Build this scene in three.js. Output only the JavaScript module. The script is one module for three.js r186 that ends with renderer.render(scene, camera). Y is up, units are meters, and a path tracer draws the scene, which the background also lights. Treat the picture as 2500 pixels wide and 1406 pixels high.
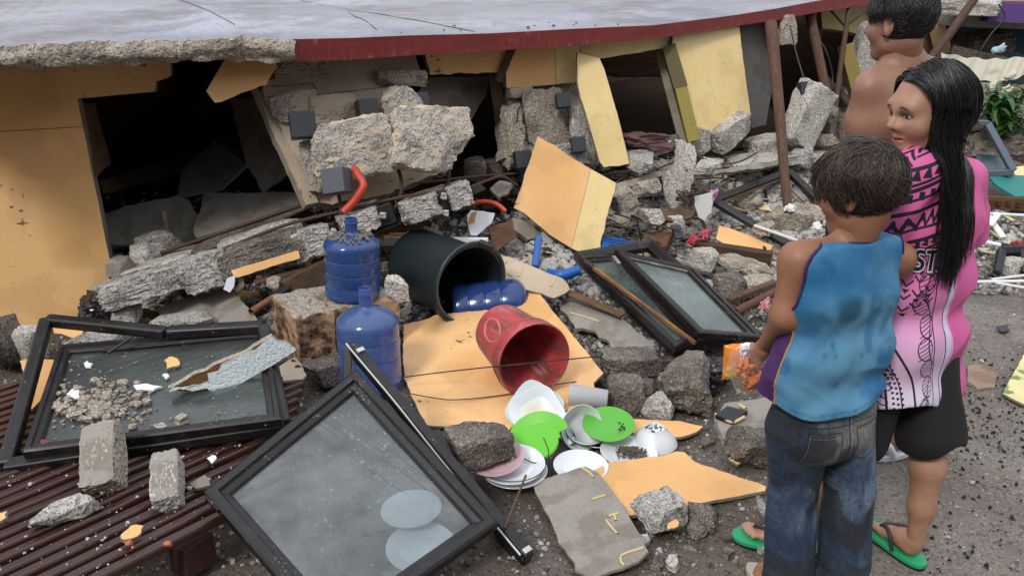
import * as THREE from 'three';
import { mergeGeometries, mergeVertices, toCreasedNormals } from 'three/addons/utils/BufferGeometryUtils.js';
import { RoundedBoxGeometry } from 'three/addons/geometries/RoundedBoxGeometry.js';

// ---------------------------------------------------------------- camera, sky, sun, exposure
const scene = new THREE.Scene();
const EYE = 1.7, PITCH = THREE.MathUtils.degToRad(20), FOCAL = 2080;
const camera = new THREE.PerspectiveCamera(2 * Math.atan(703 / FOCAL) * 180 / Math.PI, 2500 / 1406, 0.05, 400);
camera.position.set(0, EYE, 0);
camera.rotation.set(-PITCH, 0, 0);
const renderer = new THREE.WebGLRenderer({ antialias: true });
renderer.toneMapping = THREE.LinearToneMapping;
renderer.toneMappingExposure = 1.2;
renderer.shadowMap.enabled = true;
{ // overcast sky: a bright even cloud deck, a little brighter overhead
  const w = 256, h = 128, d = new Float32Array(w * h * 4);
  for (let j = 0; j < h; j++) for (let i = 0; i < w; i++) {
    const el = ((j + 0.5) / h - 0.5) * Math.PI, s = Math.sin(el), a = i / w * Math.PI * 2;
    let L = s > 0 ? 0.50 + 0.74 * s : 0.50 * Math.max(0.15, 1 + s * 2.5);
    L *= 1 + 0.05 * Math.sin(a * 3 + 4 * s) + 0.04 * Math.sin(a * 7 - 9 * s + 1);
    const k = (j * w + i) * 4;
    d[k] = L * 0.92; d[k + 1] = L * 0.97; d[k + 2] = L * 1.05; d[k + 3] = 1;
  }
  const t = new THREE.DataTexture(d, w, h, THREE.RGBAFormat, THREE.FloatType);
  t.mapping = THREE.EquirectangularReflectionMapping; t.magFilter = THREE.LinearFilter; t.minFilter = THREE.LinearFilter; t.needsUpdate = true;
  scene.background = t; scene.environment = t;
}
const sun = new THREE.DirectionalLight(new THREE.Color(1, 0.96, 0.9), 1.5);
sun.position.set(-4.5, 9, 4.5); sun.target.position.set(0, 0, -4);
sun.castShadow = true; sun.shadow.radius = 24; sun.shadow.mapSize.set(2048, 2048);
Object.assign(sun.shadow.camera, { left: -9, right: 9, top: 9, bottom: -9, near: 0.5, far: 40 });
scene.add(sun, sun.target);

// ---------------------------------------------------------------- small maths
const V = (x, y, z) => new THREE.Vector3(x, y, z);
const UP = V(0, 1, 0);
const mul = (s) => () => { s = (s + 0x6d2b79f5) | 0; let t = Math.imul(s ^ (s >>> 15), 1 | s); t = (t + Math.imul(t ^ (t >>> 7), 61 | t)) ^ t; return ((t ^ (t >>> 14)) >>> 0) / 4294967296; };
const clamp = (x, a, b) => Math.min(b, Math.max(a, x));
const lerp = (a, b, t) => a + (b - a) * t;
const sstep = (a, b, x) => { const t = clamp((x - a) / (b - a), 0, 1); return t * t * (3 - 2 * t); };
const hash3 = (x, y, z) => { let h = Math.imul(x, 374761393) + Math.imul(y, 668265263) + Math.imul(z, 2147483647 ^ 0x5bd1e995); h = Math.imul(h ^ (h >>> 13), 1274126177); h ^= h >>> 16; return (h >>> 0) / 4294967296; };
function n3(x, y, z) { // value noise, -1..1
  const X = Math.floor(x), Y = Math.floor(y), Z = Math.floor(z); let u = x - X, v = y - Y, w = z - Z;
  u = u * u * (3 - 2 * u); v = v * v * (3 - 2 * v); w = w * w * (3 - 2 * w);
  const a = lerp(lerp(lerp(hash3(X, Y, Z), hash3(X + 1, Y, Z), u), lerp(hash3(X, Y + 1, Z), hash3(X + 1, Y + 1, Z), u), v), lerp(lerp(hash3(X, Y, Z + 1), hash3(X + 1, Y, Z + 1), u), lerp(hash3(X, Y + 1, Z + 1), hash3(X + 1, Y + 1, Z + 1), u), v), w);
  return a * 2 - 1;
}
const fbm3 = (x, y, z, o = 4) => { let s = 0, a = 0.5; for (let i = 0; i < o; i++) { s += a * n3(x, y, z); x = x * 2.03 + 17; y = y * 2.01 + 31; z = z * 2.02 + 7; a *= 0.5; } return s; };
// a photograph pixel (2500 x 1406) to a direction; then to a point at ground distance D, at height h, or on a plane
function ray(px, py) {
  const x = (px - 1250) / FOCAL, y = -(py - 703) / FOCAL, c = Math.cos(PITCH), s = Math.sin(PITCH);
  return V(x, y * c - s, -y * s - c);
}
const wd = (px, py, D) => { const r = ray(px, py), t = D / -r.z; return V(r.x * t, EYE + r.y * t, -D); };
const wh = (px, py, h) => { const r = ray(px, py), t = (h - EYE) / r.y; return V(r.x * t, h, r.z * t); };
function plane3(a, b, c) { const n = b.clone().sub(a).cross(c.clone().sub(a)).normalize(); if (n.dot(V(0, EYE, 0).sub(a)) < 0) n.negate(); return { n, o: a.clone() }; }
const onPlane = (px, py, P) => { const r = ray(px, py), e = V(0, EYE, 0); const t = P.o.clone().sub(e).dot(P.n) / r.dot(P.n); return e.addScaledVector(r, t); };

// ---------------------------------------------------------------- textures
function pn(x, y, per, seed) { // periodic value noise
  const X = Math.floor(x), Y = Math.floor(y); let u = x - X, v = y - Y; u = u * u * (3 - 2 * u); v = v * v * (3 - 2 * v);
  const m = (a) => ((a % per) + per) % per, x0 = m(X), x1 = m(X + 1), y0 = m(Y), y1 = m(Y + 1);
  return lerp(lerp(hash3(x0, y0, seed), hash3(x1, y0, seed), u), lerp(hash3(x0, y1, seed), hash3(x1, y1, seed), u), v);
}
function pn2(x, y, px, py, seed) { // the same with a period of its own each way
  const X = Math.floor(x), Y = Math.floor(y); let u = x - X, v = y - Y; u = u * u * (3 - 2 * u); v = v * v * (3 - 2 * v);
  const m = (a, p) => ((a % p) + p) % p, x0 = m(X, px), x1 = m(X + 1, px), y0 = m(Y, py), y1 = m(Y + 1, py);
  return lerp(lerp(hash3(x0, y0, seed), hash3(x1, y0, seed), u), lerp(hash3(x0, y1, seed), hash3(x1, y1, seed), u), v);
}
function pf2(u, v, px, py, seed, o = 5) { let s = 0, a = 0.5, n = 0; for (let i = 0; i < o; i++) { s += a * pn2(u * px, v * py, px, py, seed + i * 13); n += a; px *= 2; py *= 2; a *= 0.5; } return s / n; }
function pf(u, v, per, seed, o = 5) { let s = 0, a = 0.5, n = 0; for (let i = 0; i < o; i++) { s += a * pn(u * per, v * per, per, seed + i * 13); n += a; per *= 2; a *= 0.5; } return s / n; }
function dataTex(size, fn, { srgb = true, rep = 1, h = size } = {}) {
  const d = new Uint8Array(size * h * 4);
  for (let j = 0; j < h; j++) for (let i = 0; i < size; i++) {
    const c = fn((i + 0.5) / size, (j + 0.5) / h), k = (j * size + i) * 4;
    d[k] = clamp(c[0], 0, 1) * 255; d[k + 1] = clamp(c[1], 0, 1) * 255; d[k + 2] = clamp(c[2], 0, 1) * 255; d[k + 3] = 255;
  }
  const t = new THREE.DataTexture(d, size, h, THREE.RGBAFormat); t.wrapS = t.wrapT = THREE.RepeatWrapping; t.magFilter = THREE.LinearFilter; t.minFilter = THREE.LinearMipmapLinearFilter;
  t.generateMipmaps = true; if (srgb) t.colorSpace = THREE.SRGBColorSpace; t.repeat.set(1 / rep, 1 / rep); t.needsUpdate = true; return t;
}
const grey = (size, fn, rep) => dataTex(size, (u, v) => { const g = fn(u, v); return [g, g, g]; }, { srgb: false, rep });
const mix = (a, b, t) => [lerp(a[0], b[0], t), lerp(a[1], b[1], t), lerp(a[2], b[2], t)];
const rgb = (r, g, b) => [r / 255, g / 255, b / 255];
// broken concrete: sand matrix, pale and dark grit
const grit = (u, v, s) => { const a = pf(u, v, 48, s, 3), b = pn(u * 96, v * 96, 96, s + 5), c = pn(u * 150, v * 150, 150, s + 9); return { a, b, c, l: pf(u, v, 5, s + 20, 4) }; };
function concreteTex(size, base, dark, pale, s, rep) {
  return dataTex(size, (u, v) => { const g = grit(u, v, s); let c = mix(base, dark, sstep(0.45, 0.8, g.l) * 0.55); c = mix(c, dark, sstep(0.62, 0.85, g.b) * 0.6); c = mix(c, pale, sstep(0.68, 0.9, g.c) * 0.8); const k = 0.82 + 0.36 * g.a; return [c[0] * k, c[1] * k, c[2] * k]; }, { rep });
}
const T = {};
T.conc = concreteTex(512, rgb(168, 164, 158), rgb(100, 96, 91), rgb(214, 211, 206), 3, 0.55);
T.concWet = concreteTex(512, rgb(118, 108, 98), rgb(54, 49, 45), rgb(176, 168, 156), 7, 0.5);
T.concB = grey(512, (u, v) => { const g = grit(u, v, 3); return 0.5 * g.a + 0.28 * (1 - sstep(0.6, 0.9, g.b)) + 0.3 * g.l; }, 0.55);
T.board = dataTex(512, (u, v) => { const l = pf(u, v, 4, 41, 5), f = pn(u * 200, v * 200, 200, 44), st = sstep(0.58, 0.72, pf(u, v, 9, 47, 4)); const k = 0.80 + 0.28 * l + (f - 0.5) * 0.13; let c = [0.60 * k, 0.575 * k, 0.54 * k]; return mix(c, rgb(112, 100, 88), st * 0.45); }, { rep: 0.8 });
function paintTex(c0, c1, s) { // flat emulsion on board: faint roller mottling, scuffs and spots of dirt
  return dataTex(1024, (u, v) => {
    const l = pf(u, v, 3, s, 5), f = pn(u * 300, v * 300, 300, s + 3), sp = sstep(0.86, 0.93, pn(u * 60, v * 60, 60, s + 4)) * sstep(0.55, 0.75, pf(u, v, 5, s + 6, 3));
    const scuff = sstep(0.56, 0.68, pf(u, v, 6, s + 9, 5)) * 0.10 + 0.16 * sstep(.86, .94, pn2(u * 50, v * 90, 50, 90, s + 12)) * sstep(.6, .72, pf(u, v, 4, s + 14, 3)); let c = mix(c0, c1, sstep(0.3, 0.7, l)); const k = 0.97 + 0.05 * f; c = [c[0] * k, c[1] * k, c[2] * k];
    return mix(mix(c, rgb(120, 92, 60), scuff), rgb(70, 55, 40), sp * 0.8);
  }, { rep: 1.3 });
}
T.ochre = paintTex(rgb(240, 191, 132), rgb(229, 176, 113), 101);
T.yellow = paintTex(rgb(236, 212, 152), rgb(228, 200, 138), 131);
T.beige = paintTex(rgb(196, 178, 156), rgb(176, 157, 134), 151);
T.wood = dataTex(512, (u, v) => { const g = pf2(u, v, 6, 24, 61, 4), f = pn2(u * 30, v * 220, 30, 220, 64); const k = 0.75 + 0.5 * g; const c = mix(rgb(74, 38, 28), rgb(42, 22, 18), g); return mix([c[0] * k, c[1] * k, c[2] * k], rgb(120, 78, 60), sstep(0.8, 0.95, f) * 0.35); }, { rep: 0.5 });
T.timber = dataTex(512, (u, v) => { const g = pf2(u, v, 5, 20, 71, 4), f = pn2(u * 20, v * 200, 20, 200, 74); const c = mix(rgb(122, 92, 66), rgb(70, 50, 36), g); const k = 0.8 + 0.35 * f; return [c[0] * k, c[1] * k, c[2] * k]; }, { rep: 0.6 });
T.blackMetal = dataTex(512, (u, v) => { const a = pf(u, v, 8, 81, 4), b = sstep(0.80, 0.9, pn(u * 120, v * 120, 120, 84)) * sstep(0.5, 0.7, pf(u, v, 6, 87, 3)), c = sstep(0.6, 0.75, a); return mix(mix(rgb(24, 20, 21), rgb(46, 38, 37), c * 0.6), rgb(196, 188, 178), b * 0.75); }, { rep: 0.5 });
T.blackRough = grey(512, (u, v) => 0.25 + 0.4 * pf(u, v, 8, 81, 4), 0.5);
T.rust = dataTex(512, (u, v) => { const a = pf(u, v, 10, 91, 5), b = pf(u, v, 40, 95, 3); return mix(mix(rgb(104, 74, 58), rgb(66, 46, 38), a), rgb(140, 112, 92), sstep(0.55, 0.8, b) * 0.5); }, { rep: 0.4 });

// ---------------------------------------------------------------- materials
const C = (r, g, b) => new THREE.Color().setRGB(r, g, b);
const std = (o) => new THREE.MeshStandardMaterial({ roughness: 0.8, side: THREE.DoubleSide, ...o });
const phy = (o) => new THREE.MeshPhysicalMaterial({ roughness: 0.5, side: THREE.DoubleSide, ...o });
const M = {
  conc: std({ map: T.conc, bumpMap: T.concB, bumpScale: 0.012, roughness: 0.95 }),
  concPale: std({ map: T.conc, color: C(1.2, 1.18, 1.14), bumpMap: T.concB, bumpScale: 0.01, roughness: 0.95 }),
  concWarm: std({ map: T.conc, color: C(0.95, 0.86, 0.76), bumpMap: T.concB, bumpScale: 0.012, roughness: 0.92 }),
  concWet: std({ map: T.concWet, bumpMap: T.concB, bumpScale: 0.012, roughness: 0.7 }),
  concDark: std({ map: T.concWet, color: C(0.62, 0.6, 0.58), bumpMap: T.concB, bumpScale: 0.012, roughness: 0.75 }),
  board: std({ map: T.board, roughness: 0.8, bumpMap: T.concB, bumpScale: 0.001 }),
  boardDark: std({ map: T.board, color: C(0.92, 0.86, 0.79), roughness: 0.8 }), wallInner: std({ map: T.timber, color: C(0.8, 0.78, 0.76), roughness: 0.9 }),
  ochre: std({ map: T.ochre, roughness: 0.62 }), yellow: std({ map: T.yellow, roughness: 0.6 }), beige: std({ map: T.beige, roughness: 0.85, bumpMap: T.concB, bumpScale: 0.002 }),
  edge: std({ map: T.board, color: C(0.95, 0.88, 0.78), roughness: 0.9 }),
  slat: phy({ map: T.wood, roughness: 0.34, clearcoat: 0.4, clearcoatRoughness: 0.25 }), timber: std({ map: T.timber, roughness: 0.75 }), timberDark: std({ map: T.timber, color: C(0.62, 0.56, 0.52), roughness: 0.7 }),
  metal: std({ map: T.blackMetal, roughnessMap: T.blackRough, roughness: 0.9, metalness: 0.0 }), black: std({ color: C(0.012, 0.012, 0.013), roughness: 0.45 }), blackBox: std({ color: C(0.028, 0.031, 0.037), roughness: 0.55 }),
  silver: std({ color: C(0.55, 0.55, 0.54), roughness: 0.35, metalness: 0.9 }), rust: std({ map: T.rust, roughness: 0.85 }), wire: std({ color: C(0.03, 0.028, 0.026), roughness: 0.6 }), rebar: std({ map: T.rust, color: C(0.8, 0.82, 0.84), roughness: 0.8 }),
  gritPale: std({ color: C(0.43, 0.415, 0.39), roughness: 0.95 }), gritMid: std({ color: C(0.25, 0.23, 0.21), roughness: 0.9 }), gritDark: std({ color: C(0.09, 0.083, 0.077), roughness: 0.85 }),
  white: phy({ color: C(0.78, 0.8, 0.84), roughness: 0.28, clearcoat: 0.3 }), pvc: std({ color: C(0.78, 0.78, 0.76), roughness: 0.5 }),
};

// ---------------------------------------------------------------- naming and building
const used = new Map();
const numbered = (n) => { const k = used.get(n) || 0; used.set(n, k + 1); return k ? n + '_' + String(k).padStart(3, '0') : n; };
function tag(o, label, category, group) { o.userData.label = label; o.userData.category = category; if (group) o.userData.group = group; return o; }
function thing(name, label, category, pos = V(0, 0, 0), group) { const g = new THREE.Group(); g.name = numbered(name); g.position.copy(pos); scene.add(g); g.updateMatrixWorld(true); return tag(g, label, category, group); }
const shade = (m) => { m.castShadow = m.receiveShadow = true; return m; };
// geometry is given in world coordinates; the mesh is hung under its parent at the parent's own place
function add(parent, name, geo, mat) {
  const m = shade(new THREE.Mesh(geo, mat)); m.name = parent === scene ? numbered(name) : name;
  if (parent !== scene) { parent.updateWorldMatrix(true, false); const inv = parent.matrixWorld.clone().invert(); geo.applyMatrix4(inv); }
  parent.add(m); return m;
}
function solo(name, label, category, geo, mat, group) { // a thing that is one mesh, its origin at the middle of its base
  geo.computeBoundingBox(); const b = geo.boundingBox, p = V((b.min.x + b.max.x) / 2, b.min.y, (b.min.z + b.max.z) / 2);
  geo.translate(-p.x, -p.y, -p.z); const m = shade(new THREE.Mesh(geo, mat)); m.name = numbered(name); m.position.copy(p); scene.add(m); return tag(m, label, category, group);
}
function boxUV(g) { // uv in metres from the dominant direction of each face
  const q = g.index ? g.toNonIndexed() : g, p = q.attributes.position, uv = new Float32Array(p.count * 2), a = V(), b = V(), c = V();
  for (let i = 0; i < p.count; i += 3) {
    a.fromBufferAttribute(p, i); b.fromBufferAttribute(p, i + 1); c.fromBufferAttribute(p, i + 2);
    const n = b.clone().sub(a).cross(c.clone().sub(a)), x = Math.abs(n.x), y = Math.abs(n.y), z = Math.abs(n.z);
    [a, b, c].forEach((w, k) => { const t = x > y && x > z ? [w.z, w.y] : y > z ? [w.x, w.z] : [w.x, w.y]; uv[(i + k) * 2] = t[0]; uv[(i + k) * 2 + 1] = t[1]; });
  }
  q.setAttribute('uv', new THREE.BufferAttribute(uv, 2)); return q;
}
const basisOf = (n) => { let u = V().crossVectors(UP, n); if (u.lengthSq() < 1e-3) u = V(1, 0, 0).sub(n.clone().multiplyScalar(n.x)); u.normalize(); return { u, v: V().crossVectors(n, u).normalize(), n }; };
// a flat board with a traced, slightly broken outline and real thickness; returned in world coordinates, front face on the plane
function boardGeo(px, P, t, { jag = 0.006, step = 0.035, seed = 1, bend = 0, bevel = 0.0015, holes } = {}) {
  const pts = px.map((p) => (p.isVector3 ? p : onPlane(p[0], p[1], P))), { u, v, n } = basisOf(P.n), o = pts.reduce((s, p) => s.add(p), V()).divideScalar(pts.length);
  const flat = (q) => new THREE.Vector2(q.clone().sub(o).dot(u), q.clone().sub(o).dot(v));
  const outline = (list, flags) => { const out = []; list.forEach((a, i) => { const b = list[(i + 1) % list.length], L = a.distanceTo(b), j = flags?.[i] ?? jag, k = j ? Math.max(1, Math.round(L / step)) : 1, nx = -(b.y - a.y) / L, ny = (b.x - a.x) / L;
    for (let s = 0; s < k; s++) { const f = s / k, d = s ? j * (1.2 * n3(seed * 7.1 + i * 3.3 + f * L * 9, seed, 1) + 0.9 * n3(seed * 3 + f * L * 43, i, 5)) : 0; out.push(new THREE.Vector2(lerp(a.x, b.x, f) + nx * d, lerp(a.y, b.y, f) + ny * d)); } }); return out; };
  const sh = new THREE.Shape(outline(pts.map(flat), px.map((p) => (p.isVector3 ? undefined : p[2]))));
  if (holes) for (const h of holes) sh.holes.push(new THREE.Path(outline(h.map((p) => flat(onPlane(p[0], p[1], P))))));
  const g = new THREE.ExtrudeGeometry(sh, { depth: t - 2 * bevel, bevelEnabled: bevel > 0, bevelThickness: bevel, bevelSize: bevel, bevelOffset: -bevel, bevelSegments: 1, curveSegments: 2 });
  g.translate(0, 0, -t + bevel);
  if (bend) { const p = g.attributes.position; for (let i = 0; i < p.count; i++) p.setZ(i, p.getZ(i) + bend * n3(p.getX(i) * 1.5 + seed, p.getY(i) * 1.5, 2)); g.computeVertexNormals(); }
  g.applyMatrix4(new THREE.Matrix4().makeBasis(u, v, n).setPosition(o)); return g;
}
function board(name, label, category, px, P, t, mats, opt = {}) { const g = boardGeo(px, P, t, opt); return opt.parent ? Object.assign(add(opt.parent, name, g, mats), opt.label ? { userData: { label: opt.label } } : {}) : solo(name, label, category, g, mats, opt.group); }
// a broken lump of masonry: flat-ish fracture faces with a rough skin
function rockGeo(sx, sy, sz, seed, { rough = 0.055, cuts = 9, detail = 8, boxy = 0.0, crease = 0.55 } = {}) {
  const r = mul(seed * 7919 + 13), pl = [];
  for (const ax of [[1, 0, 0], [0, 1, 0], [0, 0, 1]]) for (const s of [-1, 1]) { const n = V(...ax).multiplyScalar(s); n.x += (r() - 0.5) * 0.3 * (1 - boxy); n.y += (r() - 0.5) * 0.3 * (1 - boxy); n.z += (r() - 0.5) * 0.3 * (1 - boxy); pl.push([n.normalize(), 0.92 + r() * 0.1]); }
  for (let i = 0; i < cuts; i++) { const n = V(r() * 2 - 1, r() * 2 - 1, r() * 2 - 1).normalize(); pl.push([n, (0.80 + r() * 0.35) * (1 + boxy * 0.45)]); }
  let g = new THREE.IcosahedronGeometry(1, detail); g.deleteAttribute('normal'); g.deleteAttribute('uv'); g = mergeVertices(g, 1e-4);
  const p = g.attributes.position, d = V(); const S = Math.max(sx, sy, sz);
  for (let i = 0; i < p.count; i++) {
    d.fromBufferAttribute(p, i).normalize(); let m = 9; for (const [n, h] of pl) { const k = n.dot(d); if (k > 0.05) m = Math.min(m, h / k); }
    const q = d.clone().multiplyScalar(m), f = 1 + rough * (1.6 * fbm3(q.x * 2.2 + seed, q.y * 2.2, q.z * 2.2, 4) + 0.8 * n3(q.x * 9, q.y * 9 + seed, q.z * 9));
    p.setXYZ(i, q.x * f * sx / 2, q.y * f * sy / 2, q.z * f * sz / 2);
  }
  g = boxUV(toCreasedNormals(g.toNonIndexed(), crease)); return g;
}
// faces of a lump that look along dir keep their old plaster: they become the geometry's second material
function plastered(g, dir, lim = 0.6) {
  const p = g.attributes.position, d = dir.clone().normalize(), a = V(), b = V(), c = V(), A = [], B = [];
  for (let i = 0; i < p.count; i += 3) { a.fromBufferAttribute(p, i); b.fromBufferAttribute(p, i + 1); c.fromBufferAttribute(p, i + 2); const n = b.clone().sub(a).cross(c.clone().sub(a)).normalize(); (n.dot(d) + 0.55 * fbm3(a.x * 5, a.y * 5, a.z * 5, 3) > lim ? B : A).push(i, i + 1, i + 2); }
  g.setIndex([...A, ...B]); g.clearGroups(); g.addGroup(0, A.length, 0); g.addGroup(A.length, B.length, 1); return g;
}
const place = (g, pos, rx = 0, ry = 0, rz = 0) => g.applyMatrix4(new THREE.Matrix4().makeRotationFromEuler(new THREE.Euler(rx, ry, rz)).setPosition(pos));
function rock(label, pos, size, seed, mat = M.conc, opt = {}) { // pos: middle of the lump
  const g = place(rockGeo(...size, seed, opt), pos, opt.rx ?? 0, opt.ry ?? seed * 1.3, opt.rz ?? 0);
  return solo(opt.name || 'concrete_chunk', label, opt.category || 'rubble', g, mat, opt.group);
}
// a box bar between two points; up gives the direction of its height
function barGeo(a, b, w, h, up = UP, r = 0.003) {
  const L = a.distanceTo(b), x = b.clone().sub(a).normalize(), z = V().crossVectors(x, up).normalize(), y = V().crossVectors(z, x);
  const g = new RoundedBoxGeometry(L, h, w, 2, Math.min(r, h * 0.45, w * 0.45)); const q = boxUV(g);
  return q.applyMatrix4(new THREE.Matrix4().makeBasis(x, y, z).setPosition(a.clone().add(b).multiplyScalar(0.5)));
}
function tubeGeo(pts, r, seg = 8, n) { const c = pts.length > 2 ? new THREE.CatmullRomCurve3(pts, false, 'centripetal') : new THREE.LineCurve3(pts[0], pts[1]); return new THREE.TubeGeometry(c, n || Math.max(4, pts.length * 6), r, seg, false); }
const cyl = (a, b, ra, rb = ra, seg = 20) => { const g = new THREE.CylinderGeometry(rb, ra, a.distanceTo(b), seg, 1); return aim(g, a.clone().add(b).multiplyScalar(0.5), b.clone().sub(a)); };
// turn a geometry that stands along +y so that it stands along dir, with its foot at pos
function aim(g, pos, dir, spin = 0) { const q = new THREE.Quaternion().setFromUnitVectors(UP, dir.clone().normalize()).multiply(new THREE.Quaternion().setFromAxisAngle(UP, spin)); return g.applyMatrix4(new THREE.Matrix4().compose(pos, q, V(1, 1, 1))); }
const lathe = (prof, seg = 48) => new THREE.LatheGeometry(prof.map(([r, y]) => new THREE.Vector2(r, y)), seg);
// the four (or n) mitred bars of a frame; profile points are [inset from the outline, height over the plane]
function frameBars(corners, n, profile) {
  const N = corners.length, { u, v } = basisOf(n), o = corners[0], c2 = corners.map((p) => [p.clone().sub(o).dot(u), p.clone().sub(o).dot(v)]);
  let area = 0; c2.forEach((a, i) => { const b = c2[(i + 1) % N]; area += a[0] * b[1] - b[0] * a[1]; }); const sg = area > 0 ? 1 : -1;
  const inset = (i, d) => { const p = c2[(i + N - 1) % N], q = c2[i], r = c2[(i + 1) % N]; const e1 = [q[0] - p[0], q[1] - p[1]], e2 = [r[0] - q[0], r[1] - q[1]], l1 = Math.hypot(...e1), l2 = Math.hypot(...e2);
    const n1 = [-e1[1] / l1 * sg, e1[0] / l1 * sg], n2 = [-e2[1] / l2 * sg, e2[0] / l2 * sg], k = 1 + n1[0] * n2[0] + n1[1] * n2[1]; return [q[0] + (n1[0] + n2[0]) * d / k, q[1] + (n1[1] + n2[1]) * d / k]; };
  const W3 = ([x, y], h) => o.clone().addScaledVector(u, x).addScaledVector(v, y).addScaledVector(n, h);
  return corners.map((_, i) => { const A = profile.map(([d, h]) => W3(inset(i, d), h)), B = profile.map(([d, h]) => W3(inset((i + 1) % N, d), h)), K = profile.length, pos = [];
    const tri = (...t) => t.forEach((q) => pos.push(q.x, q.y, q.z));
    for (let k = 0; k < K; k++) { const l = (k + 1) % K; tri(A[k], B[k], B[l]); tri(A[k], B[l], A[l]); }
    for (const f of THREE.ShapeUtils.triangulateShape(profile.map(([d, h]) => new THREE.Vector2(d, h)), [])) { tri(A[f[0]], A[f[1]], A[f[2]]); tri(B[f[0]], B[f[2]], B[f[1]]); }
    const g = new THREE.BufferGeometry(); g.setAttribute('position', new THREE.Float32BufferAttribute(pos, 3)); g.computeVertexNormals(); return boxUV(g); });
}
const RAIL = [[0, 0], [0, 0.03], [0.006, 0.036], [0.02, 0.036], [0.024, 0.028], [0.04, 0.028], [0.046, 0.02], [0.046, 0]];

// ================================================================ ground
function gh(x, z) { // height of the ground: level road and yard, rubble heaped under and along the broken front
  const D = -z; let h = 0;
  h += 0.40 * sstep(4.9, 6.3, D + 0.15 * n3(x * 1.3, z * 1.3, 3)) * sstep(0.2, 1.0, x) * (1 - 0.62 * sstep(2.6, 3.4, x)) * (1 - sstep(4.6, 6, x));
  h += 0.22 * sstep(4.0, 5.0, D) * (1 - sstep(0.2, 1.0, x)) * (0.8 + 0.5 * n3(x * 1.5, z * 1.5, 8));
  h += 1.1 * sstep(8.5, 13, D) * sstep(4.2, 6.5, x);
  const rub = sstep(3.0, 4.2, D - 0.35 * Math.max(0, x - 1.0)) + 0.35 * (1 - sstep(0.9, 1.6, x));
  h += 0.05 * clamp(rub, 0, 1) * fbm3(x * 2.5, z * 2.5, 1, 4) + 0.012 * fbm3(x * 6, z * 6, 4, 3);
  return h;
}
{
  const N = 420, g = new THREE.PlaneGeometry(2, 2, N, N), p = g.attributes.position, uv = g.attributes.uv, col = new Float32Array(p.count * 3);
  for (let i = 0; i < p.count; i++) {
    const a = p.getX(i), b = p.getY(i), x = 4.6 * a + 60 * Math.sign(a) * Math.pow(Math.abs(a), 6), z = -3.8 + 4.6 * b + 60 * Math.sign(b) * Math.pow(Math.abs(b), 6), D = -z;
    p.setXYZ(i, x, gh(x, z) + 0.006 * n3(x * 22, z * 22, 6), z); uv.setXY(i, x, z);
    const road = sstep(0.75, 1.25, x - 0.12 * (D - 2.5) + 0.25 * fbm3(x * 2, z * 2, 9, 3)) * (1 - sstep(4.2, 5.2, D));
    const k = 0.92 + 0.35 * fbm3(x * 1.7, z * 1.7, 2, 4), c = mix(mix([0.80 * k, 0.74 * k, 0.68 * k], [1.5 * k, 1.45 * k, 1.38 * k], sstep(4.4, 5.2, D) * sstep(0.2, 0.8, x)), [1.3, 1.29, 1.28], road); col.set(c, i * 3);
  }
  g.setAttribute('color', new THREE.BufferAttribute(col, 3)); g.computeVertexNormals();
  const map = dataTex(1024, (u, v) => { const a = pf(u, v, 6, 201, 5), b = pn(u * 150, v * 150, 150, 205), c = pn(u * 260, v * 260, 260, 207), d = pn(u * 90, v * 90, 90, 209);
    let q = mix(rgb(112, 105, 99), rgb(84, 77, 71), a); q = mix(q, rgb(52, 47, 43), sstep(0.66, 0.86, d) * 0.45); q = mix(q, rgb(168, 160, 150), sstep(0.82, 0.94, b) * 0.6); const k = 0.84 + 0.32 * c; return [q[0] * k, q[1] * k, q[2] * k]; }, { rep: 1.0 });
  const bump = grey(512, (u, v) => 0.5 * pn(u * 90, v * 90, 90, 209) + 0.3 * pn(u * 150, v * 150, 150, 205) + 0.4 * pf(u, v, 12, 211, 4), 1.0);
  const rough = grey(512, (u, v) => { const a = pf(u, v, 5, 215, 5); return lerp(0.38, 0.9, sstep(0.38, 0.62, a)); }, 1.3);
  const m = shade(new THREE.Mesh(g, std({ map, bumpMap: bump, bumpScale: 0.006, roughnessMap: rough, roughness: 1, vertexColors: true })));
  m.name = 'ground'; m.userData.kind = 'structure'; scene.add(m);
}

// unseen houses across the street, added behind the viewpoint to hide the low sky
[[-11, 5.2], [-3.6, 4.6], [3.6, 5.4], [10.8, 4.8]].forEach(([x, h], i) => { const t = thing('unseen_house', ['unseen low grey house added across the street, furthest from the ruined teal building', 'unseen lower grey house added across the street opposite the slatted bench', 'unseen tall grey house added across the street opposite the drum', 'unseen grey house added across the street nearest the ruined teal building'][i], 'house', V(x, 0, 7.5)); add(t, 'wall', boxUV(new THREE.BoxGeometry(6.9, h, 3)).translate(x, h / 2 - .1, 7.5), M.board); add(t, 'roof', boxUV(new THREE.BoxGeometry(7.2, .2, 4.4)).translate(x, h, 7.0), M.rust); for (const k of [-2, 1.6]) add(t, 'window', boxUV(new THREE.BoxGeometry(1.2, 1.1, .1)).translate(x + k, 1.8, 5.99), M.black); add(t, 'door', boxUV(new THREE.BoxGeometry(.9, 2, .1)).translate(x, 1, 5.98), M.timber); });

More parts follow.
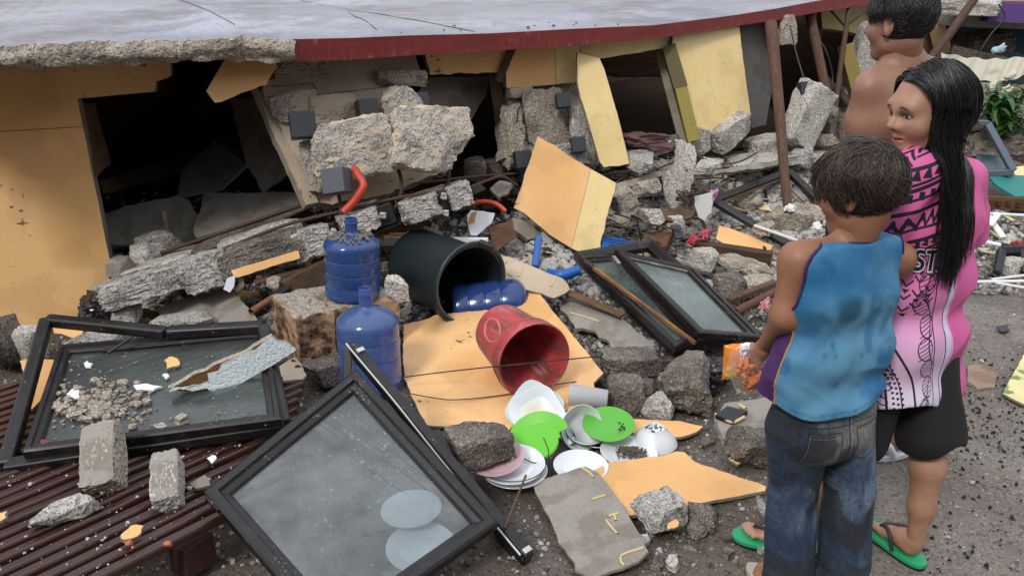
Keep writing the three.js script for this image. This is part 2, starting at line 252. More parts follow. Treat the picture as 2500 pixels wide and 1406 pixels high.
// ================================================================ the collapsed house
const house = thing('collapsed_house', 'collapsed concrete house its wet roof slab edged in dark red', 'house', V(0, 0, -5));
const lineAt = (tab, x) => { let i = 0; while (i < tab.length - 2 && x > tab[i + 1][0]) i++; const [a, b] = [tab[i], tab[i + 1]], t = (x - a[0]) / (b[0] - a[0]); return lerp(a[1], b[1], t); };
const EDGE_TOP = [[-500, 140], [0, 117], [110, 108], [200, 101], [330, 100], [440, 99], [576, 88], [722, 95], [860, 92], [1000, 86], [1200, 81], [1400, 70], [1600, 61], [1800, 36], [1900, 20], [2000, 1], [2118, -16], [2260, -36]];
const EDGE_LOW = [[-500, 205], [0, 174], [128, 166], [288, 157], [416, 152], [544, 146], [722, 150], [860, 145], [1000, 135], [1240, 121], [1400, 112], [1600, 94], [1800, 63], [1900, 49], [2000, 29], [2118, 12], [2260, -8]];
const EDGE_D = [[-500, 3.2], [0, 3.75], [722, 4.22], [1250, 5.0], [1640, 5.7], [1900, 6.4], [2118, 7.1], [2260, 7.6]];
{
  const NX = 230, NZ = 70, back = V(-7, 0.42, -16), top = [], low = [];
  for (let i = 0; i <= NX; i++) {
    const px = lerp(-500, 2260, i / NX), D = lineAt(EDGE_D, px); let a = wd(px, lineAt(EDGE_TOP, px), D), b = wd(px, lineAt(EDGE_LOW, px), D);
    if (px < 724) { const e = 0.035 * fbm3(px * 0.02, 3, 1, 4) + 0.012 * n3(px * 0.12, 8, 2); a.z -= e - 0.01; a.y += 0.4 * e; b.y += 0.35 * e; }
    top.push(a); low.push(b);
  }
  const pos = [], uv = [], idx = [];
  for (let j = 0; j <= NZ; j++) for (let i = 0; i <= NX; i++) { // top face with the slight sag of a broken slab
    const t = Math.pow(j / NZ, 1.9), q = top[i].clone().addScaledVector(back, t), f = Math.min(1, t * 14);
    q.y += f * (0.012 * fbm3(q.x * 0.5 + 4, q.z * 0.4, 2, 3));
    pos.push(q.x, q.y, q.z); uv.push(q.x, -q.z);
  }
  const surfY = (x, z, px, fr) => { let best = 9, y = 1.43; for (let k = 0; k < pos.length; k += 3) { const d = (pos[k] - x) ** 2 + (pos[k + 2] - z) ** 2; if (d < best) { best = d; y = pos[k + 1]; } } return y + .001; };
  const W = NX + 1; for (let j = 0; j < NZ; j++) for (let i = 0; i < NX; i++) { const a = j * W + i; idx.push(a, a + 1, a + W, a + 1, a + W + 1, a + W); }
  const g = new THREE.BufferGeometry(); g.setAttribute('position', new THREE.Float32BufferAttribute(pos, 3)); g.setAttribute('uv', new THREE.Float32BufferAttribute(uv, 2)); g.setIndex(idx); g.computeVertexNormals();
  const map = dataTex(1024, (u, v) => { const a = pf(u, v, 4, 301, 5), st = pf2(u, v, 16, 4, 304, 5), b = sstep(0.80, 0.9, pn(u * 110, v * 110, 110, 307)) * sstep(0.36, 0.6, pf(u, v, 5, 309, 4)), red = sstep(0.5, 0.66, pf(u, v, 4, 311, 5)) * sstep(.35, .6, pf(u, v, 30, 313, 3));
    let c = mix(rgb(158, 160, 174), rgb(118, 116, 132), sstep(.3, .7, a)); c = mix(c, rgb(104, 70, 66), red * 0.7); c = mix(c, rgb(70, 62, 74), sstep(0.5, 0.7, st) * 0.4); c = mix(c, rgb(70, 66, 76), sstep(.6, .85, pn(u * 200, v * 200, 200, 341)) * .45); return mix(c, rgb(40, 34, 34), b * 0.9); }, { rep: 3.2 });
  const rough = grey(512, (u, v) => { const st = pf(u, v, 24, 304, 4), a = pf(u, v, 3, 321, 4); return 0.22 + 0.42 * sstep(0.35, 0.7, a * 0.7 + st * 0.3); }, 3.2);
  const bump = grey(512, (u, v) => 0.6 * pf(u, v, 40, 331, 4) + 0.4 * pf(u, v, 6, 333, 3), 1.6);
  const slab = add(house, 'roof_slab', g, phy({ map, roughnessMap: rough, roughness: 1, bumpMap: bump, bumpScale: 0.004, clearcoat: 0.55, clearcoatRoughness: 0.22 }));
  slab.userData.label = 'wet pale roof slab streaked with dirt';
  for (const l of [[[300, -14], [345, 4], [430, 30], [520, 58], [585, 82]], [[560, -4], [700, 20], [800, 34], [1000, 54], [1190, 78]], [[850, 44], [895, 62], [925, 80]]]) { const q = []; for (let k = 0; k < l.length - 1; k++) for (let m = 0; m < 6; m++) { const f = m / 6, px = lerp(l[k][0], l[k + 1][0], f), py = lerp(l[k][1], l[k + 1][1], f) + 1.2 * n3(px * .06, 3, 1), r = ray(px, py), h = 1.424 + .012 * fbm3(0, 0, 2, 1), D0 = lineAt(EDGE_D, px); let t = (h - EYE) / Math.min(-.004, r.y); let D = clamp(-r.z * t, D0 + .05, 16); const X = r.x * D / -r.z, fr = clamp((D - D0) / 16, 0, 1); q.push(V(X, surfY(X, -D, px, fr), -D)); } add(slab, 'crack', tubeGeo(q, .0022, 5, q.length * 2), M.concDark); }
  const strip = (A, B, uvS = 1) => { const p = [], q = [], t = []; let L = 0; A.forEach((a, i) => { if (i) L += a.distanceTo(A[i - 1]); p.push(a.x, a.y, a.z, B[i].x, B[i].y, B[i].z); q.push(L * uvS, a.distanceTo(B[i]), L * uvS, 0); if (i) { const k = i * 2; t.push(k - 2, k - 1, k, k, k - 1, k + 1); } });
    const s = new THREE.BufferGeometry(); s.setAttribute('position', new THREE.Float32BufferAttribute(p, 3)); s.setAttribute('uv', new THREE.Float32BufferAttribute(q, 2)); s.setIndex(t); s.computeVertexNormals(); return s; };
  const k0 = Math.round((722 + 500) / 2760 * NX);
  { // broken bare edge: rough concrete with undercut ledge
    const A = top.slice(0, k0 + 1), B = low.slice(0, k0 + 1), R = 14, p = [], q = [], t = [];
    const S = 3, n = A.length; const at = (arr, i) => { const a = Math.floor(i), b = Math.min(arr.length - 1, a + 1); return arr[a].clone().lerp(arr[b], i - a); };
    const NN = (n - 1) * S; for (let i = 0; i <= NN; i++) for (let r = 0; r <= R; r++) { const f = r / R, v = at(A, i / S).lerp(at(B, i / S), f), w = Math.sin(f * Math.PI);
      const e = w * (0.03 + 0.05 * fbm3(v.x * 5, v.y * 9, 2, 4)) - sstep(0.72, 1, f) * 0.05 * (0.6 + n3(v.x * 7, 2, 2)); v.z += e; v.y += 0.012 * n3(v.x * 14, f * 6, 1) * (r ? 1 : 0); p.push(v.x, v.y, v.z); q.push(v.x, v.y); }
    for (let i = 0; i < NN; i++) for (let r = 0; r < R; r++) { const a = i * (R + 1) + r, b = a + R + 1; t.push(a, a + 1, b, b, a + 1, b + 1); }
    const s = new THREE.BufferGeometry(); s.setAttribute('position', new THREE.Float32BufferAttribute(p, 3)); s.setAttribute('uv', new THREE.Float32BufferAttribute(q, 2)); s.setIndex(t); s.computeVertexNormals();
    add(slab, 'broken_edge', s, M.concWarm);
  }
  { // painted fascia, 15 mm proud, with a small lip
    const f = V(-0.012, 0, 0.02), A = top.slice(k0).map((p) => p.clone().add(f)), B = low.slice(k0).map((p) => p.clone().add(f)), A0 = top.slice(k0), B0 = low.slice(k0).map((p) => p.clone().addScaledVector(f, -3));
    const red = dataTex(512, (u, v) => { const s = pn2(u * 128, v * 3, 128, 3, 401), m = pn2(u * 90, v * 9, 90, 9, 406), w = sstep(0.45, 0.7, pf2(u, v, 8, 4, 403, 3)), a = pf(u, v, 8, 405, 4); let c = mix(rgb(130, 42, 40), rgb(98, 30, 30), a); return mix(c, rgb(176, 112, 106), sstep(0.58, 0.85, s) * (0.3 + 0.7 * w) * (0.4 + 0.6 * m) * 0.6); }, { rep: 1.0 });
    red.repeat.set(1 / 1.3, 1 / 0.15);
    const body = [strip(A, B), strip(A0, A), strip(B, B0)]; const e = [0, A.length - 1].map((i) => strip([A0[i], A[i]], [B0[i], B[i]])); add(slab, 'red_fascia', mergeGeometries([...body, ...e]), std({ map: red, roughness: 0.6 }));
  }
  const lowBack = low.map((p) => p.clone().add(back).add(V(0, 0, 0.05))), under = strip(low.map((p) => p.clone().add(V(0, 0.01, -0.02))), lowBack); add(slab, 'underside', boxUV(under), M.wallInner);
  { const g2 = new THREE.PlaneGeometry(1, 1, 90, 60), p = g2.attributes.position; for (let i = 0; i < p.count; i++) { const u = p.getX(i) + .5, v = p.getY(i) + .5, px = lerp(-420, 2150, u), q = wd(px, 300, lineAt(EDGE_D, px) + .55 + 5.6 * v * v); p.setXYZ(i, q.x, gh(q.x, q.z) + .018, q.z); } g2.computeVertexNormals(); add(house, 'floor', boxUV(g2), M.wallInner); }  // dark floor sheet added over the heaped ground to darken the room
  // dark rooms behind: walls under the slab
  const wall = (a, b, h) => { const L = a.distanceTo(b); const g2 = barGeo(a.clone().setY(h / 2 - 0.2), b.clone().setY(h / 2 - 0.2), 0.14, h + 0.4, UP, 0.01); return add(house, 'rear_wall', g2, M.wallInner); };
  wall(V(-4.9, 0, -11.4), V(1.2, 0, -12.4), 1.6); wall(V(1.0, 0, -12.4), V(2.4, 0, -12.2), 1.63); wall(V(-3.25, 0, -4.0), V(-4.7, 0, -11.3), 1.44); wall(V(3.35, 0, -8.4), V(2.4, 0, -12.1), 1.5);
}
// ---------------- walls still standing under the slab
const PLANE_L = plane3(wd(0, 175, 4.2), wd(415, 165, 4.42), wd(100, 790, 4.1));
board('painted_wall', '', '', [[-420, 190, 0], [0, 160, 0], [415, 140, 0], [417, 183], [408, 190], [380, 200], [378, 224, 0.001], [188, 241, 0.001], [272, 660, 0.008], [265, 690], [235, 712], [222, 770], [196, 800], [184, 830], [130, 802], [60, 798], [0, 790], [-420, 800]], PLANE_L, 0.11, [M.ochre, M.edge], { parent: house, label: 'ochre wall with a doorway corner broken out', seed: 2 });
{ // the faint board joint across the wall is a real groove lip
  const a = onPlane(-300, 338, PLANE_L), b = onPlane(204, 309, PLANE_L); a.addScaledVector(PLANE_L.n, 0.0012); b.addScaledVector(PLANE_L.n, 0.0012); add(house, 'wall_joint', barGeo(a, b, 0.003, 0.003, PLANE_L.n, 0.0008), std({ color: C(0.2, 0.1, 0.05) }));
}
const PLANE_P = plane3(wd(700, 150, 4.66), wd(1010, 150, 4.92), wd(770, 495, 4.34));
board('plaster_pier', '', '', [[640, 215], [655, 195], [690, 130, 0], [1010, 125, 0], [1028, 178], [1002, 205], [1005, 240], [1045, 262], [1102, 300], [1105, 412], [1065, 428], [955, 472], [775, 497], [735, 430], [690, 330]], PLANE_P, 0.14, [M.beige, M.concWarm], { parent: house, label: 'beige plastered pier leaning outwards, its face broken open', seed: 5, jag: 0.012 });
{
  const P2 = plane3(wd(640, 215, 4.6), wd(655, 215, 4.62), wd(760, 497, 4.28));
  board('plaster_strip', '', '', [[618, 212, 0.002], [650, 222, 0.002], [778, 494, 0.004], [746, 501, 0.004]], P2, 0.05, [M.beige, M.edge], { parent: house, seed: 6 });
  const lum = [[858, 366, 4.36, .41, .29, .2, 11, M.concPale], [1042, 342, 4.42, .40, .33, .22, 12, M.concPale], [766, 400, 4.38, .12, .27, .12, 13, M.conc], [715, 262, 4.52, .24, .18, .06, 14, M.concWarm], [815, 268, 4.56, .26, .16, .05, 15, M.concWarm], [985, 262, 4.66, .22, .20, .05, 16, M.conc], [735, 172, 4.68, .26, .13, .06, 17, M.concWarm], [980, 190, 4.80, .26, .08, .05, 18, M.concWarm], [905, 310, 4.5, .24, .10, .05, 19, M.concPale]];
  for (const [x, y, D, sx, sy, sz, s, m] of lum) { const g = place(rockGeo(sx, sy, sz, s, { rough: 0.085, boxy: 0.12, cuts: 8, detail: 14 }), wd(x, y, D), -0.15, 0.35, 0.05 + 0.1 * Math.sin(s * 3)); plastered(g, V(-0.1, 0.95, 0.42), 0.55); add(house, 'broken_plaster', g, [m, M.beige]); }
}
// thin cracks and courses of the pier are strips of mortar standing out of the plaster
for (const [a, b] of [[[660, 212], [765, 203]], [[765, 203], [775, 232]], [[775, 232], [1000, 205]], [[650, 238], [770, 232]]]) { const p = onPlane(...a, PLANE_P), q = onPlane(...b, PLANE_P); add(house, 'mortar_joint', barGeo(p.addScaledVector(PLANE_P.n, 0.003), q.addScaledVector(PLANE_P.n, 0.003), 0.008, 0.006, PLANE_P.n, 0.002), M.concWarm); }
const PLANE_M = plane3(wd(1037, 140, 5.0), wd(1640, 110, 5.86), wd(1400, 300, 5.46));
board('painted_wall', '', '', [[1035, 118, 0], [1254, 108, 0], [1238, 140, 0.003], [1215, 178], [1110, 179], [1050, 183]], PLANE_M, 0.05, [M.ochre, M.edge], { parent: house, label: 'ochre strip of wall below the red roof edge', seed: 7 });
board('painted_wall', '', '', [[1264, 108, 0], [1357, 104, 0], [1357, 206, 0.002], [1237, 215, 0.002], [1235, 178, 0.002]], PLANE_M, 0.05, [M.ochre, M.edge], { parent: house, seed: 8 });
board('painted_wall', '', '', [[1357, 104, 0], [1416, 101, 0], [1414, 199, 0.003], [1357, 206, 0.002]], PLANE_M, 0.05, [M.yellow, M.edge], { parent: house, seed: 9 });
board('painted_lintel', '', '', [[1416, 100, 0], [1643, 76, 0], [1638, 105, 0.002], [1625, 118, 0.002], [1465, 143, 0.002], [1416, 128, 0]], PLANE_M, 0.05, [M.yellow, M.edge], { parent: house, seed: 10 });
{
  const P = plane3(wd(1410, 127, 5.4), wd(1464, 143, 5.44), wd(1500, 405, 5.25));
  board('painted_strip', '', '', [[1409, 127, 0.001], [1464, 142, 0.001], [1475, 168, 0.001], [1502, 265, 0.002], [1537, 400, 0.004], [1475, 409], [1464, 395, 0.002], [1416, 240, 0.002], [1409, 200, 0.002]], P, 0.02, [M.yellow, M.edge], { parent: house, label: 'yellow strip of wall bent out beside the black doorway', seed: 11, bend: 0.012 });
  for (const [x, y, D, s] of [[1565, 342, 5.55, 1], [1610, 352, 5.6, 2]]) add(house, 'door_rubbish', place(rockGeo(0.3, 0.10, 0.2, 40 + s, { rough: 0.25, detail: 6 }), wd(x, y, D)), s === 1 ? std({ color: C(0.12, 0.06, 0.06) }) : M.concWet);
}
const PLANE_R = plane3(wd(1643, 90, 5.84), wd(1805, 66, 6.2), wd(1740, 330, 5.82));
board('painted_wall', '', '', [[1642, 74, 0], [1804, 48, 0], [1809, 100, 0.003], [1834, 284], [1795, 298], [1740, 334], [1708, 312], [1690, 312, 0.004], [1680, 280, 0.003], [1660, 200, 0.003], [1641, 120, 0.002]], PLANE_R, 0.06, [M.yellow, M.edge], { parent: house, label: 'yellow wall panel snapped off along its foot', seed: 13, bend: 0.01 });
{
  const P = plane3(wd(1810, 70, 6.3), wd(1870, 60, 6.55), wd(1850, 300, 6.2));
  board('grey_panel', '', '', [[1806, 45, 0], [1870, 38, 0], [1891, 190, 0.003], [1871, 305, 0.003], [1836, 313, 0.003], [1812, 120, 0.003]], P, 0.03, std({ map: T.board, color: C(0.36, 0.37, 0.39) }), { parent: house, seed: 14 });
  const S = plane3(wd(1237, 215, 5.32), wd(1410, 205, 5.56), wd(1350, 390, 5.28));
  board('concrete_pier', '', '', [[1238, 208, 0.002], [1414, 200, 0.002], [1474, 392], [1440, 410], [1300, 402], [1232, 385], [1228, 300], [1240, 250]], S, 0.12, [M.concWarm, M.conc], { parent: house, label: 'rough speckled concrete pier stripped of its plaster', seed: 15, jag: 0.015 });
  for (const [x, y, D, sx, sy, sz, s, m] of [[1250, 330, 5.2, .13, .36, .13, 21, M.concWarm], [1330, 290, 5.34, .32, .34, .08, 22, M.concWarm], [1420, 330, 5.36, .15, .36, .05, 23, M.concPale], [1370, 380, 5.22, .30, .14, .1, 24, M.conc], [1270, 225, 5.3, .16, .06, .05, 25, M.beige]]) add(house, 'broken_plaster', place(rockGeo(sx, sy, sz, s, { rough: 0.12, boxy: 0.5, detail: 11 }), wd(x, y, D), -0.1, 0.5, 0.1), m);
  // jamb beside the doorway
  add(house, 'door_jamb', barGeo(wd(1606, 118, 5.92), wd(1668, 352, 5.68), 0.05, 0.04, V(0, 0, 1)), M.edge);
  add(house, 'door_jamb', barGeo(wd(1632, 112, 5.80), wd(1662, 215, 5.72), 0.09, 0.06, V(0, 0, 1)), std({ color: C(0.11, 0.09, 0.03), roughness: 0.7 }));
  add(house, 'door_jamb', barGeo(wd(1662, 215, 5.72), wd(1694, 345, 5.62), 0.08, 0.06, V(0, 0, 1)), std({ color: C(0.27, 0.22, 0.04), roughness: 0.6 })).userData.label = 'olive yellow door post';
}
// grey board hanging into the dark gap
board('hanging_board', 'dark grey board hanging askew in the gap left of the speckled pier', 'board', [[1052, 188, 0.002], [1196, 186, 0.002], [1188, 232], [1112, 346, 0.002], [1100, 300], [1012, 240]], plane3(wd(1060, 185, 5.35), wd(1195, 190, 5.55), wd(1110, 345, 5.2)), 0.012, M.board, { seed: 16 });
board('hanging_board', 'ochre fragment of wall board dangling by itself over the dark room', 'board', [[550, 136, 0], [668, 132, 0], [677, 165], [650, 208], [523, 251, 0.003], [502, 222, 0.002]], plane3(wd(550, 145, 4.3), wd(668, 145, 4.34), wd(523, 251, 4.24)), 0.01, [M.ochre, M.edge], { seed: 17 });
{ // timber stub seen through the gap between the two ochre pieces
  add(house, 'timber_stud', barGeo(wd(1252, 118, 5.25), wd(1215, 200, 5.2), 0.04, 0.04, V(0, 0, 1)), M.timber);
  add(house, 'timber_stud', barGeo(wd(1205, 170, 5.35), wd(1232, 360, 5.3), 0.07, 0.05, V(0, 0, 1)), M.timber);
}
// black foam boxes cast into the piers
for (const [x, y, D, s, t, lab] of [[738, 306, 4.32, 0.125, 0.3, 'black box knocked loose at the corner of the beige pier'], [895, 268, 4.55, 0.10, 0.45, 'black box set in the middle of the beige pier'], [1024, 252, 4.72, 0.10, 0.25, 'black box half buried near the top edge of the beige pier'], [822, 442, 4.2, 0.12, -0.25, 'blue grey box below the hanging lumps beside the red pipe'], [1374, 246, 5.28, 0.085, 0.15, 'black box set in the upper part of the speckled pier'], [1411, 354, 5.2, 0.09, 0.1, 'dark box set low in the speckled pier'], [1276, 390, 5.02, 0.10, 0.2, 'dark box at the foot of the speckled pier'], [1966, 216, 6.0, 0.085, 0.1, 'dark box dangling on a wire between the two brown poles']]) {
  const g = boxUV(new RoundedBoxGeometry(s, s * 1.05, s * 0.9, 2, 0.006)); place(g, wd(x, y, D), -0.3, t, 0.12); solo('black_box', lab, 'box', g, s === 0.12 ? std({ color: C(0.09, 0.1, 0.12), roughness: 0.6 }) : M.blackBox);
}
// ---------------- inside the dark room: fallen boards and rubble
for (const [pts, pl, mat, lab] of [
  [[[245, 520], [430, 476], [455, 485], [490, 545], [470, 590], [250, 600]], [wd(250, 520, 4.9), wd(450, 480, 5.1), wd(300, 600, 4.7)], M.board, 'dusty grey slab lying just inside the doorway'],
  [[[440, 420], [520, 345], [605, 400], [540, 460], [430, 480]], [wd(440, 420, 5.6), wd(520, 345, 5.9), wd(540, 460, 5.4)], M.board, 'brown board tilted deep inside the dark room'],
  [[[200, 250], [230, 250], [270, 395], [238, 430]], [wd(200, 250, 4.4), wd(230, 250, 4.6), wd(250, 420, 4.4)], M.timber, 'dark door leaf hanging inside the ochre wall'],
  [[[560, 240], [690, 230], [735, 400], [640, 470], [600, 400]], [wd(560, 240, 5.6), wd(690, 230, 5.4), wd(640, 470, 5.1)], M.board, 'dark panel standing in the back of the room'],
  [[[240, 440], [560, 350], [585, 372], [250, 470]], [wd(240, 440, 5.4), wd(560, 350, 6.2), wd(250, 470, 5.3)], M.timber, 'dim plank lying across the room floor'],
  [[[500, 470], [735, 470], [735, 500], [480, 580], [470, 560]], [wd(500, 480, 5.0), wd(735, 470, 4.9), wd(480, 580, 4.6)], M.board, 'grey plank sloping down behind the fallen beam'],
]) board('fallen_board', lab, 'board', pts, plane3(...pl), 0.02, mat, { seed: pts[0][0] });

// ================================================================ the fallen beam and what lies round it
function wg(px, py, off = 0) { // where a pixel's ray meets the ground, or the height off above it
  const r = ray(px, py); let t = 1.2; for (let i = 0; i < 4000; i++) { const x = r.x * t, y = EYE + r.y * t, z = r.z * t; if (y < gh(x, z) + off) break; t += 0.004; }
  return V(r.x * t, EYE + r.y * t, r.z * t);
}
const flat3 = (a, b, c) => plane3(wh(...a), wh(...b), wh(...c));
{
  const beam = thing('broken_beam', 'broken concrete beam fallen slantwise from the ochre wall up to the beige pier', 'beam', wh(300, 725, 0.15));
  const bl = (x, y, D, L, h, d, s, m, o = {}) => { const g = place(rockGeo(L, h, d, s, { rough: 0.09, boxy: 0.8, cuts: 5, detail: 11 }), wd(x, y, D), o.rx ?? -0.15, 0.28, o.rz ?? 0.27); if (o.pl) plastered(g, V(0, 0.2, 1), 0.75); add(beam, 'concrete_block', g, o.pl ? [m, M.board] : m); };
  bl(345, 698, 3.98, .42, .13, .2, 31, M.conc); bl(500, 660, 4.04, .25, .17, .2, 32, M.conc); bl(632, 618, 4.1, .42, .14, .17, 33, M.concWet); bl(762, 588, 4.18, .20, .15, .17, 34, M.conc);
  bl(876, 538, 4.24, .20, .11, .16, 35, M.conc); bl(1022, 507, 4.34, .21, .12, .16, 36, M.conc); bl(1118, 476, 4.42, .13, .13, .16, 37, M.conc); bl(385, 655, 4.12, .34, .08, .2, 38, M.concPale); bl(880, 512, 4.34, .20, .06, .1, 39, M.conc); bl(1040, 476, 4.46, .24, .05, .12, 30, M.concPale);
  const P = plane3(wd(535, 640, 4.0), wd(730, 575, 4.1), wd(560, 690, 4.0));
  add(beam, 'mortar_face', boardGeo([[538, 632, .004], [728, 574], [732, 610, .003], [566, 664, .003], [545, 690]], P, 0.02, { seed: 3 }), M.board);
  for (let i = 0; i < 6; i++) { const x = 575 + i * 27, y = 628 - i * 8.2; add(beam, 'binding_wire', tubeGeo([onPlane(x, y - 22, P), onPlane(x + 3, y + 6, P), onPlane(x + 1, y + 26, P)].map((p) => p.addScaledVector(P.n, 0.004)), 0.0022, 5), M.wire); }
  add(beam, 'ochre_strip', boardGeo([[562, 660, .002], [728, 611, .002], [733, 630, .002], [572, 680, .002]], plane3(wd(562, 660, 3.96), wd(728, 611, 4.06), wd(572, 680, 3.95)), 0.012, { seed: 4 }), [M.ochre, M.edge]);
  for (const [x, y, D, s] of [[800, 572, 4.2, .1], [938, 524, 4.3, .1], [1078, 490, 4.38, .085], [452, 672, 4.0, .08]]) add(beam, 'black_spacer', place(boxUV(new RoundedBoxGeometry(s, s * 1.1, s, 2, .006)), wd(x, y, D), -.2, .2, .3), M.black);
  for (const [x, y, D] of [[789, 572, 4.12], [813, 565, 4.13], [934, 526, 4.22], [1083, 478, 4.3], [1088, 520, 4.3]]) add(beam, 'foam_plug', place(rockGeo(.035, .035, .02, x, { rough: .05, detail: 3 }), wd(x, y, D)), M.concPale);
  add(beam, 'steel_strip', barGeo(wd(270, 740, 4.0), wd(840, 592, 4.18), 0.06, 0.012, V(0, 1, 0.4)), M.black); add(beam, 'steel_strip', barGeo(wd(840, 592, 4.18), wd(1180, 456, 4.5), 0.06, 0.012, V(0, 1, 0.4)), M.black);
  add(beam, 'rebar', tubeGeo([wd(300, 715, 4.1), wd(500, 628, 4.16), wd(700, 548, 4.22), wd(850, 512, 4.26), wd(985, 480, 4.34), wd(1150, 457, 4.42)], 0.009), M.rebar);
  add(beam, 'rebar', tubeGeo([wd(330, 640, 4.3), wd(560, 560, 4.4), wd(740, 500, 4.5), wd(860, 470, 4.6)], 0.010), M.rebar);
  add(beam, 'steel_strip', barGeo(wd(350, 665, 4.22), wd(790, 480, 4.55), 0.08, 0.012, V(0, 1, 0.5)), M.concDark);
}
// rods, pipes and cables
const run = (name, label, cat, list, r, mat, group) => solo(name, label, cat, tubeGeo(list.map((p) => wd(...p)), r), mat, group);
run('red_pipe', 'bent red plastic pipe hanging below the lumps of the beige pier', 'pipe', [[856, 392, 4.34], [872, 425, 4.24], [887, 452, 4.2], [866, 488, 4.18], [838, 518, 4.16]], 0.021, std({ color: C(0.52, 0.06, 0.035), roughness: 0.45 }));
run('red_pipe', 'short orange red conduit lying across scraps behind the drum', 'pipe', [[1140, 500, 4.7], [1185, 492, 4.7], [1215, 500, 4.7], [1234, 516, 4.68]], 0.014, std({ color: C(0.6, 0.09, 0.03), roughness: 0.5 }));
run('rebar_hook', 'grey rebar hook under the left lump of the beige pier', 'rebar', [[955, 385, 4.44], [976, 425, 4.4], [979, 470, 4.38], [958, 520, 4.32]], 0.010, M.rebar);
run('rebar_hook', 'grey rebar hook under the outer lump of the beige pier', 'rebar', [[1080, 365, 4.5], [1094, 405, 4.46], [1092, 450, 4.44], [1076, 475, 4.42]], 0.010, M.rebar);
run('rebar_hook', 'short vertical rebar below the blue grey box', 'rebar', [[825, 470, 4.26], [831, 500, 4.24], [828, 560, 4.2]], 0.010, M.rebar);
run('rebar_rod', 'thin straight rod reaching from the beige pier towards the leaning ochre panel', 'rebar', [[1020, 447, 4.6], [1150, 432, 4.8], [1256, 424, 5.0]], 0.008, M.rebar);
run('rebar_rod', 'curved rod arching beside the leaning ochre panel', 'rebar', [[1148, 458, 4.5], [1190, 440, 4.62], [1225, 431, 4.7], [1262, 452, 4.8]], 0.009, M.rebar);
run('rebar_rod', 'hooked rebar in front of the speckled pier', 'rebar', [[1262, 300, 5.1], [1268, 262, 5.1], [1280, 258, 5.1]], 0.006, M.rebar);
// named lumps behind and below the beam
const G1 = 'lumps of concrete between the ochre wall and the beam';
rock('rough pale lump heaped highest inside the ochre doorway', wd(385, 592, 4.5), [.24, .13, .2], 51, M.concPale);
rock('flat pale slab resting on the beam beside the ochre wall', wd(430, 632, 4.3), [.36, .05, .25], 52, M.board, { boxy: .8, ry: .3, rz: .15 });
rock('pinkish lump under the flat slab by the ochre wall', wd(352, 625, 4.25), [.16, .11, .14], 53, M.concPale);
rock('small pale lump touching the broken edge of the ochre wall', wd(298, 650, 4.1), [.13, .10, .12], 54, M.board);
rock('long rough lump on the beam behind the binding wires', wd(640, 568, 4.35), [.45, .06, .15], 55, M.concPale, { ry: .3, rz: .28 });
rock('crumbly lump at the bend of the beam beside the wires', wd(705, 555, 4.3), [.14, .08, .1], 56, M.conc);
rock('grey lump at the foot of the ochre wall under the beam', wh(310, 768, .12), [.16, .11, .14], 57, M.conc);
rock('wide gritty lump in front of the beige board under the beam', wh(455, 790, .1), [.3, .10, .2], 58, M.conc);
rock('dusty lump under the round bent window bar', wh(250, 832, .1), [.28, .12, .2], 59, M.conc);
rock('pale wedge leaning by the foot of the ochre wall', wh(62, 840, .15), [.16, .16, .1], 60, M.concPale);
rock('dark lump at the very edge of the ochre wall foot', wh(12, 840, .15), [.16, .22, .18], 61, M.concDark);
rock('jagged lump on the cream block beside the upper blue bottle', wd(965, 702, 3.6), [.10, .11, .09], 62, M.concPale);
solo('plastic_bag', 'crumpled black plastic bag behind the foot of the ochre wall', 'bag', place(rockGeo(.22, .16, .18, 63, { rough: .14, detail: 9 }), wh(255, 748, .15)), phy({ color: C(.012, .013, .016), roughness: .22 }));
board('fallen_board', 'beige board lying under the beam beside the cream block', 'board', [[380, 752], [470, 722], [565, 700, .003], [628, 780, .003], [600, 800, .003], [420, 800]], flat3([380, 752, .1], [565, 700, .2], [600, 800, .12]), .014, [M.board, M.edge], { seed: 18 });
board('fallen_board', 'ochre scrap showing through the round bent window bar', 'board', [[125, 795, .003], [205, 800, .003], [195, 832], [130, 815]], flat3([125, 795, .15], [205, 800, .15], [195, 832, .1]), .012, [M.ochre, M.edge], { seed: 19 });
board('fallen_board', 'narrow ochre scrap inside the lower corner of the bent window bar', 'board', [[46, 880, .003], [88, 876, .003], [150, 880, .003], [128, 950, .003], [75, 1000]], flat3([46, 880, .26], [150, 880, .26], [75, 1000, .22]), .012, [M.ochre, M.edge], { seed: 20 });
solo('paper_scrap', 'white paper scrap stuck on the lower end of the ochre strip', 'paper', boardGeo([[552, 680], [572, 672], [570, 700], [560, 714], [544, 706]], plane3(wd(552, 680, 3.94), wd(572, 672, 3.94), wd(560, 714, 3.93)), .004, { seed: 21, jag: .003, bevel: 0 }), M.white);
{ // wooden handle in a black sleeve
  const t = thing('broken_tool', 'wooden tool handle in a black sleeve jammed under the beam', 'tool', wh(640, 745, .2));
  add(t, 'handle', tubeGeo([wd(612, 762, 3.72), wd(664, 728, 3.86)], .017, 10), std({ map: T.timber, color: C(1.9, 1.6, 1.2) })); add(t, 'sleeve', tubeGeo([wd(658, 732, 3.85), wd(702, 703, 3.97)], .026, 12), M.black); add(t, 'wooden_head', barGeo(wd(695, 708, 3.96), wd(800, 650, 4.15), .09, .05, V(0, 0, 1)), M.timber);
}
solo('wooden_plank', 'thin split plank above the tool handle under the beam', 'plank', barGeo(wd(620, 690, 3.98), wd(772, 652, 4.1), .05, .015), M.timber);
rock('brown lump stuck below the split plank', wd(668, 692, 3.98), [.08, .07, .06], 64, M.concWarm);
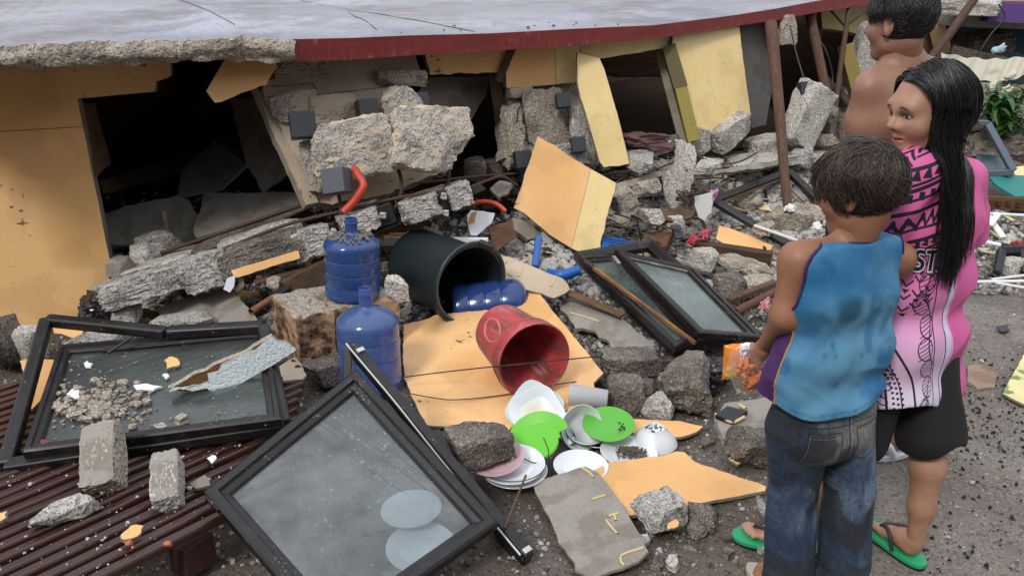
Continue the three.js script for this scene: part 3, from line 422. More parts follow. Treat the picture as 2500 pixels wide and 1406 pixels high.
{ // cream block with mould
  const mould = dataTex(512, (u, v) => { const a = pf(u, v, 4, 501, 5), b = pf(u, v, 16, 505, 4), k = sstep(0.46, 0.66, a * 0.62 + b * 0.4); let c = mix(rgb(196, 164, 130), rgb(166, 130, 100), pf(u, v, 8, 509, 4)); return mix(mix(c, rgb(84, 60, 42), k * 0.75), rgb(30, 24, 20), sstep(0.6, 0.74, b * 0.6 + a * 0.42) * 0.85); }, { rep: .42 });
  const mm = std({ map: mould, roughness: .85, bumpMap: T.concB, bumpScale: .006 });
  const B = wh(720, 778, .3), Cc = wh(968, 724, .3), ux = Cc.clone().sub(B).setY(0), L = ux.length(); ux.normalize(); const back = V(ux.z, 0, -ux.x); if (back.z > 0) back.negate();
  const t = thing('cream_block', 'mouldy cream masonry block carrying the upper blue bottle', 'block', B.clone().addScaledVector(ux, L / 2).addScaledVector(back, .17).setY(0)), yaw = Math.atan2(-ux.z, ux.x);
  for (const [a, b, s] of [[0, .36, 1], [.372, 1, 2]]) { const l = (b - a) * L, g = place(rockGeo(l * 1.06, .33, .36, 70 + s, { rough: .025, boxy: 1, cuts: 0, detail: 14, crease: .4 }), B.clone().addScaledVector(ux, (a + b) / 2 * L).addScaledVector(back, .17).setY(.145), 0, yaw, 0); plastered(g, V(0, 1, 0), .7); add(t, 'masonry_half', g, [mm, M.concWarm]); }
}
// ---------------- water bottles
const BOTTLE = [[0.001, .012], [.09, .006], [.118, .004], [.128, .012], [.133, .03], [.134, .075], [.129, .083], [.129, .09], [.134, .098], [.134, .155], [.128, .164], [.128, .172], [.134, .18], [.134, .24], [.128, .249], [.128, .257], [.134, .266], [.134, .315], [.131, .332], [.12, .352], [.098, .371], [.07, .384], [.045, .392], [.033, .40], [.0285, .412], [.028, .455], [.031, .458], [.031, .466], [.0275, .469], [.0275, .488], [.0255, .49], [.0245, .488], [.0245, .412]];
function bottle(label, pos, dir, spin, col, dent, T0, sy = 1) {
  const t = thing('water_bottle', label, 'water bottle', pos), g = lathe(BOTTLE, 56), p = g.attributes.position;
  for (let i = 0; i < p.count; i++) { const x = p.getX(i), y = p.getY(i), z = p.getZ(i), a = Math.atan2(z, x), w = sstep(.36, .3, y), f = 1 - dent * w * (0.5 + 0.5 * fbm3(Math.cos(a) * 1.8 + dent * 40, y * 6, Math.sin(a) * 1.8, 3)) - dent * 1.1 * w * Math.exp(-((y - .07) ** 2) / .004) * sstep(.4, 1, Math.cos(a - 2.2)); p.setXYZ(i, x * f, y, z * f); }
  g.computeVertexNormals(); const mat = phy({ color: col, transmission: T0, roughness: .16, ior: 1.46, thickness: 0, clearcoat: .35, clearcoatRoughness: .15 });
  const m = add(t, 'bottle_body', aim(g.scale(1, sy, 1), pos, dir, spin), mat); return [t, m];
}
bottle('dark blue water bottle standing on the cream block, its foot crumpled in', wh(862, 724, .305), V(.03, 1, -.02), .4, C(.065, .14, .40), .10, .5, .77);
bottle('translucent blue water bottle standing on the ground before the ochre board', wh(906, 944, .02), V(.0, 1, .0), 1.1, C(.22, .38, .78), .012, .75, .94);
bottle('blue water bottle lying on its side at the mouth of the drum', wd(1108, 752, 4.12).setY(.075), V(1, .12, -.02), .4, C(.03, .07, .26), .03, .3);
{ // grit settled on the shoulder of the upper bottle
  const r = mul(77), gs = []; const c = wh(862, 724, .305); for (let i = 0; i < 150; i++) { const a = r() * 6.28, q = .03 + .07 * Math.sqrt(r()), s = .003 + .006 * r(); gs.push(place(new THREE.IcosahedronGeometry(s, 0), V(c.x + .01 + q * Math.cos(a), c.y + .312 - (q > .07 ? (q - .07) * .6 + .006 : (q - .03) * .25), c.z + q * Math.sin(a)), r() * 3, r() * 3, 0)); }
  const m = solo('plaster_grit', 'plaster grit scattered over the shoulder of the upper bottle', 'grit', mergeGeometries(gs), M.concPale); m.userData.kind = 'stuff';
}
// ---------------- drum on its side
{
  const axis = V(.62, .0, .78).normalize(), mouth = wd(1150, 690, 4.0), foot = mouth.clone().addScaledVector(axis, -.52); foot.y -= .02;
  const t = thing('plastic_drum', 'dark green plastic drum lying on its side, mouth open', 'drum', foot.clone().setY(0));
  const dm = std({ color: C(.014, .022, .026), roughness: .42 });
  add(t, 'drum_body', aim(lathe([[.001, 0], [.165, 0], [.178, .012], [.18, .03], [.186, .2], [.192, .21], [.197, .47], [.21, .475], [.215, .485], [.215, .512], [.21, .52], [.2, .52], [.196, .51], [.192, .48], [.172, .02], [.001, .014]], 64), foot, axis), dm);
  add(t, 'rim_band', aim(new THREE.TorusGeometry(.207, .0075, 10, 72).rotateX(Math.PI / 2), mouth.clone().addScaledVector(axis, .004), axis), std({ color: C(.03, .055, .06), roughness: .35 }));
  add(t, 'handle', barGeo(wd(1168, 592, 3.97), wd(1206, 606, 3.95), .035, .03, V(0, 1, 0), .006), M.black);
}
// scraps between beam and drum
solo('white_board', 'long white strip of timber behind the drum', 'board', barGeo(wd(938, 588, 4.5), wd(1192, 592, 4.45), .03, .05, UP), M.pvc);
solo('ochre_batten', 'narrow ochre batten on top of the white strip behind the drum', 'board', barGeo(wd(950, 574, 4.52), wd(1052, 574, 4.5), .03, .02, UP), M.ochre);
for (const [pts, pl, mat, lab, t] of [
  [[[1140, 525], [1150, 512], [1208, 520], [1200, 545], [1165, 575], [1150, 575]], [wd(1140, 525, 4.55), wd(1208, 520, 4.6), wd(1150, 575, 4.5)], M.white, 'crumpled white paper between the drum and the leaning panel', .004],
  [[[1150, 520, .002], [1165, 515, .002], [1158, 545], [1142, 548]], [wd(1150, 520, 4.5), wd(1165, 515, 4.5), wd(1142, 548, 4.48)], M.ochre, 'small ochre chip beside the crumpled white paper', .01],
  [[[1196, 460], [1220, 440], [1256, 450], [1240, 472], [1218, 480]], [wd(1196, 460, 4.75), wd(1256, 450, 4.8), wd(1218, 480, 4.7)], M.board, 'pale grey flake below the curved rod', .02],
  [[[1190, 560], [1250, 530], [1262, 575], [1215, 612]], [wd(1190, 560, 4.55), wd(1250, 530, 4.6), wd(1215, 612, 4.5)], std({ map: T.timber, color: C(1.1, .95, .85) }), 'brown flake leaning at the back rim of the drum', .02],
  [[[1250, 530], [1290, 545], [1330, 575], [1290, 585], [1255, 560]], [wd(1250, 530, 4.75), wd(1330, 575, 4.8), wd(1290, 585, 4.7)], M.boardDark, 'dark flake under the leaning ochre panel', .03],
]) board('fallen_board', lab, 'board', pts, plane3(...pl), t, mat, { seed: pts[0][1], jag: .008 });
rock('grey block standing behind the rods in the dark gap', wd(1160, 412, 5.2), [.16, .13, .14], 81, M.concDark, { boxy: .9, rough: .03 });
rock('small grey block beside the standing block in the dark gap', wd(1210, 408, 5.3), [.12, .1, .1], 82, M.concDark, { boxy: .9, rough: .03 });
rock('round gritty lump under the leaning ochre panel', wd(1342, 658, 4.55), [.17, .11, .14], 83, M.conc);
// ---------------- leaning two-tone panel
{
  const P = plane3(wd(1312, 333, 4.98), wd(1255, 510, 4.78), wd(1440, 620, 4.72)), t = thing('wall_panel', 'broken wall panel painted ochre and yellow leaning upright on its point', 'wall panel', wd(1440, 620, 4.82));
  add(t, 'ochre_face', boardGeo([[1312, 332], [1378, 372, .002], [1443, 412, 0], [1395, 606, 0], [1340, 572, .005], [1300, 538, .006], [1254, 508, .003]], P, .014, { seed: 31, jag: .005 }), [M.ochre, M.edge]);
  add(t, 'yellow_face', boardGeo([[1443, 412, .002], [1504, 446, .005], [1496, 482, .005], [1463, 622, .003], [1430, 621, .005], [1395, 606, 0]], P, .014, { seed: 32 }), [M.yellow, M.edge]);
}
// blue plastic pieces
const BLUE = std({ color: C(.012, .11, .42), roughness: .4 });
solo('blue_plastic', 'blue plastic chair leg standing up under the leaning panel', 'plastic piece', barGeo(wd(1306, 652, 4.5), wd(1316, 575, 4.62), .035, .04, V(1, 0, 0), .01), BLUE);
{
  const t = thing('blue_plastic', 'slotted blue plastic chair back beside the foot of the leaning panel', 'plastic piece', wd(1520, 600, 4.8)), P = plane3(wd(1470, 590, 4.8), wd(1570, 600, 4.86), wd(1500, 560, 5.05));
  add(t, 'plastic_back', boardGeo([[1468, 580, .001], [1500, 578, .001], [1572, 596, .002], [1560, 606, .001], [1530, 612, .001], [1472, 606, .001]], P, .02, { seed: 4 }), BLUE); for (let i = 0; i < 3; i++) add(t, 'slot', barGeo(onPlane(1486, 586 + i * 6, P), onPlane(1536, 590 + i * 6, P), .008, .006, P.n).translate(0, .002, 0), M.wire);
}
solo('blue_plastic', 'bent blue plastic strip beside the stacked window frames', 'plastic piece', tubeGeo([wd(1340, 668, 4.4), wd(1372, 672, 4.35), wd(1412, 660, 4.4)], .03, 8), BLUE);
// ---------------- boards and glue-marked sheets in the middle ground
const GLUE = std({ color: C(.62, .5, .26), roughness: .6 });
const glue = (t, P, list, r = .005) => list.forEach((l) => { const q = l.map((p) => onPlane(p[0], p[1], P).addScaledVector(P.n, r * .4)); add(t, 'glue_line', tubeGeo(q, r, 6, 10), GLUE); });
function sheet(name, label, px, P, th, mats, opt, lines, r) { const t = thing(name, label, 'board', onPlane(...px[0].slice(0, 2), P)); add(t, 'sheet', boardGeo(px, P, th, opt), mats); if (lines) glue(t, P, lines, r); return t; }
sheet('glued_board', 'grey board with short pale glue lines behind the red bucket', [[1214, 618], [1262, 634, .004], [1375, 680, .004], [1392, 706], [1352, 728], [1322, 716], [1228, 694]], flat3([1214, 618, .3], [1375, 680, .22], [1228, 694, .2]), .012, [M.beige, M.edge], { seed: 41 }, [[[1236, 636], [1229, 648], [1231, 655]], [[1278, 652], [1270, 670], [1264, 676]], [[1240, 668], [1250, 675]], [[1358, 676], [1350, 690], [1346, 700]]]);
sheet('glued_board', 'large grey sheet in pieces left of the stacked window frames', [[1368, 756], [1378, 728], [1412, 726], [1500, 762, .004], [1600, 840, .01], [1590, 880, .02], [1510, 862, .02], [1450, 806, .02], [1400, 790]], flat3([1368, 756, .08], [1412, 726, .12], [1590, 880, .03]), .02, [M.board, M.edge], { seed: 42 }, [[[1392, 764], [1430, 775], [1464, 786]]]);
solo('wooden_batten', 'narrow brown batten lying across the large grey sheet', 'plank', barGeo(wh(1366, 706, .16), wh(1522, 770, .12), .06, .012), std({ map: T.timber, color: C(1.3, 1.25, 1.2) }));
board('ochre_board', 'big ochre board flat on the ground under the red bucket', 'board', [[982, 792, .003], [1028, 782, .006], [1062, 768, .006], [1102, 764, .006], [1140, 745], [1210, 726], [1292, 706, .004], [1310, 707, .002], [1390, 806, .002], [1474, 910, .003], [1450, 934], [1450, 985], [1380, 1002], [1252, 1040], [1212, 1066, .01], [1142, 1046, .003], [1040, 1038, .004], [986, 925, .004]], flat3([990, 790, .08], [1300, 707, .17], [1210, 1060, .035]), .012, [M.ochre, M.edge], { seed: 43, bend: .004 });
board('ochre_board', 'narrow ochre piece behind the upturned white bowl', 'board', [[1535, 1030, .002], [1546, 1022, .002], [1660, 1027, .003], [1718, 1040, .006], [1702, 1054, .006], [1640, 1068, .003], [1540, 1056, .003]], flat3([1535, 1030, .03], [1718, 1040, .03], [1640, 1068, .025]), .012, [M.ochre, M.edge], { seed: 44 });
board('ochre_board', 'pointed ochre board in front of the dishes, a grey sheet over its end', 'board', [[1444, 1152, .004], [1482, 1130, .01], [1620, 1113, .012], [1672, 1104, .006], [1716, 1136, .006], [1872, 1188, .004], [1870, 1199, .002], [1660, 1240, .003], [1534, 1260, .003], [1500, 1215, .002]], flat3([1444, 1152, .04], [1672, 1104, .03], [1870, 1195, .02]), .014, [M.ochre, M.edge], { seed: 45, bend: .004 });
sheet('glued_board', 'long grey sheet with dabs of glue lying in the foreground', [[1298, 1176, .004], [1360, 1158, .004], [1430, 1138, .003], [1456, 1150, .002], [1512, 1222, .004], [1570, 1312, .006], [1584, 1346, .004], [1560, 1369], [1522, 1386], [1444, 1414, .02], [1404, 1392, .006], [1352, 1290, .004]], flat3([1298, 1176, .04], [1430, 1138, .07], [1444, 1414, .03]), .012, [M.board, M.edge], { seed: 46 }, [[[1446, 1220], [1465, 1214], [1478, 1210]], [[1486, 1262], [1500, 1256], [1512, 1254]], [[1500, 1256], [1504, 1272]], [[1480, 1270], [1490, 1284], [1508, 1304]], [[1420, 1142], [1440, 1156], [1450, 1166]], [[1514, 1360], [1528, 1352], [1572, 1338]], [[1515, 1362], [1518, 1374], [1526, 1382]]], .0045);
board('ochre_board', 'small ochre offcut at the foot of the empty black frame', 'board', [[1756, 552, .002], [1790, 562, .003], [1888, 600, .003], [1882, 612, .003], [1840, 613, .002], [1770, 598, .002], [1748, 585, .002]], plane3(wd(1756, 552, 5.15), wd(1885, 606, 5.05), wd(1748, 585, 5.0)), .012, [M.ochre, M.edge], { seed: 47, bend: .02 });
solo('timber_beam', 'dark brown timber lying in front of the small ochre offcut', 'timber', barGeo(wd(1690, 598, 4.95), wd(1886, 628, 4.8), .08, .06), M.timberDark);
{
  const P = flat3([1745, 1020, .05], [1885, 970, .08], [1775, 1085, .04]), t = thing('plaster_piece', 'grey piece of wall with a black foam box sticking out of it', 'wall piece', wh(1800, 1060, 0));
  add(t, 'sheet', boardGeo([[1744, 1020], [1770, 984], [1888, 968], [1888, 1040, .004], [1776, 1086, .003]], P, .05, { seed: 48 }), [M.board, M.conc]); add(t, 'black_box', boardGeo([[1747, 1012, 0], [1776, 990, .001], [1826, 1002, .001], [1792, 1028, .002]], { n: P.n, o: P.o.clone().addScaledVector(P.n, .02) }, .03, { seed: 49 }), M.black);
  glue(t, { n: P.n, o: P.o.clone().addScaledVector(P.n, .008) }, [[[1748, 1014], [1770, 1024], [1790, 1032], [1818, 1020]], [[1776, 1018], [1786, 1012], [1800, 1006]], [[1806, 990], [1822, 1000]]], .008);
}
// ---------------- red bucket
{
  const mouth = wh(1306, 880, .25), foot = wh(1222, 806, .245), axis = mouth.clone().sub(foot), L = axis.length(), dirt = dataTex(512, (u, v) => { const a = pf(u, v, 4, 601, 5), b = pf(u, v, 14, 605, 4), s = pn(u * 60, v * 60, 60, 607); let c = mix(rgb(206, 84, 84), rgb(174, 58, 60), a); c = mix(c, rgb(110, 66, 64), sstep(.44, .58, a * .5 + b * .5) * .75); return mix(c, rgb(226, 158, 154), sstep(.55, .75, b) * .5 + sstep(.82, .95, s) * .4); }, { rep: .25 });
  const t = thing('plastic_bucket', 'dusty red plastic bucket tipped over on the big ochre board', 'bucket', foot.clone().setY(.05)), bm = phy({ map: dirt, roughness: .5, transmission: .12, thickness: 0 }); dirt.repeat.set(3, 2);
  add(t, 'bucket_body', aim(lathe([[.001, 0], [.112, 0], [.122, .01], [.126, .03], [.145, L - .085], [.156, L - .082], [.157, L - .066], [.149, L - .064], [.150, L - .05], [.158, L - .047], [.160, L - .01], [.157, L], [.152, L - .002], [.148, L - .03], [.117, .016], [.001, .012]], 64), foot, axis, 2.2), bm);
  // oval loop mark and the bare wire bail
  const q = wd(1205, 803, 3.52), loop = []; for (let i = 0; i <= 24; i++) { const a = i / 24 * 6.283; loop.push(wd(1203 + 19 * Math.cos(a) + 5 * Math.sin(a), 808 + 28 * Math.sin(a) - 6 * Math.cos(a), 3.5)); }
  const A = axis.clone().normalize(), onSkin = (p) => { const w = p.clone().sub(foot), h = w.dot(A), rad = w.addScaledVector(A, -h).normalize(); return foot.clone().addScaledVector(A, h).addScaledVector(rad, .127 + .018 * h / L); };
  // follow each pixel ray to the bucket's skin
  const hit = (px, py) => { const r = ray(px, py), e = V(0, EYE, 0); for (let s = 2.6; s < 4.6; s += .004) { const p = e.clone().addScaledVector(r, s), w = p.clone().sub(foot), h = w.dot(A); if (h > 0 && h < L && w.addScaledVector(A, -h).length() < .127 + .018 * h / L) return p; } return null; };
  const pts = []; for (let i = 0; i < 26; i++) { const a = i / 26 * 6.283, p = hit(1203 + 18 * Math.cos(a) + 6 * Math.sin(a), 808 + 27 * Math.sin(a) - 8 * Math.cos(a)); if (p) pts.push(onSkin(p)); }
  if (pts.length > 6) add(t, 'handle_boss', new THREE.TubeGeometry(new THREE.CatmullRomCurve3(pts, true), 80, .006, 8, true), std({ color: C(.5, .16, .16), roughness: .6 }));
  const bail = []; for (let i = 0; i <= 10; i++) { const a = lerp(.2, 2.6, i / 10); const u = basisOf(A); bail.push(mouth.clone().addScaledVector(A, -.04 + .03 * Math.sin(a)).addScaledVector(u.u, -.163 * Math.cos(a)).addScaledVector(u.v, -.163 * Math.sin(a))); } add(t, 'wire_bail', tubeGeo(bail, .002, 6), M.wire);
}
// ---------------- window frames
const GLASS = (o = {}) => phy({ color: C(.75, .82, .8), transmission: .86, roughness: .22, thickness: 0, ior: 1.5, ...o });
function sash(t, pxs, P, prof, paneMat, inset = .03, names = 'frame_bar') {
  const c = pxs.map((p) => onPlane(p[0], p[1], P)); frameBars(c, P.n, prof).forEach((g) => add(t, names, g, M.metal));
  if (paneMat) { const o = c.reduce((s, p) => s.add(p), V()).divideScalar(c.length), q = c.map((p) => p.clone().lerp(o, inset / p.distanceTo(o))); add(t, 'pane', boardGeo(q.map((p) => p.addScaledVector(P.n, .012)), P, .005, { jag: 0, bevel: 0 }), paneMat); }
  return c;
}
const up = (P, d) => ({ n: P.n, o: P.o.clone().addScaledVector(P.n, d) });
const glassMap = (seed, drips) => dataTex(512, (u, v) => { const a = pf(u, v, 3, seed, 5), b = pn(u * 140, v * 140, 140, seed + 3), f = pf(u, v, 12, seed + 5, 4); const k = .78 + .3 * a + .12 * (f - .5) + .10 * sstep(.75, .95, b); return [.88 * k, .91 * k, .91 * k]; }, { rep: .9 });
{ // window by the slats: a dented outer frame with a loose sash, glass sprinkled with rubble
  const P = plane3(wh(120, 790, .36), wh(640, 800, .36), wh(340, 1105, .215)), t = thing('window_frame', 'dark window with its upper bar bent, rubble scattered over its glass', 'window', wh(350, 1090, .2));
  const bar = (a, b, r) => add(t, 'round_bar', tubeGeo([a, a.clone().lerp(b, .5), b], r, 10, 12), M.metal);
  const Q = up(P, .07), A = onPlane(112, 782, Q), B = onPlane(405, 812, Q), Cc = onPlane(642, 798, Q), Dd = onPlane(12, 1140, P), E = onPlane(694, 1038, P);
  for (const [a, b] of [[A, B], [B, Cc], [A, Dd], [Cc, E]]) add(t, 'outer_bar', barGeo(a, b, .05, .045, P.n, .014), M.metal);
  add(t, 'outer_bar', barGeo(Dd, E, .055, .04, P.n, .008), M.metal);
  const gm = glassMap(701); sash(t, [[148, 858], [655, 815], [690, 1040], [60, 1122]], up(P, .02), RAIL, GLASS({ map: gm, color: C(.9, .92, .9), transmission: .95, roughness: .2 }), .035);
  add(t, 'upper_track', barGeo(onPlane(250, 860, up(P, .03)), onPlane(645, 822, up(P, .03)), .02, .03, P.n), M.metal);
  add(t, 'loose_rod', tubeGeo([onPlane(262, 862, up(P, .06)), onPlane(322, 822, up(P, .1))], .006, 6), M.black);
}
let SASH_P;
{ // foreground sash leaning on the slats
  const P = plane3(wh(500, 1215, .25), wh(870, 918, .4), wh(1215, 1290, .14)), t = thing('sash_window', 'large black window sash with fogged glass leaning in the foreground', 'window', wh(700, 1330, .02));
  const drip = dataTex(1024, (u, v) => { const a = pf(u, v, 3, 731, 5), b = pn(u * 180, v * 180, 180, 735), f = pf(u, v, 16, 737, 4); let line = 0; for (let i = 0; i < 9; i++) { const x0 = .14 + i * .034 + .012 * Math.sin(i * 7.1), w = x0 + .012 * (pn(v * 9, i * 3.7, 64, 741 + i) - .5); const d = Math.abs(u - w); if (v < .62 + .2 * Math.sin(i * 3.3) && v > .05 + .04 * (i % 3)) line = Math.max(line, 1 - sstep(.001, .005, d)); }
    const k = (.80 + .28 * a + .16 * (f - .5) + .12 * sstep(.72, .95, b)); const e = clamp((.93 + .14 * (a - .5) - .08 * (f - .5) - .018 * sstep(.72, .95, b)), .6, .97), q = lerp(e, .97, line); return [q, q, q]; }, { rep: 1, srgb: false });
  const c = sash(t, [[500, 1216], [868, 918], [1214, 1292], [812, 1580]], P, [[0, 0], [0, .034], [.008, .04], [.03, .04], [.036, .03], [.052, .022], [.06, .012], [.06, 0]], null);
  const u = c[0].clone().sub(c[1]).normalize(), v = c[2].clone().sub(c[1]).normalize(), w = c[1].distanceTo(c[0]), h = c[1].distanceTo(c[2]);
  const q = c.map((p) => p.clone().lerp(c.reduce((s, a) => s.add(a), V()).divideScalar(4), .09)); const g = boardGeo(q.map((p) => p.addScaledVector(P.n, .012)), P, .005, { jag: 0, bevel: 0 });
  { const p = g.attributes.position, uv = g.attributes.uv, a = V(); for (let i = 0; i < p.count; i++) { a.fromBufferAttribute(p, i).sub(c[1]); uv.setXY(i, a.dot(u) / w, a.dot(v) / h); } }
  add(t, 'pane', g, GLASS({ transmissionMap: drip, color: C(.72, .76, .77), transmission: 1, roughness: .1, clearcoat: .6, clearcoatRoughness: .12 }));
  SASH_P = P;
  add(t, 'corner_block', barGeo(onPlane(506, 1212, up(P, .02)), onPlane(538, 1246, up(P, .02)), .02, .02, P.n), M.metal);
}
{ // second sash, seen edge-on
  const t = thing('sash_window', 'narrow black sash seen edge on, leaning across the foreground glass', 'window', wh(1285, 1370, .0));
  const a = wd(862, 850, 2.86), b = wh(1290, 1366, .02), n = V(.5, .55, .65).normalize(); add(t, 'frame_bar', barGeo(a, b, .035, .055, n, .004), M.metal); const off = V(-.018, .012, .012);
  const s = V(-.024, .02, .006); add(t, 'silver_lip', tubeGeo([a.clone().add(s), a.clone().lerp(b, .3).add(s).add(V(0, .004, 0)), a.clone().lerp(b, .62).add(s).add(V(0, -.005, 0)), b.clone().add(s)], .005, 6, 20), M.silver);
  add(t, 'frame_bar', barGeo(a.clone().add(V(-.02, -.01, -.01)), wd(848, 985, 2.78), .03, .03, V(1, 0, 0)), M.metal);
  for (const [p, k] of [[a, .03], [b, -.03]]) add(t, 'corner_bracket', boxUV(new RoundedBoxGeometry(.03, .03, .02, 2, .003)).applyMatrix4(new THREE.Matrix4().lookAt(b, a, n).setPosition(p.clone().lerp(p === a ? b : a, .03).addScaledVector(n, .026))), M.silver);
  add(t, 'frame_bar', barGeo(wd(1060, 1060, 2.66), wh(1262, 1352, .0), .03, .05, n, .004), M.metal);
  add(t, 'loose_rod', tubeGeo([wh(1284, 1160, .16), wh(1232, 1290, .1)], .004, 6), M.timber);
}
{ // stack of window sashes in the middle ground
  const t = thing('window_stack', 'black window frame with two glazed sashes lying on the rubble', 'window', wh(1650, 860, .0)), P = plane3(wh(1402, 634, .2), wh(1592, 604, .22), wh(1645, 866, .06));
  sash(t, [[1400, 634], [1592, 602], [1856, 834], [1644, 870]], P, [[0, 0], [0, .05], [.012, .056], [.03, .05], [.05, .03], [.06, .03], [.06, 0]], null);
  const s1 = [[1412, 640], [1520, 632], [1702, 836], [1648, 862]]; sash(t, s1, up(P, .035), RAIL, GLASS({ map: glassMap(751) }), .04, 'sash_bar');
  const Q = plane3(wh(1500, 622, .29), wh(1692, 668, .25), wh(1858, 836, .15)); sash(t, [[1500, 622], [1692, 666], [1862, 838], [1704, 826]], Q, RAIL, GLASS({ map: glassMap(757), transmission: .8 }), .045, 'sash_bar');
  const y = std({ map: T.timber, color: C(2.4, 2.2, 1.5) }); add(t, 'timber_strip', barGeo(onPlane(1450, 655, up(P, .09)), onPlane(1698, 838, up(P, .07)), .016, .02, P.n), y); add(t, 'corner_block', barGeo(onPlane(1498, 630, up(Q, .02)), onPlane(1512, 648, up(Q, .02)), .02, .03, Q.n), M.silver);
}
{ // empty frame standing askew on the heap
  const t = thing('empty_frame', 'empty black window frame standing crooked against the brown pole', 'window frame', wd(1930, 600, 5.2));
  const A = wd(1742, 490, 5.4), B = wd(1926, 419, 5.75), Cc = wd(2010, 500, 5.5), Dd = wd(1925, 598, 5.1), E = wd(2035, 690, 4.7);
  for (const [a, b] of [[A, B], [B, Cc], [A, Dd], [Dd, wd(2040, 600, 5.0)]]) add(t, 'frame_bar', barGeo(a, b, .045, .05, V(0, .6, .8), .006), M.metal);
  add(t, 'inner_lip', barGeo(wd(1755, 498, 5.36), wd(1928, 430, 5.7), .012, .012, V(0, .6, .8)), M.rebar);
}
solo('white_strip', 'thin white trim strip lying along the empty frame', 'strip', barGeo(wd(1842, 550, 5.1), wd(1996, 604, 4.9), .014, .014), M.pvc);
// ---------------- loose wires over the ochre board
solo('wire', 'thin black wire crossing above the bucket mouth', 'wire', tubeGeo([wh(975, 922, .1), wh(1120, 904, .16), wh(1260, 890, .28), wh(1390, 877, .24), wh(1480, 872, .1), wh(1580, 880, .06)], .0026, 6, 40), M.wire);
solo('wire', 'thin black wire passing below the bucket mouth', 'wire', tubeGeo([wh(985, 958, .06), wh(1050, 970, .06), wh(1100, 976, .06), wh(1230, 964, .07), wh(1340, 942, .12), wh(1450, 922, .08), wh(1550, 880, .08)], .0026, 6, 40), M.wire);

// ================================================================ slatted bench at the lower left
{
  const H = .2, a0 = wh(233, 1403, H), a1 = wh(532, 1254, H), dir = a1.clone().sub(a0).normalize(), side = V(dir.z, 0, -dir.x); if (side.z > 0) side.negate();
  const t = thing('slatted_bench', 'low bench of dark red brown wooden slats under the broken window', 'bench', wh(200, 1330, 0)), r = mul(5);
  const far = (k) => 1.12 - 0.02 * k + .03 * r(), pitch = .056;
  for (let k = 0; k < 26; k++) {
    const o = a0.clone().addScaledVector(side, k * pitch), s0 = -1.5, s1 = .60 + k * .045 - (k > 12 ? (k - 12) * .043 : 0) + .02 * r();
    const w = .036, h = .026, prof = new THREE.Shape(); prof.moveTo(-w / 2, -h / 2); prof.lineTo(w / 2, -h / 2); prof.quadraticCurveTo(w / 2 + .002, h * .35, w * .28, h / 2); prof.lineTo(-w * .28, h / 2); prof.quadraticCurveTo(-w / 2 - .002, h * .35, -w / 2, -h / 2);
    const L = s1 - s0, g = new THREE.ExtrudeGeometry(prof, { depth: L, steps: 14, bevelEnabled: false, curveSegments: 4 }); const p = g.attributes.position; for (let i = 0; i < p.count; i++) { const q = p.getZ(i); p.setX(i, p.getX(i) + .004 * n3(q * 1.4, k, 2)); p.setY(i, p.getY(i) + .004 * n3(q * 1.6, k, 9)); }
    { const uv = g.attributes.uv; for (let i = 0; i < p.count; i++) uv.setXY(i, p.getZ(i) + k * .37, p.getX(i) + p.getY(i) + k * .71); }
    const z = dir.clone(), y = V(0, 1, .015 * (r() - .5)), x = V().crossVectors(y, z).normalize(); g.applyMatrix4(new THREE.Matrix4().makeBasis(x, y, z).setPosition(o.clone().addScaledVector(dir, s0).setY(H - h / 2 + .004 * (r() - .5)))); g.computeVertexNormals(); add(t, 'slat', g, M.slat);
  }
  for (const s of [-.9, -.1, .62]) { const o = a0.clone().addScaledVector(dir, s); add(t, 'cross_rail', barGeo(o.clone().setY(H - .05).addScaledVector(side, -.01), o.clone().addScaledVector(side, 1.36).setY(H - .05), .05, .045), M.timberDark); for (const q of [.03, 1.3]) { const f = o.clone().addScaledVector(side, q); add(t, 'leg', barGeo(f.clone().setY(gh(f.x, f.z) - .01), f.clone().setY(H - .07), .05, .05, V(1, 0, 0)), M.timberDark); } }
  solo('red_block', 'dark red painted timber block under the slatted bench edge', 'timber', barGeo(wh(432, 1372, .08), wh(505, 1326, .08), .08, .1), std({ color: C(.06, .022, .02), roughness: .6 }));
}
// ---------------- things lying on the bench and the window
const P1 = plane3(wh(120, 790, .36), wh(640, 800, .36), wh(340, 1105, .215)), onW = (x, y, d = .04) => onPlane(x, y, up(P1, d));
{ // white painted plaster cornice
  const P = plane3(onW(430, 955, .06), onW(700, 850, .12), onW(560, 870, .14)), t = thing('plaster_moulding', 'peeling white plaster moulding lying across the broken window', 'moulding', onW(560, 940, .05));
  add(t, 'backing', boardGeo([[410, 948, .006], [500, 905], [620, 845], [665, 820], [672, 836], [560, 940], [470, 960]], up(P, -.006), .03, { seed: 61, jag: .006 }), [std({ map: T.timber, color: C(1.4, 1.2, .85) }), M.concWarm]);
  const crack = boardGeo([[412, 958], [420, 945], [468, 940], [508, 930], [505, 912], [532, 906], [560, 880], [640, 838], [662, 820], [700, 836], [724, 854, .003], [560, 955], [528, 966, .012], [470, 956]], P, .022, { seed: 62, jag: .01 });
  add(t, 'white_skin', crack, [std({ color: C(.66, .74, .76), roughness: .6, bumpMap: T.concB, bumpScale: .006 }), M.concWarm]);
}
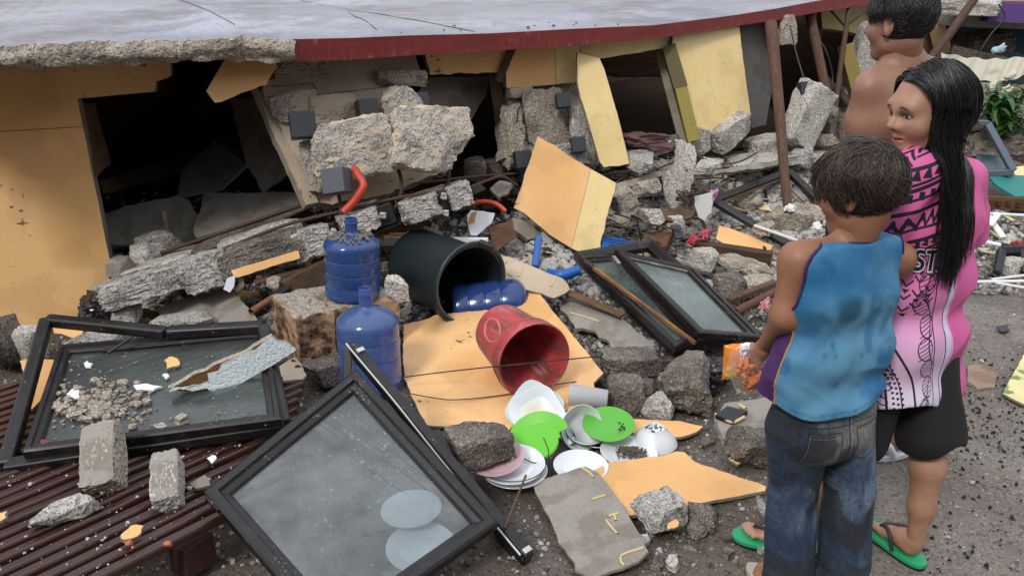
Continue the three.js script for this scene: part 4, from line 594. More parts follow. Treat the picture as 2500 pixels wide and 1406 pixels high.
const brick = (label, a, b, w, d, seed, mat) => { // a lump of hollow block standing or lying between two points
  const L = a.distanceTo(b), g = rockGeo(w, L, d, seed, { rough: .045, boxy: .95, cuts: 4, detail: 12, crease: .5 }); const y = b.clone().sub(a).normalize(), x = V(1, 0, .15).sub(y.clone().multiplyScalar(V(1, 0, .15).dot(y))).normalize(), z = V().crossVectors(x, y); plastered(g, V(.35, .1, .9), .62);
  g.applyMatrix4(new THREE.Matrix4().makeBasis(x, y, z).setPosition(a.clone().add(b).multiplyScalar(.5))); return solo('concrete_chunk', label, 'rubble', g, [mat, M.board]);
};
brick('larger upright broken block standing on the slats before the window', wh(250, 1195, .215), wd(252, 1046, 2.42), .112, .10, 91, M.concWarm);
brick('smaller squat block lying on the slats in front of the window', wh(408, 1232, .215), wh(410, 1122, .27), .088, .09, 92, M.conc);
rock('long thin splinter of concrete lying along the slats', wh(150, 1250, .23), [.17, .05, .06], 93, M.conc, { ry: .75 });
rock('crumb at the end of the long concrete splinter', wh(200, 1238, .225), [.045, .035, .04], 94, M.concWarm);
rock('round brown pebble on the broken window', onW(443, 1024, .05), [.036, .03, .03], 95, M.concWarm, { rough: .01, cuts: 0 });
const chip = (label, px, h, mat, t = .012, seed = 1, cat = 'chip') => board('painted_chip', label, cat, px, flat3([...px[0].slice(0, 2), h], [...px[1].slice(0, 2), h + .006], [...px[2].slice(0, 2), h]), t, mat, { seed, jag: .004, step: .012 });
chip('ochre chip lying on the open slats below the small block', [[292, 1306], [318, 1282], [350, 1283], [344, 1300], [302, 1318]], .235, [M.ochre, M.edge], .016, 3);
chip('red crumb just below the ochre chip on the slats', [[302, 1320], [318, 1316], [316, 1328], [304, 1332]], .222, std({ color: C(.4, .12, .07) }), .014, 4);
chip('lone red crumb on the slats near the black sash', [[396, 1324], [414, 1320], [412, 1330], [398, 1332]], .222, std({ color: C(.45, .13, .08) }), .014, 5);
chip('cream and grey chip on the slats beside the small block', [[462, 1180], [500, 1158], [516, 1166], [512, 1184], [478, 1192]], .225, [M.board, M.edge], .014, 6);
chip('white flake on the slats below the window frame', [[503, 1118], [516, 1110], [528, 1118], [515, 1132]], .222, M.white, .008, 7);
chip('ochre crumb at the very left edge on the slats', [[-6, 1252], [16, 1246], [14, 1262], [-4, 1274]], .222, [M.ochre, M.edge], .014, 8);
const flake = (label, px, mat, d = .045) => board('painted_chip', label, 'chip', px, up(P1, d), .01, mat, { seed: px[0][0], jag: .004, step: .012 });
flake('white flake near the upper corner of the broken window', [[202, 886], [212, 880], [224, 886], [220, 896], [206, 895]], M.white);
flake('ochre and grey chip in the middle of the broken window', [[398, 880], [412, 870], [434, 876], [436, 892], [404, 900]], [M.ochre, M.edge]);
flake('long white flake in the middle of the broken window', [[324, 940], [360, 936], [394, 942], [372, 952], [330, 950]], M.white);
flake('white angular flake over the rubble on the window', [[160, 962], [176, 948], [192, 952], [194, 970], [178, 972]], M.white);
flake('small white flake beside the plaster moulding', [[394, 914], [404, 910], [412, 916], [404, 924]], M.white);
flake('dark red flakes in the lower corner of the window', [[74, 1078], [100, 1072], [120, 1078], [96, 1086]], std({ color: C(.22, .04, .03) }));
flake('brown shard near the lower bar of the window', [[370, 1036], [392, 1030], [408, 1038], [390, 1048]], M.concWarm);
{ // loose rubble on the glass
  const r = mul(11), gs = []; for (let i = 0; i < 620; i++) { const k = r() < .6; const x = k ? 240 + 150 * (r() + r() - 1) : 110 + 560 * r(), y = k ? 985 + 62 * (r() + r() - 1) : 860 + 230 * r(); if (y > 1106 - x * .1 || (x < 150 - (y - 860) * .3) || y < 852 - (x - 150) * .06) continue; const s = k ? .004 + .017 * r() * r() : .002 + .005 * r() * r(); gs.push(place(rockGeo(s * 2, s * 1.3, s * 1.7, i, { detail: 1, rough: .2 }), onW(x, y, .032 + s * .5), 0, r() * 6, 0)); }
  const m = solo('window_rubble', 'crumbs of rubble strewn over the glass of the broken window', 'rubble', mergeGeometries(gs), M.concWarm); m.userData.kind = 'stuff';
}
{ // crumbs on the slats
  const r = mul(14), gs = [[], []]; for (let i = 0; i < 210; i++) { const x = -40 + 640 * r(), y = 1080 + 330 * r(); if (y < 1150 - x * .12 || x > 540 - (y - 1254) * 2) continue; const s = .0015 + .006 * Math.pow(r(), 5); gs[i % 14 ? 0 : 1].push(place(rockGeo(s * 2, s * 1.3, s * 1.7, i, { detail: 1, rough: .2 }), wh(x, y, .212 + .006 * r()), 0, r() * 6, 0)); }
  ['pale', 'white'].forEach((n, k) => { const m = solo('bench_crumbs', n + ' crumbs of plaster sprinkled over the slats of the bench', 'rubble', mergeGeometries(gs[k]), k ? M.white : M.gritPale); m.userData.kind = 'stuff'; });
}
// ---------------- stones round the bottle and bucket
rock('flat stone under the end of the white moulding', wh(768, 862, .08), [.2, .1, .16], 101, M.concPale);
rock('dark gritty stone before the blue bottle', wh(798, 908, .07), [.19, .11, .15], 102, M.concWet);
board('fallen_board', 'beige scrap between the white moulding and the bottle', 'board', [[672, 898], [722, 872], [748, 915], [740, 925], [690, 930]], flat3([672, 898, .22], [722, 872, .2], [740, 925, .2]), .012, [M.beige, M.edge], { seed: 64 });
rock('flat dark slab stone above the tall stone by the cup', wh(1540, 888, .08), [.27, .11, .16], 103, M.concWet, { boxy: .7, ry: .1 });
rock('tall gritty stone beside the translucent cup', wh(1525, 968, .06), [.14, .16, .15], 104, M.concWet, { boxy: .7 });
rock('largest rounded lump of aggregate near the carried bag', wh(1672, 938, .08), [.28, .2, .22], 105, M.concWet, { rough: .09 });
rock('small pale faced stone before the large lump', wh(1608, 992, .05), [.13, .10, .11], 106, M.conc);
rock('stone wedged between tall stone and large lump', wh(1580, 955, .04), [.12, .09, .1], 107, M.concDark);
rock('dark chunk resting on the stacked plates', wh(1168, 1092, .14), [.21, .13, .15], 108, M.concWet, { boxy: .7, ry: .35 });
rock('grey stone under the bitten wall piece by the jeans', wh(1842, 1092, .06), [.20, .13, .15], 109, M.concWet);
rock('grey and ochre chunk lying on the edge of the pointed board', wh(1612, 1250, .06), [.15, .09, .13], 110, M.conc, { boxy: .5, ry: .5 });
chip('ochre corner on the chunk lying on the pointed board', [[1630, 1278], [1652, 1266], [1660, 1276], [1648, 1290], [1632, 1294]], .085, [M.ochre, M.edge], .01, 9);
rock('gritty stone right of the grey and ochre chunk', wh(1715, 1262, .035), [.09, .065, .08], 111, M.concWet);
rock('pale angular pebble near the bottom edge', wh(1642, 1376, .02), [.055, .03, .04], 112, M.concPale);
rock('chipped lump with a cream face beside the grey sheet', wh(1570, 1320, .02), [.04, .03, .04], 113, M.concPale);
chip('ochre topped cube near the gritty stone by the jeans', [[1780, 1124], [1800, 1118], [1822, 1126], [1802, 1136]], .03, [M.ochre, M.edge], .02, 10);
rock('round pebble on the wet ground by the sandal', wh(1778, 1350, .015), [.03, .028, .03], 114, M.concWet, { cuts: 0 });
rock('gritty lump between bucket board and stones', wh(1700, 1290, .02), [.07, .04, .06], 115, M.concWet);
solo('plastic_sheet', 'crumpled black plastic lying in the gap behind the carried bag', 'plastic sheet', place(rockGeo(.2, .14, .16, 126, { rough: .2, detail: 10 }), wh(1725, 925, .05)), phy({ color: C(.014, .015, .017), roughness: .3 }));
solo('trim_strip', 'grey trim strip lying across the stones behind the crate', 'strip', barGeo(wh(1588, 884, .09), wh(1770, 876, .1), .02, .014), M.rebar);
// ================================================================ dishes
const PORC = phy({ color: C(.74, .76, .8), roughness: .22, clearcoat: .4 }), LIME = phy({ color: C(.13, .52, .025), roughness: .4 }), LEAF = phy({ color: C(.10, .42, .04), roughness: .4 });
const plateProf = (R, d = .02) => [[.001, .003], [R * .58, .003], [R * .66, .008], [R * .98, d], [R, d + .001], [R, d - .002], [R * .68, .002], [R * .6, -.002], [.001, -.002]];
const bowlProf = (R, h) => [[.001, .004], [R * .4, .004], [R * .62, h * .28], [R * .85, h * .7], [R * .98, h], [R * 1.02, h], [R * 1.015, h - .004], [R * .89, h * .66], [R * .66, h * .24], [R * .46, 0], [R * .46, -.006], [R * .42, -.006], [R * .42, 0], [.001, 0]];
const dish = (name, label, cat, prof, pos, nrm, mat, spin = 0) => { const t = thing(name, label, cat, pos); add(t, name === 'bowl' ? 'bowl_body' : 'plate_body', aim(lathe(prof, 56), pos, nrm, spin), mat); return t; };
{ // square-shouldered white plate with a brown stain, leaning
  const pos = wh(1312, 1012, .09), n = V(-.05, .62, .72).normalize(), t = thing('plate', 'white rounded square plate with a faint brown stain leaning on another', 'plate', pos), g = lathe(plateProf(.1, .018), 64), p = g.attributes.position;
  for (let i = 0; i < p.count; i++) { const x = p.getX(i), z = p.getZ(i), a = Math.atan2(z, x), k = 1 / Math.pow(Math.pow(Math.abs(Math.cos(a)), 3.6) + Math.pow(Math.abs(Math.sin(a)), 3.6), 1 / 3.6); p.setX(i, x * k); p.setZ(i, z * k); const uv = g.attributes.uv; uv.setXY(i, x / .24 + .5, z / .24 + .5); } g.computeVertexNormals();
  const st = dataTex(256, (u, v) => { const d = Math.hypot(u - .5, v - .5), e = sstep(.30, .12, d + .10 * (pf(u, v, 6, 811, 4) - .5)); return mix([.88, .90, .91], [.86, .80, .68], e * (.35 + .6 * pf(u, v, 9, 815, 4))); });
  add(t, 'plate_body', aim(g, pos, n, .5), phy({ map: st, roughness: .22, clearcoat: .4 }));
  const q = aim(g.clone(), V(0, 0, 0), UP); const t2 = thing('plate', 'pale blue white plate mostly hidden behind the leaning square plate', 'plate', wh(1305, 1000, .1)); const g2 = lathe(plateProf(.1, .018), 48); const pp = g2.attributes.position; for (let i = 0; i < pp.count; i++) { const x = pp.getX(i), z = pp.getZ(i), a = Math.atan2(z, x), k = 1 / Math.pow(Math.pow(Math.abs(Math.cos(a)), 4) + Math.pow(Math.abs(Math.sin(a)), 4), .25); pp.setX(i, x * k); pp.setZ(i, z * k); } g2.computeVertexNormals();
  add(t2, 'plate_body', aim(g2, wh(1306, 1000, .085), V(-.1, .6, .7), .9), phy({ color: C(.62, .74, .78), roughness: .25 }));
}
{
  const t = dish('bowl', 'white bowl standing on edge behind the lime plates', 'bowl', bowlProf(.088, .06), wh(1405, 1040, .06), V(.32, .3, .75), PORC); void t;
  const b2 = dish('bowl', 'white bowl with a blue flower print under the oval green plate', 'bowl', bowlProf(.088, .06), wh(1440, 1064, .02), V(-.12, .9, .35), PORC), r = mul(3), fl = [];
  const c = wh(1440, 1064, .02), ax = V(-.12, .9, .35).normalize(), { u, v } = basisOf(ax); for (let i = 0; i < 26; i++) { const a = 2.4 + 1.5 * r(), h = .2 + .5 * r(), rr = .088 * lerp(.6, .92, h) - .003, d = u.clone().multiplyScalar(Math.cos(a)).addScaledVector(v, Math.sin(a)); const g = new THREE.CircleGeometry(.004 + .004 * r(), 7).translate(0, 0, 0); g.lookAt(d.clone().multiplyScalar(-1)); g.translate(...c.clone().addScaledVector(ax, .06 * h + .004).addScaledVector(d, rr - .001).toArray()); fl.push(g); } add(b2, 'flower_print', mergeGeometries(fl), std({ color: C(.02, .28, .38) }));
}
{ const t = dish('plate', 'oval leaf green plate lying over the printed bowl', 'plate', plateProf(.1, .012), wh(1486, 1040, .085), V(-.04, .97, .22), LEAF); t.scale.set(1, 1, 1);
  const r = mul(8), gs = []; for (let i = 0; i < 40; i++) { const a = -.9 + 1.6 * r(), q = .045 + .02 * r(), s = .0015 + .002 * r(); gs.push(place(new THREE.IcosahedronGeometry(s, 0), wh(1486, 1040, .09).add(V(q * Math.cos(a), .002, -q * .9 * Math.sin(a))))); } add(t, 'grit', mergeGeometries(gs), M.concDark); }
{ // lime plate broken along one side, with a crack
  const pos = wh(1318, 1078, .1), n = V(-.22, .82, .5).normalize(), t = thing('plate', 'bright lime plate with one side broken off and a crack', 'plate', pos), g = lathe(plateProf(.118, .016), 72), p = g.attributes.position, keep = [], id = g.index.array;
  for (let i = 0; i < id.length; i += 3) { let x = 0, z = 0, a; for (let k = 0; k < 3; k++) { x += p.getX(id[i + k]) / 3; z += p.getZ(id[i + k]) / 3; } a = x * .45 + z * .9; const cr = Math.abs(x * .2 + z * -.05 + .0) ; if (a < .052 + .004 * n3(x * 70, 1, 2)) keep.push(id[i], id[i + 1], id[i + 2]); }
  g.setIndex(keep); add(t, 'plate_body', aim(g, pos, n, .35), LIME);
  const cr = [[1327, 1068], [1334, 1085], [1340, 1104], [1338, 1112]].map(([x, y]) => onPlane(x, y, { n, o: pos.clone().addScaledVector(n, .0045) })); add(t, 'crack', tubeGeo(cr, .0016, 5), std({ color: C(.01, .05, .005) }));
}
{ const c = wh(1595, 1082, .015), t = thing('bowl', 'white bowl turned upside down with grit on its foot ring', 'bowl', c); add(t, 'bowl_body', aim(lathe(bowlProf(.09, .062), 56), c.clone().add(V(0, .062, 0)), V(.03, -1, -.04)), PORC); const r = mul(9), gs = []; for (let i = 0; i < 26; i++) { const a = r() * 6.28, q = .034 * Math.sqrt(r()), s = .0015 + .003 * r(); gs.push(place(rockGeo(s * 2, s * 1.4, s * 2, i, { detail: 1 }), c.clone().add(V(q * Math.cos(a), .066, q * Math.sin(a))))); } add(t, 'grit', mergeGeometries(gs), M.concDark); }
{ const c = wh(1535, 1112, .02), t = dish('plate', 'white plate heaped with dirt beside the upturned bowl', 'plate', plateProf(.108, .018), c, V(.05, 1, .06), PORC), r = mul(10), gs = []; for (let i = 0; i < 420; i++) { const x = .062 * (r() + r() - 1) + .012, z = .05 * (r() + r() - 1) - .005, s = .002 + .005 * r() * r(), d = Math.hypot(x, z); gs.push(place(rockGeo(s * 2, s * 1.5, s * 2, i, { detail: 1, rough: .2 }), c.clone().add(V(x, .008 + Math.max(0, .022 - d * .4) * r(), z)))); } const m = add(t, 'dirt', mergeGeometries(gs), M.concDark); m.userData.kind = 'stuff'; }
dish('plate', 'white plate half hidden by the long grey sheet', 'plate', plateProf(.1, .018), wh(1418, 1146, .03), V(.02, 1, .06), PORC);
{ // stack of plates under the dark chunk
  const c = wh(1248, 1158, .03); dish('plate', 'lowest white plate with a dark rim under the stack', 'plate', plateProf(.118, .022), c.clone().add(V(.012, 0, 0)), V(.0, 1, .04), PORC);
  const t = dish('plate', 'white plate with black brush lines in the stack', 'plate', plateProf(.118, .024), c.clone().add(V(.004, .022, 0)), V(-.03, 1, .1), PORC), ring = (R, a0, a1, y, r) => { const q = []; for (let i = 0; i <= 14; i++) { const a = lerp(a0, a1, i / 14); q.push(c.clone().add(V(.004 + R * Math.cos(a), .022 + y - .1 * R * Math.sin(a) * -0.0, -R * Math.sin(a)))); } return tubeGeo(q, r, 5, 24); };
  add(t, 'brush_line', ring(.1185, -2.6, .3, .024, .0018), M.black); add(t, 'brush_line', tubeGeo([[1240, 1112], [1275, 1118], [1305, 1130], [1330, 1128]].map(([x, y]) => wh(x, y, .068)), .0022, 5), M.black); add(t, 'brush_line', tubeGeo([[1230, 1104], [1262, 1104], [1296, 1104]].map(([x, y]) => wh(x, y, .07)), .003, 5), M.black);
  const p3 = dish('plate', 'pink dirty plate on top of the stack', 'plate', plateProf(.1, .02), c.clone().add(V(-.05, .052, .0)), V(-.12, 1, .16), phy({ color: C(.62, .42, .45), roughness: .35 })), r = mul(12), gs = []; for (let i = 0; i < 160; i++) { const x = .06 * (r() + r() - 1), z = .03 * (r() + r() - 1) - .01, s = .002 + .004 * r() * r(); gs.push(place(rockGeo(s * 2, s * 1.5, s * 2, i, { detail: 1 }), c.clone().add(V(-.045 + x, .06 + .1 * x + .005, z)))); } add(p3, 'dirt', mergeGeometries(gs), M.concDark);
}
{ // translucent tumbler
  const a = wh(1484, 976, .10), b = wh(1390, 964, .11), t = thing('plastic_cup', 'translucent plastic tumbler lying on its side', 'cup', a.clone().setY(.02)); const L = a.distanceTo(b); add(t, 'cup_body', aim(lathe([[.001, .002], [.036, 0], [.038, .004], [.046, L], [.0475, L], [.0475, L - .003], [.0395, .003], [.001, .006]], 48), a, b.clone().sub(a)), phy({ color: C(.72, .72, .74), transmission: .55, roughness: .45, thickness: 0 }));
}
{ const t = thing('spoon', 'metal spoon lying below the cracked lime plate', 'spoon', wh(1395, 1080, .01)); const g = new THREE.SphereGeometry(.02, 20, 12).scale(.8, .25, 1.15); add(t, 'spoon_bowl', place(g, wh(1394, 1075, .035), .5, -.5, 0), M.silver); add(t, 'spoon_handle', tubeGeo([wh(1403, 1072, .03), wh(1440, 1090, .02), wh(1480, 1094, .02)], .0035, 6), M.silver); }
rock('small stone under the spoon and the printed bowl', wh(1482, 1082, .02), [.06, .05, .05], 121, M.concWet);
// plates lying on the ground beneath the leaning sash, seen through the fogged glass
dish('plate', 'white plate seen tilted through the fogged foreground glass', 'plate', plateProf(.095, .018), onPlane(1005, 1252, up(SASH_P, -.075)), V(-.05, .97, .05), PORC);
dish('plate', 'white plate lying below the fogged foreground glass', 'plate', plateProf(.105, .018), onPlane(1028, 1345, up(SASH_P, -.06)), V(.02, .97, .12), PORC);

// which thing a small piece of debris lies nearest to
const MARKS = [[1380, 480, 'beside the leaning two tone panel'], [1560, 380, 'below the dark doorway'], [1650, 430, 'round the slanting concrete post'], [1780, 340, 'under the yellow wall panel'], [1925, 500, 'at the foot of the thick brown pole'], [1830, 500, 'inside the empty black frame'], [1600, 540, 'before the slanting concrete post'], [1720, 600, 'behind the dark brown timber'], [1780, 700, 'beside the lump of aggregate'], [1860, 760, 'near the elbow of the boy'], [1500, 840, 'by the stacked windows'], [1600, 950, 'among the wet stones before the stacked windows'], [1430, 830, 'at the edge of the big ochre board'], [1480, 1130, 'among the dishes'], [1600, 1310, 'beside the long grey sheet'], [1780, 1310, 'beside the sandals of the boy'], [1750, 1150, 'on the ground beyond the pointed board'], [320, 620, 'inside the ochre doorway'], [500, 600, 'behind the fallen beam'], [480, 760, 'on the beige board under the beam'], [680, 680, 'beside the wooden tool handle'], [760, 850, 'by the cream block'], [1000, 520, 'below the end of the fallen beam'], [1200, 570, 'behind the drum'], [1200, 460, 'under the curved rod'], [50, 840, 'at the foot of the ochre wall'], [2400, 560, 'beside the white strips in the street'], [2470, 650, 'round the black stool in the street']];
const nearest = (x, y) => MARKS.reduce((b, m) => { const d = Math.hypot(x - m[0], (y - m[1]) * 1.6); return d < b[0] ? [d, m[2]] : b; }, [1e9, ''])[1];

// ================================================================ the rubble heap along the right half of the house
rock('tall cracked slab of wall leaning between the two brown poles', wd(1972, 285, 6.0), [.28, .46, .16], 201, M.concPale, { boxy: .6, ry: .5, rz: -.45 });
rock('broken pale corner hanging under the yellow wall panel', wd(1785, 322, 5.9), [.34, .19, .14], 202, M.concPale, { boxy: .5, ry: .6, rz: .35 });
rock('gritty wedge beside the olive door post', wd(1705, 345, 5.75), [.18, .20, .14], 203, M.conc, { rz: -.3 });
rock('rough concrete stump broken off below the olive door post', wd(1672, 395, 5.55), [.15, .26, .14], 204, M.concPale, { rz: -.25 });
rock('rough concrete post slanting down from the stump', wd(1655, 445, 5.35), [.16, .26, .15], 205, M.concPale, { rz: -.35 });
rock('pale slab with a black hole in it behind the brown pole', wd(1885, 352, 6.1), [.40, .12, .2], 206, M.concPale, { boxy: .7, rz: .12, ry: .3 });
rock('long dusty slab lying level behind the brown pole', wd(1875, 388, 5.9), [.62, .06, .3], 207, M.concPale, { boxy: .6, rz: .06, ry: .3 });
rock('squat lump below the long dusty slab', wd(1955, 385, 5.9), [.20, .14, .16], 208, M.conc);
rock('gritty lump under the yellow strip of wall', wd(1560, 400, 5.35), [.24, .09, .16], 209, M.conc, { rz: .1 });
rock('long broken ledge in front of the doorway', wd(1560, 372, 5.55), [.46, .07, .16], 210, M.concPale, { rz: .22, ry: .3 });
rock('pale block lying against the slanting post', wd(1730, 410, 5.5), [.22, .09, .16], 211, M.concPale, { rz: -.1 });
rock('brownish masonry block left of the slanting post', wd(1566, 462, 5.2), [.22, .10, .14], 212, M.concWarm, { boxy: .7, rz: .3 });
rock('brown faced block beside the leaning panel', wd(1520, 485, 5.1), [.14, .12, .12], 213, M.concWarm, { boxy: .7, rz: .35 });
rock('angular pale stone in the middle of the heap', wd(1590, 535, 5.1), [.20, .13, .14], 214, M.concPale, { rz: -.3 });
rock('small pale stone right of the angular stone', wd(1648, 542, 5.1), [.12, .09, .1], 215, M.concPale);
rock('brown clay block showing its holes in the heap', wd(1612, 592, 4.95), [.22, .09, .12], 216, std({ map: T.timber, color: C(1.3, 1, .8), bumpMap: T.concB, bumpScale: .01 }), { boxy: .6 });
rock('cut faced pale lump behind the stacked windows', wd(1715, 635, 4.75), [.17, .15, .14], 217, M.concPale);
rock('lump of aggregate right of the stacked windows', wd(1778, 700, 4.3), [.20, .15, .16], 218, M.concWet);
rock('flat brown slab behind the lump of aggregate', wd(1790, 640, 4.7), [.22, .05, .16], 219, M.concWarm, { boxy: .5 });
rock('large dusty boulder beneath the empty frame', wd(1920, 535, 5.4), [.27, .17, .2], 220, M.concWarm);
rock('dusty boulder beside the foot of the brown pole', wd(1985, 530, 5.5), [.22, .17, .18], 221, M.concWarm);
rock('flat boulder right behind the foot of the brown pole', wd(1965, 485, 5.7), [.26, .13, .18], 222, M.conc);
rock('stone under the lower bar of the empty frame', wd(1865, 560, 5.15), [.15, .09, .12], 223, M.concWarm);
rock('concrete wedge behind the shoulder of the boy', wd(1840, 660, 4.6), [.2, .08, .14], 224, M.concWarm);
rock('brown flat chunk lying near the elbow of the boy', wd(1850, 690, 4.4), [.24, .05, .18], 225, M.concWarm, { boxy: .5 });
board('low_wall', 'mossy yellow remnant of a low wall behind the empty frame', 'wall', [[1700, 520, .01], [1772, 492], [1850, 462], [1916, 430], [2010, 425], [2010, 500], [1860, 540], [1800, 556], [1700, 560]], plane3(wd(1700, 520, 5.6), wd(1916, 430, 6.0), wd(1800, 556, 5.5)), .1, [std({ map: dataTex(256, (u, v) => mix(mix(rgb(160, 140, 84), rgb(110, 94, 50), pf(u, v, 5, 901, 5)), rgb(50, 42, 28), sstep(.5, .7, pf(u, v, 9, 905, 4)) * .8), { rep: .8 }), roughness: .85 }), M.conc], { seed: 71, jag: .02 });
for (const [pts, pl, t, mat, lab] of [
  [[[1502, 448], [1600, 420], [1690, 402], [1700, 408], [1560, 440], [1500, 462]], [wd(1502, 448, 5.2), wd(1690, 402, 5.5), wd(1500, 462, 5.15)], .012, M.edge, 'long bent sheet edge above the brownish blocks'],
  [[[1745, 415, .003], [1860, 398, .003], [1990, 372, .003], [1990, 380], [1870, 408], [1750, 424]], [wd(1745, 415, 5.4), wd(1990, 372, 6.0), wd(1750, 424, 5.38)], .03, M.board, 'thin curled sheet across the heap behind the empty frame'],
  [[[1590, 520], [1660, 505], [1696, 512], [1690, 530], [1640, 540]], [wd(1590, 520, 5.1), wd(1696, 512, 5.15), wd(1640, 540, 5.05)], .015, M.timber, 'brown plank scrap behind the angular stone'],
  [[[1690, 480], [1742, 470], [1738, 520], [1722, 540], [1706, 530], [1700, 510]], [wd(1690, 480, 5.2), wd(1742, 470, 5.25), wd(1722, 540, 5.15)], .006, std({ color: C(.5, .49, .46) }), 'torn white cloth scrap left of the empty frame'],
  [[[1540, 525, .003], [1620, 552, .003], [1622, 558, .003], [1540, 532, .003]], [wd(1540, 525, 5.1), wd(1620, 552, 5.0), wd(1540, 532, 5.1)], .02, M.black, 'thin black bar poking out beside the leaning panel'],
  [[[1640, 548, .002], [1662, 548, .002], [1670, 580, .002], [1650, 582, .002]], [wd(1640, 548, 5.0), wd(1662, 548, 5.0), wd(1650, 582, 4.95)], .03, M.blackBox, 'dark grey tile standing in the heap'],
  [[[1772, 840], [1820, 822], [1894, 800], [1894, 812], [1800, 845]], [wh(1772, 840, .1), wh(1894, 800, .1), wh(1800, 845, .08)], .012, M.rust, 'rusty flat iron behind the elbow of the boy'],
  [[[1650, 905], [1700, 890], [1760, 884], [1765, 892], [1700, 902]], [wh(1650, 905, .06), wh(1760, 884, .06), wh(1700, 902, .05)], .01, M.edge, 'pale sliver of board on the stones before the stacked windows'],
  [[[1760, 620], [1830, 628], [1890, 660], [1890, 668], [1800, 650]], [wd(1760, 620, 4.75), wd(1890, 660, 4.5), wd(1800, 650, 4.6)], .015, M.edge, 'cream splinter of board below the dark timber'],
]) board('debris_board', lab, 'board', pts, plane3(...pl), t, mat, { seed: pts[1][0], jag: .006 });
solo('rusty_pipe', 'rusty pipe lying beside the elbow of the boy', 'pipe', tubeGeo([wd(1796, 762, 3.95), wd(1895, 712, 4.15)], .022, 10), M.rust);
solo('rusty_bar', 'rusty bar lying under the rusty pipe', 'bar', barGeo(wd(1780, 735, 4.1), wd(1895, 690, 4.3), .04, .03), M.rust);
for (const [x, y, D, c, lab] of [[1722, 572, 4.95, C(.35, .05, .09), 'crushed pink wrapper in the heap behind the dark timber'], [1690, 588, 4.9, C(.38, .03, .04), 'small red wrapper beside the brown clay block'], [1868, 742, 4.05, C(.5, .2, .2), 'pink crumpled wrapper beside the rusty pipe'], [1740, 475, 5.3, C(.45, .2, .38), 'tiny lilac wrapper at the corner of the empty frame'], [1930, 508, 5.3, C(.7, .7, .68), 'white scrap on the dusty boulder'], [1995, 555, 5.2, C(.7, .7, .68), 'white scrap beside the lower bar of the empty frame']])
  solo('wrapper', lab, 'litter', place(rockGeo(.07, .045, .05, x, { rough: .35, detail: 6 }), wd(x, y, D), .3, 1, .2), phy({ color: c, roughness: .3 }));
{ // nest of thin wires by the angular stone
  const r = mul(21), gs = []; for (let k = 0; k < 7; k++) { const pts = []; for (let i = 0; i < 6; i++) pts.push(wd(1650 + 50 * r(), 462 + 40 * r(), 5.12 + .1 * r())); gs.push(tubeGeo(pts, .004, 5)); } solo('wire_tangle', 'tangle of grey wires in the middle of the heap', 'wire', mergeGeometries(gs), M.rebar);
}
for (const [l, lab] of [[[[1540, 420, 5.4], [1480, 470, 5.1], [1560, 455, 5.2]], 'curled grey cable beside the yellow strip of wall'], [[[1700, 380, 5.6], [1760, 400, 5.5], [1800, 396, 5.5], [1850, 372, 5.8]], 'thin cable across the pale blocks'], [[[1500, 520, 5.0], [1580, 545, 5.0], [1660, 560, 4.95]], 'black cable below the angular stone']]) run('cable', lab, 'cable', l, .006, M.rebar);
{ // rods, conduits and slats sticking out all over the heap and the beam
  const r = mul(47); const zone = (n, x0, x1, y0, y1, lab, grp) => { for (let i = 0; i < n; i++) { const sx = lerp(x0, x1, r()), sy = lerp(y0, y1, r()), near = nearest(sx, sy), a = wg(sx, sy, .02), L = .12 + .3 * r(), d = V(r() - .5, .35 * (r() - .3), (r() - .5) * .7).normalize(), b = a.clone().addScaledVector(d, L); b.y = Math.max(b.y, gh(b.x, b.z) + .02); const m = a.clone().lerp(b, .5).add(V(0, .03 * r(), .03 * (r() - .5))), flat = r() < .4; const k = Math.floor(r() * 4); solo('debris_rod', (L > .26 ? 'long' : 'short') + ' ' + ['grey', 'black', 'brown', 'pale'][k] + (flat ? ' batten ' : ' rod ') + 'sticking out ' + near, 'rod', flat ? barGeo(a, b, .012 + .02 * r(), .006) : tubeGeo([a, m, b], .003 + .004 * r(), 6), [M.rebar, M.wire, M.timber, M.edge][k], 'thin rods ' + near); } };
  zone(44, 1480, 2000, 400, 640, 'thin rod or batten sticking out of the heap behind the stacked windows', 'rods in the heap behind the stacked windows'); zone(18, 1660, 1890, 620, 830, 'thin rod or batten in the debris between the stacked windows and the boy', 'rods beside the boy'); zone(20, 300, 1240, 490, 760, 'thin rod or batten in the debris round the fallen beam', 'rods round the fallen beam');
}
// poles and props
const pole = (label, a, b, r0, r1, mat, name = 'wooden_pole') => { const n = 18, pts = []; const g = new THREE.CylinderGeometry(r1, r0, a.distanceTo(b), 14, n); const p = g.attributes.position; for (let i = 0; i < p.count; i++) { const y = p.getY(i); p.setX(i, p.getX(i) + .012 * n3(y * 2, r0 * 90, 1)); p.setZ(i, p.getZ(i) + .01 * n3(y * 2, r0 * 90, 7)); } g.computeVertexNormals(); aim(g, a.clone().add(b).multiplyScalar(.5), b.clone().sub(a)); return solo(name, label, 'pole', g, mat); };
pole('thick brown pole propping up the red roof edge', wd(1926, 520, 5.3), wd(1882, 56, 6.2), .028, .042, M.rust);
pole('thinner brown pole further back, right of the thick one', wd(2040, 345, 6.4), wd(1976, 34, 6.8), .034, .036, M.rust);
pole('grey steel pole beside the head of the shirtless man', wd(2034, 300, 6.6), wd(2076, 10, 7.0), .02, .02, M.rebar, 'steel_pole');
pole('grey pipe sloping down behind the shirtless man', wd(2010, 190, 7.0), wd(2150, 318, 6.6), .035, .035, M.rebar, 'steel_pipe');
